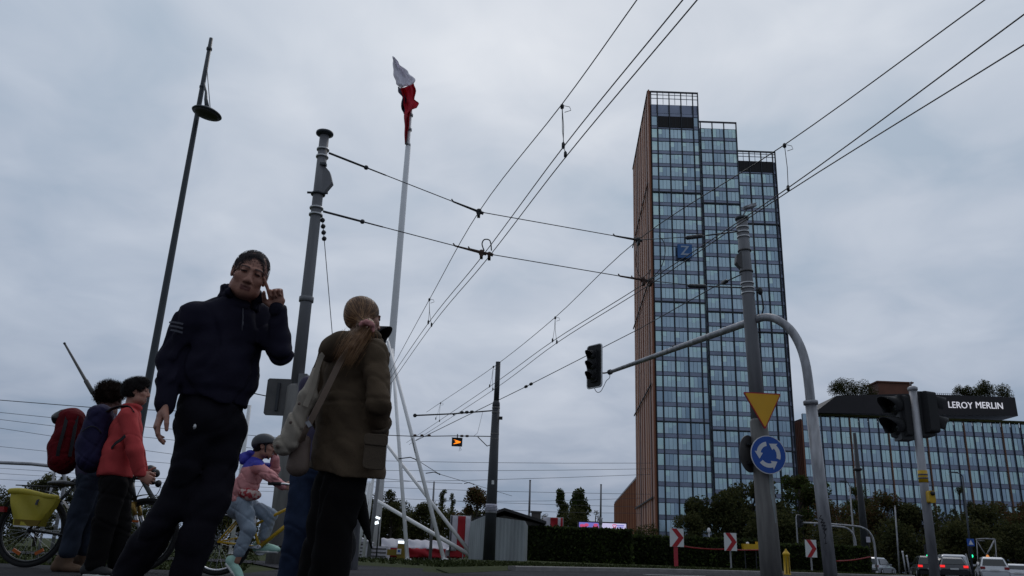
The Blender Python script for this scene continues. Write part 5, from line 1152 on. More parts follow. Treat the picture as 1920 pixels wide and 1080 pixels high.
for px, py, lab in ((1811, 1040, 'thin post between the dark red-lit car and the silver hatchback'), (1882, 1053, 'thin post right of the silver hatchback')):
    c = at(px, py, 62); g = Vector((c.x + .3, 62, gz(c.x, 62))); t = thing('thin_post', g, lab, 'post'); mb = MB(); mb.tube([g, c], .055, 8); part(mb, 'shaft', 'galv', t); mb = MB(); mb.ball(c, .065, 8); part(mb, 'cap', 'galv', t)

# ------------------------------------------------------------------ cars
def make_car(loc, rz, pm, label, group, L_=4.3, W_=1.8, H_=1.5, kind='hatch', lights=False):
    """rear faces local -y"""
    R = Matrix.Rotation(rz, 3, 'Z'); loc = Vector(loc); T = lambda x, y, z: loc + R @ Vector((x, y, z))
    t = thing('parked_car' if 0 else 'car', loc, label, 'van' if kind == 'van' else 'car', group)
    hl = L_ / 2; w2 = W_ / 2
    if kind == 'van': prof = [(-hl, .45, .98, 1), (-hl + .03, 1.0, .99, 1), (-hl + .12, H_ - .12, .92, 1), (-hl + .3, H_, .88, 1), (hl - 1.6, H_, .88, 1), (hl - .7, 1.15, .93, 1), (hl - .05, .95, .9, 1), (hl, .5, .9, 1)]
    else:
        rear = -hl + (.45 if kind == 'hatch' else .8)
        prof = [(-hl + .04, .42, .94, 0), (-hl, .66, .97, 0), (-hl + .10, .95, .96, 0), (rear, H_ - .10, .76, 1), (rear + .25, H_, .72, 1), (.25, H_ - .01, .72, 1), (hl - 1.35, .98, .90, 1), (hl - .25, .80, .88, 0), (hl, .62, .84, 0), (hl - .02, .38, .82, 0)]
    mb = MB(); ws = [.55, .8, .92, .99, 1.0, .97]; vs = []; nr = len(prof)
    # side rings: each profile station gives a cross-section strip down to the sill
    for y, z, k_, _ in prof:
        xw = w2 * k_
        vs += [T(-xw * .86, y, z), T(-xw, y, z - .07), T(-w2 * .99, y * .99, min(z - .12, .72)), T(-w2 * .95, y * .985, .26), T(w2 * .95, y * .985, .26), T(w2 * .99, y * .99, min(z - .12, .72)), T(xw, y, z - .07), T(xw * .86, y, z)]
    fs = [(i * 8 + j, (i + 1) * 8 + j, (i + 1) * 8 + (j + 1) % 8, i * 8 + (j + 1) % 8) for i in range(nr - 1) for j in range(8)] + [tuple(range(8)), tuple(range((nr - 1) * 8 + 7, (nr - 1) * 8 - 1, -1))]
    mb.add(vs, fs); o = part(mb, 'body', pm, t); bv = o.modifiers.new('b', 'BEVEL'); bv.width = .05; bv.segments = 2; bv.limit_method = 'ANGLE'
    rear_y, top = prof[3][0], H_
    if kind == 'van': a, b = (-hl + .01, 1.02), (-hl + .09, H_ - .2)
    else: a, b = (-hl + .12, .985), (rear_y - .03, H_ - .15)
    mb = MB(); k0, k1 = .80, .66; mb.prism([T(-w2 * k0, a[0] - .02, a[1]), T(w2 * k0, a[0] - .02, a[1]), T(w2 * k1, b[0] - .02, b[1]), T(-w2 * k1, b[0] - .02, b[1])], R @ Vector((0, .05, .01))); part(mb, 'rear_window', 'car_glass', t)
    if kind != 'van':
        for s in (-1, 1):
            mb = MB(); q = [(rear_y + .1, .99, .965), (rear_y + .32, H_ - .12, .80), (.2, H_ - .12, .80), (hl - 1.55, 1.0, .965)]
            mb.prism([T(s * w2 * k_, y, z) for y, z, k_ in q], R @ Vector((s * .02, 0, 0))); part(mb, 'side_window', 'car_glass', t)
    for s in (-1, 1):
        mb = MB(); zc_ = .84 if kind != 'van' else 1.0; mb.box(T(s * w2 * .80, -hl + .04, zc_), (w2 * .32, .12, .15), R); o = part(mb, 'tail_light', 'lit_red' if lights else 'tail_red', t)
        for y in (-hl + .85, hl - .85):
            mb = MB(); mb.lathe(T(s * (w2 - .20), y, .32), [(.32, 0), (.33, .03), (.33, .18), (.30, .21), (.21, .215)], 18, R @ Vector((s, 0, 0))); wh = part(mb, 'wheel', 'rubber', t); mb = MB(); mb.lathe(T(s * (w2 - .20), y, .32), [(.21, .20), (.19, .218), (0, .224)], 14, R @ Vector((s, 0, 0))); part(mb, 'rim', 'rim', wh)
    mb = MB(); mb.box(T(0, -hl - .02, .40), (W_ * .88, .14, .22), R); part(mb, 'bumper', 'black' if pm != 'car_white' else pm, t)
    mb = MB(); mb.box(T(0, -hl - .015, .68), (.52, .06, .11), R); part(mb, 'number_plate', 'plate', t)
    for s in (-1, 1): 
        mb = MB(); mb.box(T(s * (w2 + .08), hl - 1.65, 1.0), (.2, .1, .13), R); part(mb, 'mirror', pm, t)
    return t
def car_at(px, Y, rz, *a, **k):
    p = at(px, 1060, Y); make_car((p.x, p.y, gz(p.x, p.y) + .02), rz, *a, **k)
QG = 'cars queueing at the far lights'
car_at(1645, 80, -.75, 'car_silver', 'silver car seen half from the side, turning by the far mast', QG, L_=4.5, H_=1.6)
car_at(1737, 64, -.32, 'car_black', 'black estate car with a red tail light beside the signal post', QG, L_=4.6, H_=1.55, lights=True)
car_at(1783, 73, -.36, 'car_white', 'white van behind the dark car with both tail lights on', QG, L_=5.0, W_=1.95, H_=1.95, kind='van')
car_at(1781, 61, -.36, 'car_grey', 'dark car with both red tail lights lit in front of the white van', QG, L_=4.3, H_=1.45, lights=True)
car_at(1858, 61, -.42, 'car_white', 'silver-white hatchback with a dark rear window under the steel frame', QG, L_=4.3, W_=1.82, H_=1.56)
car_at(1902, 74, -.45, 'car_white', 'pale car cut by the frame edge beyond the silver-white hatchback', QG, L_=4.2, H_=1.42)
# ------------------------------------------------------------------ people: smooth bodies from blended limbs
def A3(v): return np.array(tuple(v), np.float32)
class Blob:
    def __init__(s): s.p = []
    def cone(s, a, b, ra, rb, k=.02): s.p.append(('c', A3(a), A3(b), ra, rb, k)); return s
    def chain(s, pts, rs, k=.02):
        for i in range(len(pts) - 1): s.cone(pts[i], pts[i + 1], rs[i], rs[i + 1], k)
        return s
    def ell(s, c, r, R=None, k=.02, neg=False):
        R = np.eye(3, dtype=np.float32) if R is None else np.array([list(q) for q in R], np.float32)
        s.p.append(('n' if neg else 'e', A3(c), A3(r), R, k)); return s
    def tor(s, a, b, xd, r0, r1, k=.03):             # elliptical cone from a to b, first radius along xd
        s.p.append(('t', A3(a), A3(b), A3(Vector(xd).normalized()), r0, r1, k)); return s
    def cut(s, p, n, k=.0): s.p.append(('x', A3(p), A3(Vector(n).normalized()), k)); return s
    def bounds(s):
        lo = np.full(3, 1e9); hi = -lo
        for q in s.p:
            if q[0] == 'c': pts = [(q[1], q[3]), (q[2], q[4])]
            elif q[0] == 'e': pts = [(q[1], float(q[2].max()))]
            elif q[0] == 't': pts = [(q[1], max(q[4])), (q[2], max(q[5]))]
            else: continue
            for c, r in pts: lo = np.minimum(lo, c - r); hi = np.maximum(hi, c + r)
        return lo - .02, hi + .02
    def ev(s, P):
        D = np.full(len(P), 1e3, np.float32)
        for q in s.p:
            t = q[0]
            if t == 'c':
                ab = q[2] - q[1]; v = P - q[1]; h = np.clip(v @ ab / max(1e-9, float(ab @ ab)), 0, 1); d = np.linalg.norm(v - h[:, None] * ab, axis=1) - (q[3] + (q[4] - q[3]) * h); k = q[5]
            elif t in 'en':
                v = (P - q[1]) @ q[3]; k0 = np.linalg.norm(v / q[2], axis=1); k1 = np.linalg.norm(v / (q[2] * q[2]), axis=1) + 1e-9; d = k0 * (k0 - 1) / k1; d = np.where(k0 < 1e-3, -float(q[2].min()), d); k = q[4]
            elif t == 't':
                ab = q[2] - q[1]; L_ = float(np.linalg.norm(ab)); ax = ab / L_; xd = q[3] - ax * float(q[3] @ ax); xd = xd / np.linalg.norm(xd); yd = np.cross(ax, xd); v = P - q[1]; a = v @ ax; h = np.clip(a / L_, 0, 1)
                rx = q[4][0] + (q[5][0] - q[4][0]) * h; ry = q[4][1] + (q[5][1] - q[4][1]) * h; rm = np.minimum(rx, ry); ov = (a - h * L_) / rm
                kk = np.sqrt((v @ xd / rx) ** 2 + (v @ yd / ry) ** 2 + ov ** 2); d = (kk - 1) * rm; k = q[6]
            else:
                d = (P - q[1]) @ q[2]; k = q[3]
            d = d.astype(np.float32)
            if t == 'n' or t == 'x':
                d2 = -d if t == 'n' else d
                if k > 0: h = np.clip(.5 - .5 * (d2 - D) / k * -1, 0, 1); D = np.maximum(D, d2) + k * h * (1 - h) * 0.5 * (np.abs(D - d2) < k)
                else: D = np.maximum(D, d2)
            elif k > 0:
                h = np.clip(.5 + .5 * (D - d) / k, 0, 1); D = D + (d - D) * h - k * h * (1 - h)
            else: D = np.minimum(D, d)
        return D
def wrinkle(seed, amp, freq, stretch=(1, 1, 1)):
    r = np.random.RandomState(seed); K = r.normal(size=(7, 3)).astype(np.float32) * np.array(stretch, np.float32); K /= np.linalg.norm(K, axis=1)[:, None]; fr = (freq * r.uniform(.6, 1.8, 7)).astype(np.float32); ph = r.uniform(0, 6.3, 7).astype(np.float32)
    def f(P):
        w_ = np.sin(P[:, 0] * freq * .45 + P[:, 2] * freq * .3)[:, None] * .9
        s = np.sin((P @ K.T) * fr + ph + w_); return amp * (s * s * np.sign(s)).sum(1) / 2.6
    return f
def crease(seed, amp, freq, stretch=(1, 1, 1), wd=.22):   # sharp pulled folds, in patches
    r = np.random.RandomState(seed); K = r.normal(size=(6, 3)).astype(np.float32) * np.array(stretch, np.float32); K /= np.linalg.norm(K, axis=1)[:, None]; fr = (freq * r.uniform(.6, 1.5, 6)).astype(np.float32); ph = r.uniform(0, 6.3, 6).astype(np.float32); K2 = r.normal(size=(6, 3)).astype(np.float32) * freq * .35
    def f(P):
        wv = np.sin(P @ K2.T + ph[::-1]); s = np.abs(np.sin((P @ K.T) * fr + ph + wv * 1.3)); return amp * (np.exp(-(s / wd) ** 2) * np.clip(wv * 1.4, 0, 1)).sum(1)
    return f
def both(*fs): return lambda P: sum(f(P) for f in fs)
def polygonise(bl, h, disp=None):
    lo, hi = bl.bounds(); lo = lo - 3 * h; B = 8; n = [int(math.ceil((hi[i] - lo[i]) / h / B + .5)) for i in range(3)]
    cx, cy, cz = np.meshgrid(*[np.arange(m) for m in n], indexing='ij'); cb_ = np.stack([cx.ravel(), cy.ravel(), cz.ravel()], 1)
    ctr = (lo + (cb_ * B + (B - 1) / 2) * h).astype(np.float32); d0 = bl.ev(ctr); act = np.abs(d0) < h * B * 1.35 + (.02 if disp else 0)
    N_ = [m * B for m in n]; D = np.repeat(np.repeat(np.repeat(np.where(d0 < 0, -1, 1).astype(np.float32).reshape(n), B, 0), B, 1), B, 2)
    loc = np.stack(np.meshgrid(*[np.arange(B)] * 3, indexing='ij'), -1).reshape(-1, 3); ab = cb_[act]
    idx = (ab[:, None, :] * B + loc[None]).reshape(-1, 3); val = np.empty(len(idx), np.float32)
    for s in range(0, len(idx), 400000):
        P = (lo + idx[s:s + 400000] * h).astype(np.float32); v = bl.ev(P)
        if disp: v = v + disp(P)
        val[s:s + 400000] = v
    D[idx[:, 0], idx[:, 1], idx[:, 2]] = val
    S_ = D < 0; c8 = [(i, j, k) for i in (0, 1) for j in (0, 1) for k in (0, 1)]; nx, ny, nz = D.shape
    sl = lambda A_, o: A_[o[0]:nx - 1 + o[0], o[1]:ny - 1 + o[1], o[2]:nz - 1 + o[2]]
    cnt = sum(sl(S_, o).astype(np.int8) for o in c8); cells = np.argwhere((cnt > 0) & (cnt < 8))
    pos = np.zeros((len(cells), 3), np.float64); w_ = np.zeros(len(cells))
    for a in c8:
        for ax in range(3):
            if a[ax]: continue
            b = list(a); b[ax] = 1; ca = cells + a; cb2 = cells + b; da = D[ca[:, 0], ca[:, 1], ca[:, 2]]; db = D[cb2[:, 0], cb2[:, 1], cb2[:, 2]]; m_ = (da < 0) != (db < 0)
            t = np.where(m_, da / np.where(m_, da - db, 1), 0); q = np.array(a, np.float64)[None].repeat(len(cells), 0); q[:, ax] += t; pos += q * m_[:, None]; w_ += m_
    V = lo + (cells + pos / w_[:, None]) * h; ID = -np.ones((nx, ny, nz), np.int32); ID[cells[:, 0], cells[:, 1], cells[:, 2]] = np.arange(len(cells)); Fs = []
    for ax in range(3):
        u, v = (ax + 1) % 3, (ax + 2) % 3; s0 = [slice(None)] * 3; s1 = [slice(None)] * 3; s0[ax] = slice(0, -1); s1[ax] = slice(1, None)
        e_ = np.argwhere(S_[tuple(s0)] != S_[tuple(s1)]); e_ = e_[(e_[:, u] > 0) & (e_[:, v] > 0)]; ins_ = S_[e_[:, 0], e_[:, 1], e_[:, 2]]
        def at_(du, dv): k = e_.copy(); k[:, u] -= du; k[:, v] -= dv; return ID[k[:, 0], k[:, 1], k[:, 2]]
        Q = np.stack([at_(1, 1), at_(0, 1), at_(0, 0), at_(1, 0)], 1); Q[~ins_] = Q[~ins_][:, ::-1]; Q = Q[(Q >= 0).all(1)]; Fs.append(Q)
    return V, np.concatenate(Fs)
def blob_obj(name, bl, h, mats, parent=None, disp=None, loc=None, mfn=None, relax=1):
    V, Q = polygonise(bl, h, disp)
    for _ in range(relax):                             # one gentle smoothing pass
        E = np.concatenate([Q[:, [0, 1]], Q[:, [1, 2]], Q[:, [2, 3]], Q[:, [3, 0]]]); acc = np.zeros_like(V); c = np.zeros(len(V)); np.add.at(acc, E[:, 0], V[E[:, 1]]); np.add.at(acc, E[:, 1], V[E[:, 0]]); np.add.at(c, E[:, 0], 1); np.add.at(c, E[:, 1], 1); V = V * .5 + .5 * acc / np.maximum(c, 1)[:, None]
    off = np.array(wloc(parent) if parent is not None else loc); me = bpy.data.meshes.new(name)
    me.vertices.add(len(V)); me.vertices.foreach_set('co', (V - off).astype(np.float32).ravel()); me.loops.add(len(Q) * 4); me.polygons.add(len(Q))
    me.loops.foreach_set('vertex_index', Q.astype(np.int32).ravel()); me.polygons.foreach_set('loop_start', np.arange(0, len(Q) * 4, 4, dtype=np.int32)); me.polygons.foreach_set('use_smooth', np.ones(len(Q), bool))
    mats = mats if isinstance(mats, (list, tuple)) else [mats]
    for q in mats: me.materials.append(M[q])
    if mfn is not None: me.polygons.foreach_set('material_index', mfn(V[Q].mean(1)).astype(np.int32))
    me.update(calc_edges=True); me.validate()
    o = bpy.data.objects.new(name, me); COL.objects.link(o)
    if parent is not None: o.parent = parent
    else: o.location = off
    return o
class Head:
    def __init__(s, c, fwd, up=(0, 0, 1), sc=1.): s.c = Vector(c); s.R = frame(fwd, up); s.s = sc
    def w(s, x, y, z): return s.c + s.R @ (Vector((x, y, z)) * s.s)
    def e(s, b, c, r, k=.02, neg=False): b.ell(s.w(*c), [q * s.s for q in r], s.R, k * s.s, neg)
    def body(s, b, neck=None, jaw=1., ears=True):
        e = lambda c, r, k=.02, neg=False: s.e(b, c, r, k, neg)
        if neck is not None: b.cone(s.w(0, -.02, -.05), neck, .056 * s.s, .062 * s.s, .02)
        e((0, -.015, .03), (.076, .096, .083)); e((0, .022, -.035), (.064, .072, .084), .03); e((0, .052, -.088), (.036 * jaw, .034, .026), .03)
        for q in (-1, 1):
            e((q * .043, .055, -.022), (.026, .024, .022), .02); e((q * .05, .02, -.075), (.02 * jaw, .035, .025), .03)
            e((q * .031, .096, .010), (.019, .012, .012), .012, True); e((q * .031, .083, .008), (.015, .010, .009), .006)
            b.cone(s.w(q * .012, .092, .026), s.w(q * .048, .076, .026), .009 * s.s, .007 * s.s, .012 * s.s)
            if ears: e((q * .077, -.012, -.004), (.010, .020, .032), .008); e((q * .082, -.006, -.002), (.006, .010, .018), .004, True)
            e((q * .013, .100, -.036), (.010, .011, .008), .008)
        b.cone(s.w(0, .088, .016), s.w(0, .108, -.030), .009 * s.s, .013 * s.s, .012 * s.s)
        b.cone(s.w(-.020, .084, -.062), s.w(.020, .084, -.062), .007 * s.s, .007 * s.s, .008 * s.s); b.cone(s.w(-.016, .083, -.074), s.w(.016, .083, -.074), .008 * s.s, .008 * s.s, .008 * s.s)
        b.ell(s.w(0, .098, -.0675), (.026 * s.s, .009 * s.s, .0022 * s.s), s.R, 0, True)
    def mats(s):                                      # 0 skin, 1 lip, 2 eye, 3 brow
        Rn = np.array([list(q) for q in s.R]); c0 = np.array(s.c)
        def f(C):
            q = ((C - c0) @ Rn) / s.s; m = np.zeros(len(C), int); ax = np.abs(q[:, 0]); fr = q[:, 1] > .06
            m[fr & (ax < .024) & (q[:, 2] < -.058) & (q[:, 2] > -.080) & (q[:, 1] > .078)] = 1
            m[fr & (ax > .018) & (ax < .045) & (np.abs(q[:, 2] - .006 + (ax - .03) * .1) < .0042)] = 2
            m[fr & (ax > .012) & (ax < .052) & (np.abs(q[:, 2] - .029 + (ax - .03) ** 2 * 6) < .0042)] = 3
            return m
        return f
    def hair(s, b, vol=1., brow=.062, nape=-.055, side=True):
        s.e(b, (0, -.020, .036), (.082 * vol, .100 * vol, .086 * vol)); s.e(b, (0, -.050, -.01), (.070 * vol, .062 * vol, .07), .03)
        s.e(b, (0, .105, -.03 + (brow - .062)), (.092, .075, .092), .0, True)
        if side:
            for q in (-1, 1): s.e(b, (q * .09, .012, -.03), (.04, .034, .052), 0, True)
        b.cut(s.w(0, 0, nape), s.R @ Vector((0, 0, -1)) + s.R @ Vector((0, -.3, 0)))
def hand(b, w, x, y, z, curls, thumb=(.5, .6, -.1), sc=1., spread=.1):
    """w wrist; x towards the thumb, y along the fingers, z back of the hand; curl angles per finger"""
    x, y, z = [Vector(q).normalized() for q in (x, y, z)]; z = (z - y * z.dot(y)).normalized(); x = (x - y * x.dot(y) - z * x.dot(z)).normalized()
    T = lambda p: Vector(w) + (x * p[0] + y * p[1] + z * p[2]) * sc
    b.tor(T((0, .0, 0)), T((0, .035, 0)), x, (.027 * sc, .019 * sc), (.037 * sc, .016 * sc), .01); b.tor(T((0, .035, 0)), T((0, .088, 0)), x, (.037 * sc, .016 * sc), (.040 * sc, .013 * sc), .01)
    for i, (bx, L_) in enumerate(((.031, .074), (.0105, .082), (-.0105, .076), (-.030, .060))):
        a = 0; p = Vector((bx, .088, 0)); sg = (.45, .30, .25); r = .0088 - .0005 * i
        for j in range(3):
            a += curls[i][j]; sx = (bx / .03) * spread * (1 - j * .3); d = Vector((sx * math.cos(a), math.cos(a), -math.sin(a))).normalized(); q = p + d * L_ * sg[j]; b.cone(T(p), T(q), r * sc, (r - .0007) * sc, .003); p = q; r -= .0006
    a = Vector(thumb[0]) if isinstance(thumb[0], tuple) else None
    t0 = Vector((.026, .022, -.004)); t1 = t0 + Vector((.026, .026, -.010)); t2 = t1 + Vector(thumb).normalized() * .032; t3 = t2 + (Vector(thumb) + Vector((-.25, .1, -.1))).normalized() * .026
    b.cone(T(t0), T(t1), .014 * sc, .0115 * sc, .01); b.cone(T(t1), T(t2), .0115 * sc, .010 * sc, .004); b.cone(T(t2), T(t3), .010 * sc, .008 * sc, .003)
STR = ((.08, .1, .08),) * 4; RELAX = ((.25, .35, .2), (.35, .4, .25), (.42, .45, .3), (.5, .5, .3)); FIST = ((1.2, 1.4, .9),) * 4
def shoe(b, heel, fwd, L_=.27, wd=.045, up=(0, 0, 1), k=.02):
    f = Vector(fwd).normalized(); u = Vector(up).normalized(); h = Vector(heel)
    b.ell(h + f * .02 + u * .045, (wd * .85, .06, .05), frame(f, u), k); b.ell(h + f * L_ * .45 + u * .04, (wd, L_ * .36, .042), frame(f, u), k); b.ell(h + f * L_ * .72 + u * .03, (wd * 1.08, L_ * .25, .032), frame(f, u), k); b.cone(h + f * .02 + u * .05, h + f * .03 + u * .11, wd * .9, wd * .85, k)
    b.cut(h, -u)
def sole(b, heel, fwd, L_=.27, wd=.045, up=(0, 0, 1)):
    f = Vector(fwd).normalized(); u = Vector(up).normalized(); h = Vector(heel); s = f.cross(u)
    b.tor(h + f * .015 + u * .004, h + f * (L_ * .5) + u * .004, s, (wd * .92, .016), (wd * 1.02, .016), .01); b.tor(h + f * (L_ * .5) + u * .004, h + f * (L_ * .83) + u * .006, s, (wd * 1.02, .016), (wd * .9, .014), .01); b.cut(h - u * .008, -u)
def person(name, bl, h, mats, label, loc, mfn=None): 
    o = blob_obj(name, bl, h, mats, None, None, loc, mfn); return tag(o, label, 'person')
def ribbon(mb, pts, wdir, wd, th=.004):              # a strap: flat band through points
    P_ = smooth_path([Vector(p) for p in pts], 5); vs = []
    for i, p in enumerate(P_):
        d = (P_[min(i + 1, len(P_) - 1)] - P_[max(i - 1, 0)]).normalized(); w_ = Vector(wdir); w_ = (w_ - d * w_.dot(d)).normalized(); n = d.cross(w_) * th / 2; w_ = w_ * wd / 2; vs += [p - w_ - n, p + w_ - n, p + w_ + n, p - w_ + n]
    K = len(P_); mb.add(vs, [(i * 4 + j, i * 4 + (j + 1) % 4, (i + 1) * 4 + (j + 1) % 4, (i + 1) * 4 + j) for i in range(K - 1) for j in range(4)] + [(3, 2, 1, 0), tuple(K * 4 - 4 + j for j in range(4))])
UP = Vector((0, 0, 1))
def groom(o, bl, n, L_, steps, comb, wd, lift=.1, seed=1, jit=.1, mats=None, off0=.0015):
    """grow hair ribbons that follow the surface of a hair shape"""
    me = o.data; off = np.array(wloc(o)); rg = np.random.RandomState(seed); np_ = len(me.polygons); C = np.empty(np_ * 3); me.polygons.foreach_get('center', C); C = C.reshape(-1, 3) + off
    P = C[rg.randint(0, np_, n)] + rg.normal(size=(n, 3)) * .002
    def grad(P):
        e_ = .003; G = np.stack([bl.ev((P + np.eye(3)[i] * e_).astype(np.float32)) - bl.ev((P - np.eye(3)[i] * e_).astype(np.float32)) for i in range(3)], 1); return G / (np.linalg.norm(G, axis=1)[:, None] + 1e-6)
    ln = L_ * rg.uniform(.55, 1.25, n); jt = rg.normal(size=(n, 3)) * jit; rows = []; W = wd * rg.uniform(.6, 1.3, n)
    for i in range(steps + 1):
        G = grad(P); tgt = off0 + lift * (i / steps) * ln; P = P - G * (bl.ev(P.astype(np.float32)) - tgt)[:, None]
        T = np.array(comb(P)) if callable(comb) else np.tile(np.array(comb, float), (n, 1)); T = T / (np.linalg.norm(T, axis=1)[:, None] + 1e-6) + jt; T = T - G * (T * G).sum(1)[:, None]; T /= np.linalg.norm(T, axis=1)[:, None] + 1e-6
        S_ = np.cross(T, G) * (W * (1 - .75 * (i / steps) ** 2) * .5)[:, None]; rows.append((P - S_, P + S_)); P = P + T * (ln / steps)[:, None]
    V = [tuple(v.co) for v in me.vertices]; Q = [tuple(p.vertices) for p in me.polygons]; mi = [0] * len(Q); k0 = len(V); A_ = np.stack([q for r_ in rows for q in r_], 1) - off; V += [tuple(q) for q in A_.reshape(-1, 3)]; K = 2 * (steps + 1)
    for j in range(n):
        b = k0 + j * K; m_ = rg.randint(0, 1 + len(mats or []))
        for i in range(steps): Q.append((b + 2 * i, b + 2 * i + 1, b + 2 * i + 3, b + 2 * i + 2)); mi.append(m_)
    m2 = bpy.data.meshes.new('hair'); m2.from_pydata(V, [], Q); [m2.materials.append(q) for q in me.materials]; [m2.materials.append(M[q]) for q in (mats or [])]; m2.polygons.foreach_set('use_smooth', [True] * len(Q)); m2.polygons.foreach_set('material_index', mi); m2.update(); o.data = m2; return o
def hair_on_head(hb, hd):
    q = Blob(); q.p = list(hb.p); hd.body(q, None, .96); return q
# ================= man in navy ====================================================
Y0 = 3.9; J = lambda x, y, d=0: at(x, y, Y0 + d)
fw = Vector((.55, -.83, 0)).normalized(); sd_ = fw.cross(UP)
nk = J(446, 572, .02); rsh, lsh = J(364, 592, -.10), J(485, 600, .12); rel, rwr = J(318, 676, -.12), J(309, 760, -.16); lel, lwr = J(526, 661, .0), J(521, 580, -.05)
pel = J(398, 758, .02); rh, lh_ = J(376, 790, -.045), J(424, 792, .075)
rk, ra = J(324, 950, .0), J(222, 1097, .05); lk, la = J(394, 935, .02), J(336, 1112, -.02)
ch = J(424, 610, .02); wa = J(410, 690, .02)
hd = Head(J(468, 515, -.06), (.34, -.90, -.26), (.22, .0, 1), 1.03)
b = Blob(); hd.body(b, nk + Vector((0, 0, -.03)), .96)
b.tor(pel, wa, sd_, (.125, .08), (.13, .09), .03).tor(wa, ch, sd_, (.13, .09), (.145, .095), .04).tor(ch, nk - Vector((0, 0, .04)), sd_, (.15, .1), (.07, .06), .04)
b.chain([rsh, rel, rwr], [.05, .042, .027]).chain([lsh, lel, lwr], [.05, .042, .027]).chain([rh, rk, ra], [.062, .05, .04]).chain([lh_, lk, la], [.062, .05, .04])
hand(b, rwr + Vector((0, 0, -.005)), fw + Vector((0, 0, -.25)), (-.16, -.12, -1), sd_, ((.3, .4, .2), (.35, .45, .3), (.5, .5, .3), (.6, .6, .3)), (.35, .9, -.25), 1.08)
ldir = (J(516, 548, -.07) - lwr).normalized()
hand(b, lwr, (-1, -.15, .05), ldir, (.15, 1, -.1), ((.15, .1, .05), (1.5, 1.7, 1.0), (1.6, 1.7, 1.0), (1.65, 1.7, 1.0)), (-.25, .75, -.75), 1.02, .12)
man = person('person', b, .0042, ('skin_tan', 'lip', 'eye', 'brow'), 'older man in navy zip jacket walking, one finger raised to his temple', Vector((pel.x, pel.y, 0)), hd.mats())
b = Blob(); hd.hair(b, .965, .108, -.015); hr = groom(blob_obj('hair', b, .0045, 'hair_grey', man, wrinkle(3, .004, 90)), hair_on_head(b, hd), 5200, .0105, 2, hd.R @ Vector((.25, .7, -.05)), .0024, .12, 1, .4)
b = Blob()
b.tor(pel - UP * .05, wa, sd_, (.186, .148), (.196, .156), .05).tor(wa, ch, sd_, (.192, .152), (.180, .135), .05).tor(ch, nk - UP * .03, sd_, (.155, .12), (.085, .08), .06)
b.cut(J(400, 757), (-.20, .05, -1)); b.cone(rsh, lsh, .068, .068, .06); b.chain([rsh, rel, rwr + UP * .015], [.078, .068, .053], .012).chain([lsh, lel, lerp(lel, lwr, .93)], [.076, .060, .046], .02)
b.cone(lerp(rel, rwr, .86), lerp(rel, rwr, .98), .050, .046, .008)
d1_, d2_ = wrinkle(5, .010, 15, (1, 1, 1.6)), wrinkle(6, .004, 38, (1, 1, 2))
d3_ = crease(7, .012, 13, (1, 1, 1.8))
d = lambda P: d1_(P) + d2_(P) + d3_(P) + .010 * np.clip((pel.z + .075 - P[:, 2]) / .03, 0, 1) * (np.abs(P[:, 0] - pel.x) < .3)
jk = blob_obj('jacket', b, .0075, 'navy', man, d)
b = Blob(); nb = nk + (hd.c - nk) * .12                                                       # standing collar with an open front
Rn = frame(fw); ring = [nb + Rn @ Vector((.088 * math.sin(a), .078 * math.cos(a) * -1 + .012, .055 + .012 * math.cos(a))) for a in [math.radians(q) for q in range(-140, 141, 20)]]
low = [nk + Rn @ Vector((.095 * math.sin(a), -.088 * math.cos(a) + .012, -.03 - .01 * math.cos(a))) for a in [math.radians(q) for q in range(-140, 141, 20)]]
for i in range(len(ring) - 1):
    b.cone(low[i], ring[i], .013, .011, .012); b.cone(ring[i], ring[i + 1], .011, .011, .012); b.cone(lerp(low[i], ring[i], .5), lerp(low[i + 1], ring[i + 1], .5), .013, .013, .012)
for q, s in ((ring[0], -1), (ring[-1], 1)): b.cone(q, q + Rn @ Vector((s * .035, .030, -.035)), .013, .010, .02); b.cone(lerp(low[0] if s < 0 else low[-1], q, .4), q + Rn @ Vector((s * .03, .028, -.05)), .012, .010, .02)
blob_obj('collar', b, .006, 'navy', jk)
mb = MB(); z0 = nk + Rn @ Vector((0, .098, -.03)); z1 = nk + Rn @ Vector((0, .142, -.16)); mb.tube([z0, lerp(z0, z1, .5) + fw * .008, z1], .0025, 5); mb.ball(lerp(z0, z1, .75) + fw * .010, (.004, .004, .014), 8); part(mb, 'zip', 'stripe_grey', jk)
mb = MB(); c = nk + Rn @ Vector((0, .066, .0)); mb.ball(c, (.035, .03, .05), 10, Rn); o = part(mb, 'shirt_collar', 'salmon', man); o.data.materials[0] = M['notice']
mb = MB(); c0 = lerp(rsh, rel, .42); ax = (rel - rsh).normalized(); out = (Vector((-.1, -1, .05)) - ax * Vector((-.1, -1, .05)).dot(ax)).normalized(); tw = ax.cross(out)
for i in range(3):
    pts = []
    for a in range(-38, 39, 6): q = math.radians(a + 22 - i * 5); pts.append(c0 + ax * (-.022 + .02 * i + .012 * math.sin(q)) + (out * math.cos(q) + tw * math.sin(q)) * .0925)
    ribbon(mb, pts[:9 - i], ax, .009, .003)
o = part(mb, 'sleeve_stripes', 'stripe_grey', jk); 
b = Blob(); wst = pel + UP * .11
b.tor(wst, pel - UP * .10, sd_, (.155, .118), (.158, .122), .03); b.chain([rh, lerp(rh, rk, .5), rk, lerp(rk, ra, .5), ra - UP * .02], [.086, .084, .076, .073, .078], .02).chain([lh_, lerp(lh_, lk, .5), lk, lerp(lk, la, .5), la - UP * .02], [.090, .092, .086, .077, .079], .02)
blob_obj('trousers', b, .009, 'navy_pants', man, both(wrinkle(9, .010, 17, (1, 1, 1.2)), crease(10, .007, 13, (1, 1, 1.0))))
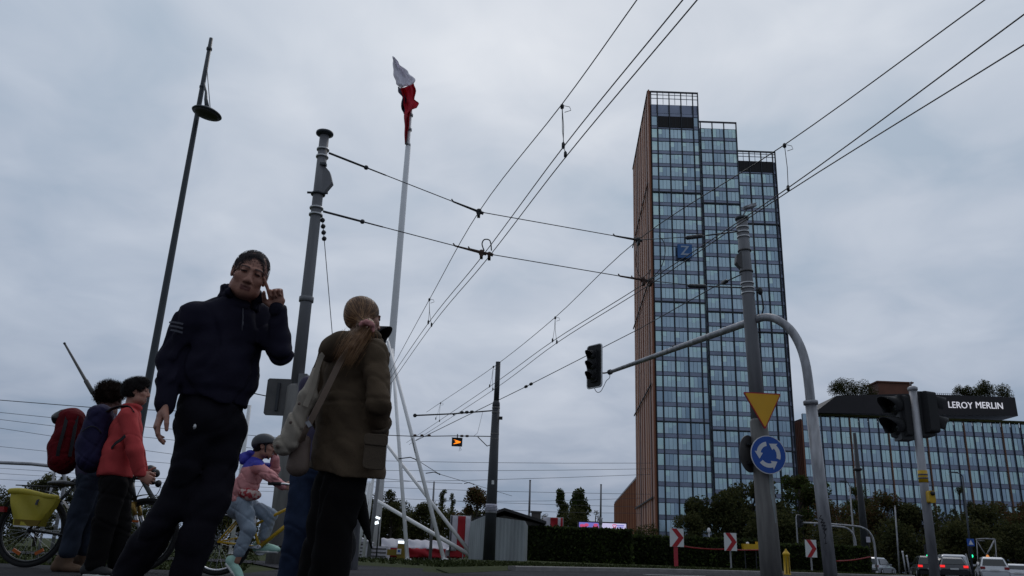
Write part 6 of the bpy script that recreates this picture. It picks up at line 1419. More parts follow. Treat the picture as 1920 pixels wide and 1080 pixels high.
b = Blob(); up2 = (rk - ra).normalized(); shoe(b, ra + Vector((-.03, .02, -.06)), fw * 1 + Vector((0, 0, -.35)), .27, .045, (.25, -.2, 1)); blob_obj('shoe', b, .008, 'black_matte', man)
b = Blob(); shoe(b, Vector((la.x - .02, la.y + .02, .0)), fw, .27, .045); blob_obj('shoe', b, .008, 'black_matte', man)
mb = MB(); p = J(365, 800, -.16); mb.ball(p, (.008, .006, .013), 8); part(mb, 'key_tag', 'strap', man)

# ================= woman in the olive parka ========================================
Y0 = 4.4
fw = Vector((.62, .78, 0)).normalized(); sd_ = fw.cross(UP)
nk = J(680, 640, .04); rsh, lsh = J(702, 663, -.12), J(622, 668, .10); rel, rwr = J(708, 755, -.20), J(711, 808, -.02); lel, lwr = J(590, 752, .18), J(606, 800, .36)
hem = J(649, 884, .03); wa = J(655, 765, .02); ch = J(662, 692, .02); pel = J(650, 835, .03)
rh, lh_ = J(660, 860, -.05), J(632, 858, .09); rk, lk = J(630, 985, -.03), J(610, 982, .10); ra, la = J(612, 1092, -.03), J(590, 1085, .12)
hd = Head(J(682, 597, .03), fw * 1 + Vector((.15, -.05, -.05)), (.05, 0, 1), .96)
b = Blob(); hd.body(b, nk - UP * .02, .9)
b.tor(pel, wa, sd_, (.145, .105), (.12, .09), .04).tor(wa, ch, sd_, (.12, .09), (.14, .095), .04).tor(ch, nk - UP * .05, sd_, (.13, .09), (.055, .05), .04)
b.chain([rsh, rel, rwr], [.042, .036, .024]).chain([lsh, lel, lwr], [.042, .036, .024]).chain([rh, rk, ra], [.07, .05, .036]).chain([lh_, lk, la], [.07, .05, .036])
hand(b, rwr, fw, (-.05, .5, -1), sd_, RELAX, (.35, .9, -.25)); hand(b, lwr, UP, fw + Vector((-.2, 0, 0)), -sd_, FIST, (.2, .8, -.5))
wom = person('person', b, .005, ('skin', 'lip', 'eye', 'brow'), 'ponytailed woman in olive parka seen from behind, bags on her shoulder', Vector((pel.x, pel.y, 0)), hd.mats())
b = Blob(); hd.hair(b, 1.03, .066, -.11, False)
pt = [J(687, 612, -.10), J(684, 620, -.15), J(671, 634, -.19), J(659, 650, -.21), J(650, 668, -.20), J(646, 676, -.19)]
b.ell(J(686, 612, -.08), (.05, .05, .045), None, .04)
hr = groom(blob_obj('hair', b, .005, 'hair_blonde', wom), b, 2600, .09, 6, lambda P: np.array(J(688, 614, -.13)) - P, .0042, .03, 2, .06, ['hair_fair', 'hair_deep', 'hair_deep'])
mb = MB(); rgh = random.Random(9)
for _ in range(800):
    o1 = Vector((rgh.gauss(0, 1), rgh.gauss(0, .7), rgh.gauss(0, 1))); fl_ = rgh.uniform(.72, 1.04); K = 6; P_ = []
    for i in range(K):
        t_ = i / (K - 1) * fl_ * (len(pt) - 1); j = min(int(t_), len(pt) - 2); q = lerp(pt[j], pt[j + 1], t_ - j); u_ = i / (K - 1); P_.append(q + o1 * (.010 + .020 * math.sin(min(1, u_ * 1.3) * PI * .62)))
    s_ = Vector((.8, .1, .6)).normalized() * .0013; vs = []
    for i, q in enumerate(P_): w_ = s_ * (1 - .8 * (i / (K - 1)) ** 2); vs += [q - w_, q + w_]
    mb.k = rgh.randrange(3); mb.add(vs, [(2 * i, 2 * i + 1, 2 * i + 3, 2 * i + 2) for i in range(K - 1)], True)
mb.k = 0; b = Blob(); b.chain(pt[:5], [.024, .020, .026, .022, .008], .015); bo = blob_obj('core', b, .005, 'hair_blonde', hr); k_ = len(mb.v); mb.add([Vector(v.co) + wloc(bo) for v in bo.data.vertices], [tuple(p.vertices) for p in bo.data.polygons], True); bpy.data.objects.remove(bo); part(mb, 'ponytail', ('hair_blonde', 'hair_fair', 'hair_deep'), hr)
b = Blob(); c = J(688, 613, -.155); ax = (pt[2] - pt[0]).normalized(); x_ = ax.cross(UP).normalized(); y_ = ax.cross(x_)
pr = [c + (x_ * math.cos(a) + y_ * math.sin(a)) * .029 for a in [i * PI / 6 for i in range(13)]]; b.chain(pr, [.013 + .003 * (i % 2) for i in range(13)], .006); blob_obj('scrunchie', b, .0035, 'pink', hr, wrinkle(2, .003, 190), relax=0)
b = Blob()
b.tor(hem - UP * .03, wa, sd_, (.225, .185), (.180, .145), .05).tor(wa, ch, sd_, (.180, .145), (.190, .13), .05).tor(ch, nk - UP * .04, sd_, (.16, .12), (.09, .085), .05); b.cone(rsh, lsh, .07, .07, .06)
b.chain([rsh, lerp(rsh, rel, .5), rel, rwr], [.074, .070, .066, .058], .025).chain([lsh, lel, lwr], [.072, .062, .05], .025)
b.cut(J(649, 886, .03), (-.10, .18, -1))
f3_ = crease(23, .006, 14, (1, 1, .8)); f1_, f2_ = wrinkle(21, .005, 15, (1, 1, .8)), wrinkle(22, .004, 34, (1, 1, 2.2)); cs = wa
coat = blob_obj('parka', b, .007, 'olive', wom, lambda P: f1_(P) + f2_(P) + f3_(P) + .006 * np.exp(-((P[:, 2] - wa.z - .01) / .012) ** 2))
b = Blob(); b.ell(J(638, 650, -.10), (.14, .085, .075), frame(fw, (0, .25, 1)), .03).ell(J(618, 655, -.05), (.06, .06, .06), frame(fw), .04).ell(J(672, 640, -.08), (.09, .06, .05), frame(fw), .04); b.chain([J(604, 660, .04), J(640, 634, .02), J(690, 626, .0), J(712, 640, .04)], [.02, .024, .024, .02], .02)
blob_obj('hood', b, .006, 'olive', coat, wrinkle(31, .008, 30, (1, 1, 1.5)))
b = Blob(); b.chain([nk + frame(fw) @ Vector((.085 * math.sin(a), -.075 * math.cos(a), .03)) for a in [math.radians(q) for q in range(-150, 151, 25)]], [.022] * 13, .02); blob_obj('collar', b, .006, 'olive', coat, wrinkle(33, .004, 40))
mb = MB(); R = frame(-fw + sd_ * 1.15); pc = J(703, 846, -.175)
mb.prism([pc + R @ Vector((x, .0, z)) for x, z in rpoly([(-.058, -.095), (.058, -.09), (.055, .08), (-.055, .08)], .03)], R @ Vector((0, .014, 0))); mb.prism([pc + R @ Vector((x, .014, z)) for x, z in rpoly([(-.062, .025), (.062, .03), (.06, .085), (-.06, .085)], .02)], R @ Vector((0, .008, 0))); pk = part(mb, 'pocket', 'olive_dark', coat); bv = pk.modifiers.new('b', 'BEVEL'); bv.width = .008; bv.segments = 2
mb = MB(); e_ = lerp(rel, rwr, .72); mb.lathe(e_, [(.066, -.012), (.070, 0), (.066, .012)], 20, (rwr - rel)); part(mb, 'cuff_tab', 'olive_dark', coat)
b = Blob(); b.tor(pel + UP * .12, pel - UP * .08, sd_, (.14, .11), (.165, .125), .04); b.chain([rh, lerp(rh, rk, .5), rk, ra - UP * .05], [.105, .100, .094, .098], .03).chain([lh_, lerp(lh_, lk, .5), lk, la - UP * .05], [.105, .100, .094, .098], .03)
blob_obj('trousers', b, .009, 'blackcloth', wom, both(wrinkle(12, .008, 15, (1, 1, .5)), crease(13, .013, 12, (1, 1, .5))))
for q in (ra, la): b = Blob(); shoe(b, Vector((q.x - .03, q.y - .03, 0)), fw, .25, .04); blob_obj('shoe', b, .008, 'black_matte', wom)
# her bags
b = Blob(); xdb = Vector((.75, .62, .05))
b.tor(J(593, 695, -.06), J(576, 745, -.10), xdb, (.018, .03), (.045, .06), .02).tor(J(576, 745, -.10), J(538, 830, -.10), xdb, (.045, .06), (.044, .085), .03).ell(J(531, 836, -.10), (.048, .06, .05), None, .04)
c_ = J(560, 780, -.10); tb = blob_obj('tote_bag', b, .006, 'canvas', None, both(wrinkle(41, .007, 32), crease(42, .010, 26, (1, 1, .6))), loc=c_); tag(tb, 'beige canvas tote hanging slack from the ponytailed woman\'s shoulder', 'bag')
mb = MB(); ribbon(mb, [J(622, 656, -.02), J(608, 662, -.10), J(598, 680, -.12), J(585, 730, -.16), J(572, 762, -.18)], (.8, .5, 0), .028); part(mb, 'strap', 'canvas', tb)
mb = MB()
for x, y in ((520, 836), (545, 792), (561, 757)): mb.ball(J(x, y, -.185), (.009, .006, .009), 8)
part(mb, 'eyelet', 'taupe', tb)
b = Blob(); b.tor(J(566, 828, -.08), J(558, 876, -.08), (.8, -.3, 0), (.052, .04), (.062, .045), .03); c_ = J(562, 850, -.08); sb = blob_obj('shoulder_bag', b, .006, 'taupe', None, wrinkle(43, .003, 30), loc=c_); tag(sb, 'small brown crossbody bag hanging under the beige tote', 'bag')
mb = MB(); ribbon(mb, [J(676, 640, -.16), J(657, 652, -.22), J(636, 682, -.21), J(610, 735, -.22), J(585, 784, -.22), J(571, 812, -.20), J(566, 828, -.14)], (.75, .3, .5), .032); part(mb, 'strap', 'strap_tan', sb)
mb = MB(); mb.box(J(579, 795, -.222), (.034, .012, .02), Matrix.Rotation(.9, 3, 'Y')); part(mb, 'buckle', 'galv', sb)
# furled umbrella
u0, u1 = J(664, 905, .10), J(697, 1028, -.02); mb = MB(); ud = (u1 - u0).normalized(); L_ = (u1 - u0).length
mb.lathe(u0, [(.02, -.15), (.036, 0), (.042, .10), (.03, L_ * .55), (.012, L_ * .86), (.006, L_ * .88), (.005, L_)], 12, ud); t = thing('umbrella', u1, 'furled black umbrella pointing down beside the ponytailed woman\'s leg', 'umbrella'); part(mb, 'canopy', 'blackcloth', t)
mb = MB(); mb.tube([u0 - ud * .12, u0 - ud * .28], .006, 6); mb.tube(smooth_path([u0 - ud * .28, u0 - ud * .34, u0 - ud * .37 + Vector((.04, .02, 0)), u0 - ud * .33 + Vector((.07, .03, 0))], 4), .011, 8); part(mb, 'handle', 'black', t)

# ================= person in jeans behind her =======================================
Y0 = 6.3; fw = Vector((.25, .95, 0)).normalized(); sd_ = fw.cross(UP)
nk = J(628, 702, .05); lsh, rsh = J(578, 722, .05), J(662, 730, .05); lel, rel = J(569, 780, .02), J(672, 790, .02); lwr, rwr = J(585, 815, .25), J(660, 825, .25)
pel = J(596, 862, .0); ch = J(616, 750, .02); wa = J(605, 810, .02); lh_, rh = J(572, 880, .0), J(612, 882, .0); lk, rk = J(556, 985, -.03), J(606, 985, .02); la, ra = J(540, 1075, .06), J(600, 1085, .06)
hd = Head(J(640, 676, .0), fw + Vector((.2, 0, -.35)), (.1, .3, 1), .98); b = Blob(); hd.body(b, nk); b.tor(pel, wa, sd_, (.15, .11), (.14, .1), .04).tor(wa, ch, sd_, (.14, .1), (.15, .1), .04).tor(ch, nk, sd_, (.14, .1), (.06, .06), .04); b.chain([rsh, rel, rwr], [.045, .04, .027]).chain([lsh, lel, lwr], [.045, .04, .027]).chain([rh, rk, ra], [.07, .05, .04]).chain([lh_, lk, la], [.07, .05, .04])
hand(b, lwr, UP, fw, -sd_, RELAX); hand(b, rwr, UP, fw, sd_, RELAX)
p3 = person('person', b, .008, ('skin_dark', 'lip', 'eye', 'brow'), 'person in blue jeans and dark purple jacket mostly hidden behind the ponytailed woman', Vector((pel.x, pel.y, 0)), hd.mats())
b = Blob(); hd.hair(b, 1.05); blob_obj('hair', b, .008, 'hair_black', p3)
b = Blob(); b.tor(pel + UP * .02, wa, sd_, (.17, .13), (.17, .13), .05).tor(wa, ch, sd_, (.17, .13), (.18, .12), .05).tor(ch, nk - UP * .03, sd_, (.16, .11), (.08, .08), .05); b.cone(lsh, rsh, .07, .07, .05); b.chain([rsh, rel, rwr], [.07, .06, .05]).chain([lsh, lel, lwr], [.07, .06, .05]); blob_obj('jacket', b, .009, 'purple_jkt_fold_shade', p3, wrinkle(51, .008, 18))
b = Blob(); b.tor(pel + UP * .1, pel - UP * .08, sd_, (.155, .115), (.17, .125), .04); b.chain([rh, rk, ra - UP * .03], [.10, .082, .082], .03).chain([lh_, lk, la - UP * .03], [.10, .084, .085], .03); blob_obj('jeans', b, .009, 'denim', p3, both(wrinkle(52, .008, 20, (1, 1, 1.6)), crease(53, .008, 16, (1, 1, 1.3))))
for q in (ra, la): b = Blob(); shoe(b, Vector((q.x, q.y - .04, 0)), Vector((.5, .6, 0)), .27, .045); blob_obj('shoe', b, .009, 'black_matte', p3)

# ================= cyclist ==========================================================
Y0 = 8.2; fw = Vector((.97, .2, 0)).normalized(); sd_ = fw.cross(UP)
nk = J(480, 858, .0); nsh, fsh = J(484, 874, -.12), J(478, 874, .13); nel, nwr = J(510, 897, -.20), J(530, 911, -.16); fel, fwr = J(514, 880, .14), J(517, 856, .06)
pel = J(450, 938, .0); ch = J(474, 885, .0); wa = J(459, 916, .0); nh, fh_ = J(456, 944, -.08), J(458, 944, .08); nkn, fkn = J(466, 992, -.10), J(506, 968, .09); nan, fan = J(443, 1052, -.11), J(491, 1018, .10)
hd = Head(J(496, 838, .0), (.96, .10, .02), (.03, 0, 1), .92); b = Blob(); hd.body(b, nk, .85)
b.tor(pel, wa, sd_, (.13, .10), (.115, .085), .04).tor(wa, ch, sd_, (.115, .085), (.13, .09), .04).tor(ch, nk, sd_, (.12, .08), (.05, .05), .04); b.chain([nsh, nel, nwr], [.038, .034, .022]).chain([fsh, fel, fwr], [.038, .034, .022]).chain([nh, nkn, nan], [.065, .046, .034]).chain([fh_, fkn, fan], [.065, .046, .034])
hand(b, nwr, UP + fw * .3, fw + Vector((0, 0, -.1)), Vector((0, -1, .3)), ((.9, 1, .6),) * 4, (.1, .7, -.8), .9); hand(b, fwr, (-.9, 0, .1), (-.10, -.3, 1), (.8, .5, .1), ((.3, .5, .3), (.4, .5, .3), (.6, .6, .3), (.7, .6, .3)), (.3, .8, -.4), .92)
cyc = person('person', b, .006, ('skin', 'lip', 'eye', 'brow'), 'helmeted cyclist in blue and pink jacket straddling a yellow bicycle', Vector((pel.x, pel.y, 0)), hd.mats())
b = Blob(); hd.hair(b, 1.0, .06, -.10, False); b.chain([hd.w(0, -.1, -.06), hd.w(0, -.13, -.12), hd.w(0, -.16, -.15)], [.03, .022, .008], .02); blob_obj('hair', b, .007, 'hair_black', cyc, wrinkle(3, .003, 90), relax=0)
b = Blob(); hd.e(b, (0, -.012, .045), (.102, .128, .098), 0); b.cut(hd.w(0, 0, .026), hd.R @ Vector((0, .14, -1))); hd.e(b, (0, -.085, .02), (.085, .05, .05), .02); hm = blob_obj('helmet', b, .006, 'helmet', cyc)
mb = MB()
for q in (-1, 1): ribbon(mb, [hd.w(q * .08, .03, .03), hd.w(q * .075, .025, -.05), hd.w(q * .03, .05, -.12), hd.w(0, .055, -.125)], hd.R @ Vector((0, 1, 0)), .014)
part(mb, 'strap', 'webbing', hm)
b = Blob(); b.tor(pel + UP * .015, wa, sd_, (.155, .125), (.15, .115), .04).tor(wa, ch, sd_, (.15, .115), (.15, .11), .04).tor(ch, nk - UP * .02, sd_, (.13, .1), (.065, .065), .04); b.cone(nsh, fsh, .062, .062, .04); b.chain([nsh, nel, nwr], [.062, .054, .043]).chain([fsh, fel, fwr - UP * .02], [.062, .054, .042])
zcol = lambda C: ((C[:, 2] + (C[:, 0] - J(480, 890).x) * -.12) > J(484, 877).z).astype(int) * (C[:, 0] < J(502, 877).x) * 1
cj = blob_obj('jacket', b, .007, ('salmon', 'cobalt'), cyc, both(wrinkle(61, .006, 26, (1, 1, 2)), crease(62, .009, 24, (1, 1, 2))), mfn=zcol)
b = Blob(); b.ell(J(463, 858, .0), (.085, .06, .055), None, .02).chain([J(455, 866, -.05), J(470, 850, -.04), J(488, 858, .0)], [.03, .03, .02], .03); blob_obj('hood', b, .006, 'cobalt', cj, wrinkle(63, .005, 45))
b = Blob(); b.tor(pel + UP * .09, pel - UP * .06, sd_, (.135, .11), (.15, .12), .04); b.chain([nh, lerp(nh, nkn, .5), nkn, lerp(nkn, nan, .75)], [.09, .082, .07, .058], .03).chain([fh_, fkn, lerp(fkn, fan, .75)], [.088, .068, .056], .03); blob_obj('jeans', b, .007, 'denim_light', cyc, both(wrinkle(64, .005, 26, (1, 1, 1.6)), crease(65, .006, 22, (1, 1, 1.4))))
for q, f_, u_ in ((nan, Vector((.62, -.1, -.62)), Vector((.7, 0, .7))), (fan, Vector((.98, 0, .0)), UP)):
    b = Blob(); hl_ = q - u_.normalized() * .085 - f_.normalized() * .05; shoe(b, hl_, f_, .245, .042, u_); o = blob_obj('shoe', b, .006, 'mint', cyc); b = Blob(); sole(b, hl_, f_, .245, .043, u_); blob_obj('sole', b, .006, 'sole', o)
b = Blob(); b.ell(J(470, 928, -.13), (.105, .05, .055), frame(Vector((.1, -.9, .1))), .02).ell(J(458, 922, -.13), (.06, .05, .045), None, .03); wb = blob_obj('waist_bag', b, .006, 'floral', None, wrinkle(66, .004, 50), loc=J(466, 926, -.13)); tag(wb, 'red floral waist bag tied round the cyclist\'s hips', 'bag')
mb = MB(); ribbon(mb, [J(447, 925, .10), J(440, 928, -.02), J(448, 924, -.12), J(460, 922, -.15)], UP, .03); part(mb, 'strap', 'floral', wb)

# ================= hikers ==============================================================
Y0 = 7.3; fw = Vector((.93, .32, 0)).normalized(); sd_ = fw.cross(UP)
nk = J(246, 768, .0); nsh, fsh = J(240, 781, -.15), J(247, 778, .17); nel, nwr = J(253, 845, -.18), J(263, 890, -.14); fel, fwr = J(258, 850, .2), J(268, 893, .28)
pel = J(215, 888, .0); ch = J(236, 808, .0); wa = J(225, 850, .0); nh, fh_ = J(216, 905, -.08), J(222, 905, .08); nkn, fkn = J(197, 980, -.10), J(225, 975, .08); nan, fan = J(178, 1052, -.10), J(222, 1050, .10)
hd = Head(J(256, 735, .0), (.95, .25, .05), (.05, 0, 1), .98); b = Blob(); hd.body(b, nk)
b.tor(pel, wa, sd_, (.14, .105), (.135, .10), .04).tor(wa, ch, sd_, (.135, .10), (.145, .1), .04).tor(ch, nk - UP * .02, sd_, (.13, .09), (.06, .055), .04); b.chain([nsh, nel, nwr], [.042, .038, .026]).chain([fsh, fel, fwr], [.042, .038, .026]).chain([nh, nkn, nan], [.07, .05, .038]).chain([fh_, fkn, fan], [.07, .05, .038])
hand(b, nwr, UP + fw * .2, fw + Vector((0, 0, -.55)), Vector((.1, -1, .2)), ((.8, 1, .6),) * 4, (.2, .8, -.6), 1.05); hand(b, fwr, UP, fw, Vector((0, 1, 0)), FIST)
h1_ = person('person', b, .006, ('skin_tan', 'lip', 'eye', 'brow'), 'dark-haired hiker in coral jacket holding the handlebar of the black bicycle', Vector((pel.x, pel.y, 0)), hd.mats())
b = Blob(); hd.hair(b, 1.10, .075, -.06); s_ = hd; hd.e(b, (0, .035, .10), (.06, .06, .03), .04); groom(blob_obj('hair', b, .006, 'hair_black', h1_), b, 2200, .04, 3, hd.R @ Vector((0, .7, -.4)), .005, .35, 3, .35)
b = Blob(); b.tor(pel - UP * .0, wa, sd_, (.19, .145), (.185, .14), .05).tor(wa, ch, sd_, (.185, .14), (.18, .13), .05).tor(ch, nk - UP * .03, sd_, (.16, .11), (.075, .075), .05); b.cone(nsh, fsh, .07, .07, .05); b.chain([nsh, nel, nwr], [.076, .068, .050]).chain([fsh, fel, fwr], [.07, .06, .048])
b.chain([nk + frame(fw) @ Vector((.07 * math.sin(a), .065 * math.cos(a), .02)) for a in [i * PI / 6 for i in range(13)]], [.018] * 13, .02)
b.cut(pel - UP * .03, (0, 0, -1)); cj = blob_obj('jacket', b, .0075, 'coral', h1_, both(wrinkle(71, .006, 20, (1, 1, 1.6)), crease(73, .011, 17, (1, 1, 1.4))))
b = Blob(); b.tor(pel + UP * .1, pel - UP * .08, sd_, (.145, .115), (.16, .125), .04); b.chain([nh, nkn, nan - UP * .02], [.11, .088, .08], .03).chain([fh_, fkn, fan - UP * .02], [.105, .085, .078], .03); blob_obj('trousers', b, .009, 'blackcloth', h1_, both(wrinkle(72, .007, 17), crease(74, .008, 15)))
for q, f_ in ((nan, Vector((.95, -.1, 0))), (fan, Vector((.95, .1, 0)))):
    hl_ = Vector((q.x - .07, q.y, .012)); b = Blob(); shoe(b, hl_, f_, .28, .046); o = blob_obj('shoe', b, .008, 'black_matte', h1_); b = Blob(); sole(b, hl_, f_, .285, .048); blob_obj('sole', b, .007, 'sole', o)
def backpack(cx, cy, d, hh, rx, ry, m, lab, top=True, lean=.0):
    c = J(cx, cy, d); b = Blob(); R = frame(fw + Vector((0, 0, lean))); t_ = R @ UP
    b.tor(c - t_ * hh * .72, c + t_ * hh * .62, R @ Vector((1, 0, 0)), (rx, ry), (rx * .95, ry * .9), .05); b.ell(c + R @ Vector((0, -ry * .35, -hh * .3)), (rx * .85, ry * .85, hh * .55), R, .03); b.ell(c + t_ * hh * .78, (rx * .85, ry * .8, hh * .22), R, .03)
    o = blob_obj('backpack', b, .0075, m, None, both(wrinkle(int(cx), .006, 24), crease(int(cx) + 1, .005, 20)), loc=c); tag(o, lab, 'backpack'); return o, c, R
bp, c, R = backpack(180, 817, -.03, .265, .155, .125, 'navy_bag', 'navy backpack on the back of the hiker in the coral jacket')
mb = MB(); ribbon(mb, [J(196, 776, -.10), J(212, 766, -.13), J(231, 762, -.15), J(244, 764, -.165), J(252, 774, -.175)], (.2, -1, .3), .036, .007); ribbon(mb, [J(205, 846, -.15), J(216, 832, -.235), J(226, 825, -.265), J(235, 817, -.28)], UP, .026, .007); ribbon(mb, [J(208, 846, -.16), J(204, 860, -.17), J(201, 878, -.17)], (1, 0, 0), .022, .006); part(mb, 'strap', 'webbing', bp)
mb = MB(); mb.tube(smooth_path([J(178, 772, -.02), J(176, 764, -.02), J(186, 762, -.02), J(192, 770, -.02)], 4), .011, 6); part(mb, 'handle', 'navy_bag', bp)
mb = MB(); mb.tube(smooth_path([c + R @ Vector((.158 - .02 * abs(t_), -.02 + .075 * t_, .06 - .05 * t_ * t_)) for t_ in (-1, -.5, 0, .5, 1)], 3), .005, 5); part(mb, 'zip', 'webbing', bp)
Y0 = 7.9
nk = J(206, 772, .0); nsh, fsh = J(198, 792, -.15), J(208, 790, .16); pel = J(172, 882, .0); ch = J(196, 812, .0); wa = J(184, 850, .0); nh, fh_ = J(172, 895, -.08), J(178, 895, .08); nkn, fkn = J(147, 965, -.09), J(172, 965, .08); nan, fan = J(128, 1034, -.10), J(160, 1030, .08); nel, nwr = J(206, 850, -.15), J(215, 888, -.1); fel, fwr = J(212, 850, .2), J(225, 885, .2)
hd = Head(J(207, 748, .0), (.85, .45, -.18), (.06, 0, 1), .98); b = Blob(); hd.body(b, nk)
b.tor(pel, wa, sd_, (.14, .105), (.135, .10), .04).tor(wa, ch, sd_, (.135, .10), (.145, .1), .04).tor(ch, nk - UP * .02, sd_, (.13, .09), (.06, .055), .04); b.chain([nsh, nel, nwr], [.042, .038, .026]).chain([fsh, fel, fwr], [.042, .038, .026]).chain([nh, nkn, nan], [.07, .05, .038]).chain([fh_, fkn, fan], [.07, .05, .038])
hand(b, nwr, UP, fw, Vector((0, -1, 0)), RELAX); hand(b, fwr, UP, fw, Vector((0, 1, 0)), RELAX)
h2_ = person('person', b, .008, ('skin_dark', 'lip', 'eye', 'brow'), 'curly-haired hiker in jeans and brown boots with a red backpack', Vector((pel.x, pel.y, 0)), hd.mats())
b = Blob(); hd.e(b, (0, -.02, .04), (.115, .125, .108), 0); hd.e(b, (0, .12, -.05), (.1, .09, .09), 0, True); rgc = random.Random(6)
for _ in range(60):
    v = Vector((rgc.gauss(0, 1), rgc.gauss(-.3, .9), rgc.gauss(.4, .8))).normalized(); q = hd.w(v.x * .112, v.y * .122 - .02, v.z * .105 + .04); b.ell(q, (.022,) * 3, None, .008)
groom(blob_obj('hair', b, .0065, 'hair_brown', h2_, wrinkle(7, .004, 70)), b, 2400, .045, 3, hd.R @ Vector((.3, .1, .4)), .004, .7, 4, .8)
b = Blob(); b.tor(pel, wa, sd_, (.18, .14), (.175, .135), .05).tor(wa, ch, sd_, (.175, .135), (.175, .12), .05).tor(ch, nk - UP * .03, sd_, (.15, .11), (.075, .075), .05); b.cone(nsh, fsh, .065, .065, .05); b.chain([nsh, nel, nwr], [.066, .058, .048]).chain([fsh, fel, fwr], [.066, .058, .048]); blob_obj('jacket', b, .009, 'purple_jkt_fold_shade', h2_, wrinkle(81, .007, 20))
b = Blob(); b.tor(pel + UP * .1, pel - UP * .08, sd_, (.15, .115), (.165, .125), .04); b.chain([nh, nkn, nan - UP * .0], [.105, .088, .082], .03).chain([fh_, fkn, fan], [.105, .085, .08], .03); blob_obj('jeans', b, .009, 'denim_dull', h2_, both(wrinkle(82, .006, 20, (1, 1, 1.5)), crease(83, .008, 16, (1, 1, 1.3))))
for q in (nan, fan): b = Blob(); shoe(b, Vector((q.x - .09, q.y, .01)), Vector((.95, -.1, 0)), .30, .05); b.cone(q - UP * .1, q + UP * .02, .055, .058, .02); blob_obj('boot', b, .008, 'boot', h2_)
rp_, c, R = backpack(127, 822, -.02, .275, .165, .135, 'red_bag', 'red backpack with a rolled dark bundle on the curly-haired hiker')
mb = MB(); ribbon(mb, [c + R @ Vector((.135, -.02, .20)), c + R @ Vector((.168, -.02, .06)), c + R @ Vector((.172, -.03, -.10)), c + R @ Vector((.15, -.03, -.21))], R @ Vector((0, 1, 0)), .03, .008); ribbon(mb, [c + R @ Vector((.135, .06, .20)), c + R @ Vector((.160, .07, .0)), c + R @ Vector((.15, .07, -.18))], R @ Vector((0, 1, 0)), .03, .008); part(mb, 'strap', 'webbing', rp_)
b = Blob(); b.chain([J(104, 786, -.1), J(116, 778, -.05), J(128, 778, 0)], [.045, .055, .045], .02); blob_obj('bundle', b, .007, 'bike_black', rp_, wrinkle(5, .008, 50))
mb = MB(); mb.tube(smooth_path([J(131, 782, -.05), J(133, 770, -.05), J(140, 769, -.05), J(143, 782, -.05)], 4), .016, 6); part(mb, 'handle', 'red_bag', rp_)
# ------------------------------------------------------------------ bicycles and railing
def wheel(root, c, r, ax, tw=.022, tm='rubber', rm='bike_black', spokes=28, refl=True):
    ax = Vector(ax).normalized(); x = ax.cross(UP).normalized(); y = x.cross(ax); N_ = 48
    ring = lambda rr: [c + (x * math.cos(2 * PI * i / N_) + y * math.sin(2 * PI * i / N_)) * rr for i in range(N_)]
    mb = MB(); mb.tube(ring(r - tw), tw, 10, closed=True); w_ = part(mb, 'tyre', tm, root)
    mb = MB(); mb.tube(ring(r - 2 * tw - .008), .012, 8, closed=True); part(mb, 'rim', rm, w_)
    mb = MB(); rg = random.Random(1)
    for i in range(spokes):
        a = 2 * PI * i / spokes; b_ = a + (.35 if i % 2 else -.35); s = ax * (.03 if i % 4 < 2 else -.03); mb.tube([c + s + (x * math.cos(b_) + y * math.sin(b_)) * .022, c + (x * math.cos(a) + y * math.sin(a)) * (r - 2 * tw - .01)], .0013, 3, cap=False)
    part(mb, 'spokes', 'chrome', w_); mb = MB(); mb.lathe(c - ax * .05, [(.012, 0), (.03, .012), (.018, .03), (.018, .07), (.03, .088), (.012, .10)], 14, ax); part(mb, 'hub', 'pole_dark', w_)
    if refl:
        mb = MB()
        for a in (-2.1, -1.1): mb.box(c + (x * math.cos(a) + y * math.sin(a)) * (r * .66), (.085, .012, .03), Matrix((x * -math.sin(a) + y * math.cos(a), ax, x * math.cos(a) + y * math.sin(a))).transposed())
        part(mb, 'reflector', 'reflector', w_)
def crankset(root, c, ax, fw_, rr=.085, ang=.3):
    mb = MB(); n = 36; x = Vector(fw_).normalized(); mb.lathe(c - ax * .05, [(rr, 0), (rr + .004, .003), (rr, .006)], n, ax)
    for i in range(5): a = i * 2 * PI / 5; mb.beam(c - ax * .047, c - ax * .047 + (x * math.cos(a) + UP * math.sin(a)) * rr, .014, .004, ax)
    mb.cyl(c - ax * .06, c + ax * .06, .02); o = part(mb, 'chainring', 'chrome', root)
    for s in (-1, 1):
        mb = MB(); d = (x * math.cos(ang) + UP * math.sin(ang)) * s; p0 = c - ax * .07 * s; p1 = p0 + d * .165; mb.beam(p0, p1, .024, .012, ax); part(mb, 'crank', 'chrome', root); mb = MB(); mb.box(p1 - ax * .05 * s, (.09, .09, .022)); part(mb, 'pedal', 'rubber', root)
def saddle(root, c, fw_, m='bike_black'):
    b = Blob(); R = frame(fw_); b.ell(c - Vector(fw_) * .07, (.07, .09, .028), R, .03); b.cone(c - Vector(fw_) * .03, c + Vector(fw_) * .15, .034, .020, .03); blob_obj('saddle', b, .007, m, root)
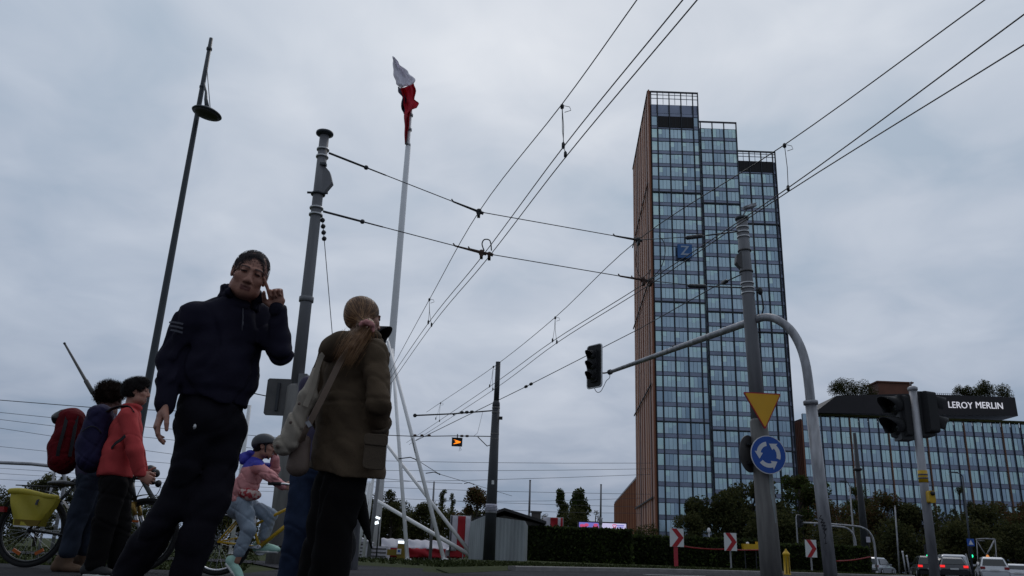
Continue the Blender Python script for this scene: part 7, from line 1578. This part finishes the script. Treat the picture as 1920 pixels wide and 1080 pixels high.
# black touring bicycle
Yb_ = 8.45; Rw, Fw = at(59, 997, Yb_), at(268, 1006, Yb_); wr = .35; Rw.z = Fw.z = wr + .016; fwb = (Fw - Rw).normalized(); axb = fwb.cross(UP)
bk = thing('bicycle', Vector(((Rw.x + Fw.x) / 2, Yb_, .016)), 'black touring bicycle with a yellow pannier, held by the coral-jacketed hiker', 'bicycle', 'bicycles by the hikers')
Jb = lambda x, y, d=0: at(x, y, Yb_ + d)
wheel(bk, Rw, wr, axb, .024); wheel(bk, Fw, wr, axb, .024)
BB = lerp(Rw, Fw, .42) - UP * .05; HT, HB = Jb(247, 906), Jb(252, 938); ST_ = lerp(Rw, Fw, .30) + UP * .50
mb = MB(); T_ = lambda a, b_, r: mb.tube([a, b_], r, 10)
T_(BB, lerp(HB, HT, .25), .027); T_(ST_ - UP * .03, lerp(HB, HT, .85), .02); T_(BB, ST_, .019); T_(HB, HT, .024)
for s in (-1, 1): o_ = axb * .06 * s; T_(Rw + o_, ST_ - UP * .06, .010); T_(Rw + o_, BB + o_ * .4, .012)
part(mb, 'frame', 'bike_black', bk)
mb = MB(); cr_ = lerp(HB, Fw, .10)
for s in (-1, 1): o_ = axb * .065 * s; mb.tube([cr_ + o_, lerp(HB, Fw, .45) + o_], [.021, .019], 10)
mb.beam(cr_ - axb * .08, cr_ + axb * .08, .04, .035); part(mb, 'fork', 'gold', bk)
mb = MB()
for s in (-1, 1): o_ = axb * .065 * s; mb.tube([lerp(HB, Fw, .45) + o_, Fw + o_], [.017, .013], 10)
part(mb, 'fork_leg', 'car_silver', bk)
mb = MB(); stem_ = HT + fwb * .10 + UP * .05; mb.tube([HT, HT + UP * .05, stem_], .017, 8); mb.tube(smooth_path([stem_ - axb * .30 - fwb * .06, stem_ - axb * .18, stem_, stem_ + axb * .18, stem_ + axb * .30 - fwb * .06], 4), .013, 8); hb_ = part(mb, 'handlebar', 'bike_black', bk)
for s in (-1, 1):
    mb = MB(); e_ = stem_ + axb * .30 * s - fwb * .06; mb.tube([e_, e_ + axb * .12 * s - fwb * .02], .019, 8); part(mb, 'grip', 'rubber', hb_)
    mb = MB(); q = stem_ + axb * .2 * s + fwb * .02; mb.tube(smooth_path([q, q + fwb * .09 - UP * .03, q + fwb * .05 - UP * .16, lerp(HB, Fw, .1)], 4), .004, 5); mb.tube([q, q + fwb * .05 - UP * .02 + axb * .08 * s], .006, 5); part(mb, 'brake_cable', 'black', hb_)
b = Blob(); b.ell(Jb(281, 884, -.12), (.062, .055, .062), None, .0).ell(Jb(294, 888, -.2), (.032, .03, .04), None, .01).ell(Jb(297, 907, -.2), (.03, .03, .038), None, .01).ell(Jb(286, 905, -.15), (.045, .03, .022), None, .02); hbag = blob_obj('handlebar_bag', b, .006, 'bike_black', None, wrinkle(4, .003, 60), loc=Jb(285, 890, -.12)); tag(hbag, 'lumpy black bag and mounts on the handlebar of the black bicycle', 'bag')
mb = MB(); mb.lathe(Jb(288, 899, -.22), [(.018, 0), (.016, .01), (0, .012)], 10, (0, -1, 0)); part(mb, 'bell', 'chrome', hb_)
crankset(bk, BB, axb, fwb, .085, 2.6)
mb = MB(); mb.tube([ST_, Jb(119, 912)], .014, 8); part(mb, 'seat_post', 'bike_black', bk); saddle(bk, Jb(119, 907), fwb)
mb = MB(); fr_ = [Rw + (fwb * math.cos(a) + UP * math.sin(a)) * (wr + .03) for a in [math.radians(q) for q in range(35, 190, 12)]]; ribbon(mb, fr_, axb, .055, .004); part(mb, 'mudguard', 'bike_black', bk)
mb = MB(); ff_ = [Fw + (fwb * math.cos(a) + UP * math.sin(a)) * (wr + .03) for a in [math.radians(q) for q in range(20, 165, 12)]]; ribbon(mb, ff_, axb, .055, .004); part(mb, 'mudguard', 'bike_black', bk)
mb = MB(); zr = Rw + UP * (wr + .07)
for s in (-1, 1): o_ = axb * .055 * s; mb.tube([zr - fwb * .22 + o_, zr + fwb * .2 + o_], .006, 6); mb.tube([Rw + o_, zr - fwb * .12 + o_], .005, 6); mb.tube([Rw + o_, zr + fwb * .1 + o_], .005, 6)
mb.tube([zr + fwb * .2, ST_ - UP * .05], .006, 6); part(mb, 'rack', 'pole_dark', bk)
mb = MB(); q = Jb(6, 955, -.05); mb.box(q, (.05, .07, .05)); part(mb, 'tail_light', 'tail_red', bk)
mb = MB(); q = Jb(250, 977, -.08); mb.box(q, (.10, .012, .02)); part(mb, 'reflector', 'reflector', bk)
# roll-top pannier
pc = [(19, 924), (108, 935), (69, 987), (24, 984)]; y0 = -.19; f4 = [Jb(*q, y0) for q in pc]; b4 = [Jb(*q, y0 + .14) for q in pc]
pn = thing('pannier', Jb(62, 985, -.12), 'yellow roll-top pannier hung on the black bicycle\'s rear rack', 'pannier bag')
mb = MB()
def blobquad(u, v, y):
    a = lerp(f4[3], f4[2], u); b_ = lerp(f4[0], f4[1], u); return lerp(a, b_, v)
def sheetp(u, v): p = blobquad(u, v, 0); return p + Vector((0, -.035 * math.sin(PI * u) ** .5 * (1 - v * .7) + .012 * math.sin(u * 9 + v * 7), 0))
mb.grid(sheetp, 12, 10); n0 = len(mb.v); mb.grid(lambda u, v: sheetp(1 - u, v) + Vector((0, .15 * (1 - .55 * v), 0)), 12, 10)
def edge(fn, n=12):
    vs = []
    for i in range(n + 1): a, b_ = fn(i / n); vs += [a, b_]
    mb.add(vs, [(2 * i, 2 * i + 1, 2 * i + 3, 2 * i + 2) for i in range(n)], True)
back = lambda u, v: sheetp(u, v) + Vector((0, .15 * (1 - .55 * v), 0))
edge(lambda t: (sheetp(t, 0), back(t, 0))); edge(lambda t: (back(t, 1), sheetp(t, 1))); edge(lambda t: (back(0, t), sheetp(0, t))); edge(lambda t: (sheetp(1, t), back(1, t))); part(mb, 'body', 'pannier', pn)
mb = MB(); a, b_ = Jb(17, 921, -.17), Jb(110, 933, -.17); mb.tube(smooth_path([a, lerp(a, b_, .3) + UP * .012, lerp(a, b_, .7) - UP * .004, b_], 4), [.026, .030, .033, .034, .034, .033, .032, .032, .03, .028, .026, .024, .018], 10); part(mb, 'roll_top', 'pannier', pn)
mb = MB(); q = [Jb(27, 973, -.235), Jb(76, 976, -.235), Jb(68, 987, -.225), Jb(26, 985, -.225)]; mb.prism(q, (0, .02, 0)); part(mb, 'base', 'pannier_dark', pn)
mb = MB(); mb.beam(Jb(25, 986, -.23), Jb(56, 988, -.23), .01, .012); part(mb, 'reflective_strip', 'sign_white', pn)
mb = MB(); q = [Jb(x, y, -.242) for x, y in ((69, 937), (73, 936), (69, 947), (65, 946))]; mb.prism(q, (0, .012, 0)); part(mb, 'mark', 'stripe_grey', pn)
# yellow bicycle of the cyclist
Yc_ = 8.25; Jc = lambda x, y, d=0: at(x, y, Yc_ + d); Rw, Fw = Jc(411, 1020), Jc(608, 1027); wr = .305; Rw.z = Fw.z = wr + .016; fwb = (Fw - Rw).normalized(); axb = fwb.cross(UP)
yk = thing('bicycle', Vector(((Rw.x + Fw.x) / 2, Yc_, .016)), 'yellow bicycle straddled by the helmeted cyclist', 'bicycle', 'bicycles by the hikers')
wheel(yk, Rw, wr, axb, .020, 'rubber', 'chrome', 24, False); wheel(yk, Fw, wr, axb, .020, 'rubber', 'chrome', 24, False)
BB = Jc(486, 1030); BB.z = .29; HT, HB = Jc(560, 938), Jc(566, 962); SC = Jc(449, 972)
mb = MB(); T_ = lambda a, b_, r: mb.tube([a, b_], r, 10)
T_(BB, HB, .019); T_(Jc(474, 986), HT - UP * .03, .014); T_(BB, Jc(474, 986), .014); T_(Jc(474, 986), SC, .012); T_(HB - UP * .02, HT, .019)
for s in (-1, 1): o_ = axb * .055 * s; T_(Rw + o_, SC + o_ * .5, .0085); T_(Rw + o_, BB + o_ * .4, .0095); T_(Rw + o_, Jc(466, 1004) + o_ * .4, .007)
part(mb, 'frame', 'bike_yellow', yk)
mb = MB()
for s in (-1, 1): o_ = axb * .05 * s; mb.tube([HB + o_ * .6, lerp(HB, Fw, .6) + o_, Fw + o_], [.013, .011, .009], 8)
part(mb, 'fork', 'bike_yellow', yk)
mb = MB(); st_ = HT + UP * .09 - fwb * .01; mb.tube([HT, st_], .013, 8); mb.tube(smooth_path([st_ - axb * .27 - fwb * .14 + UP * .04, st_ - axb * .2 - fwb * .05 + UP * .04, st_, st_ + axb * .2 - fwb * .05 + UP * .04, st_ + axb * .27 - fwb * .14 + UP * .04], 4), .011, 8); hb_ = part(mb, 'handlebar', 'chrome', yk)
for s in (-1, 1): mb = MB(); e_ = st_ + axb * .27 * s - fwb * .14 + UP * .04; mb.tube([e_ + fwb * .03, e_ - fwb * .09], .017, 8); part(mb, 'grip', 'rubber', hb_)
crankset(yk, BB, axb, fwb, .075, .05)
mb = MB(); mb.tube([SC, Jc(440, 957)], .012, 8); part(mb, 'seat_post', 'chrome', yk); saddle(yk, Jc(438, 953), fwb)
mb = MB(); ribbon(mb, [Rw + (fwb * math.cos(a) + UP * math.sin(a)) * (wr + .025) for a in [math.radians(q) for q in range(40, 200, 12)]], axb, .05, .004); part(mb, 'mudguard', 'bike_yellow', yk)
mb = MB(); c = Jc(473, 985, -.03); mb.lathe(c, [(.03, -.07), (.032, .05), (.015, .07), (.015, .09)], 12, (.15, 0, 1)); part(mb, 'bottle', 'white', yk)
# tubular railing at the frame edge
Yr = 10; Jr = lambda x, y: at(x, y, Yr)
rl = thing('railing', Vector((Jr(60, 900).x, Yr, 0)), 'grey tubular railing bending down beside the yellow pannier', 'railing')
e0 = Jr(122, 905); e1 = Vector((e0.x + .0, Yr, 0)); p0 = Jr(-140, 861)
mb = MB(); mb.tube([p0] + smooth_path([Jr(60, 870), Jr(98, 874.5), Jr(112, 880), Jr(120, 892), e0], 4) + [e1], .021, 10); part(mb, 'top_rail', 'galv', rl)
mb = MB(); q = Jr(104, 878); mb.tube([q, Vector((q.x, Yr, 0))], .014, 8); part(mb, 'baluster', 'galv', rl)
mb = MB(); q = Jr(-60, 866); mb.tube([q, Vector((q.x, Yr, 0))], .021, 10); part(mb, 'post', 'galv', rl)
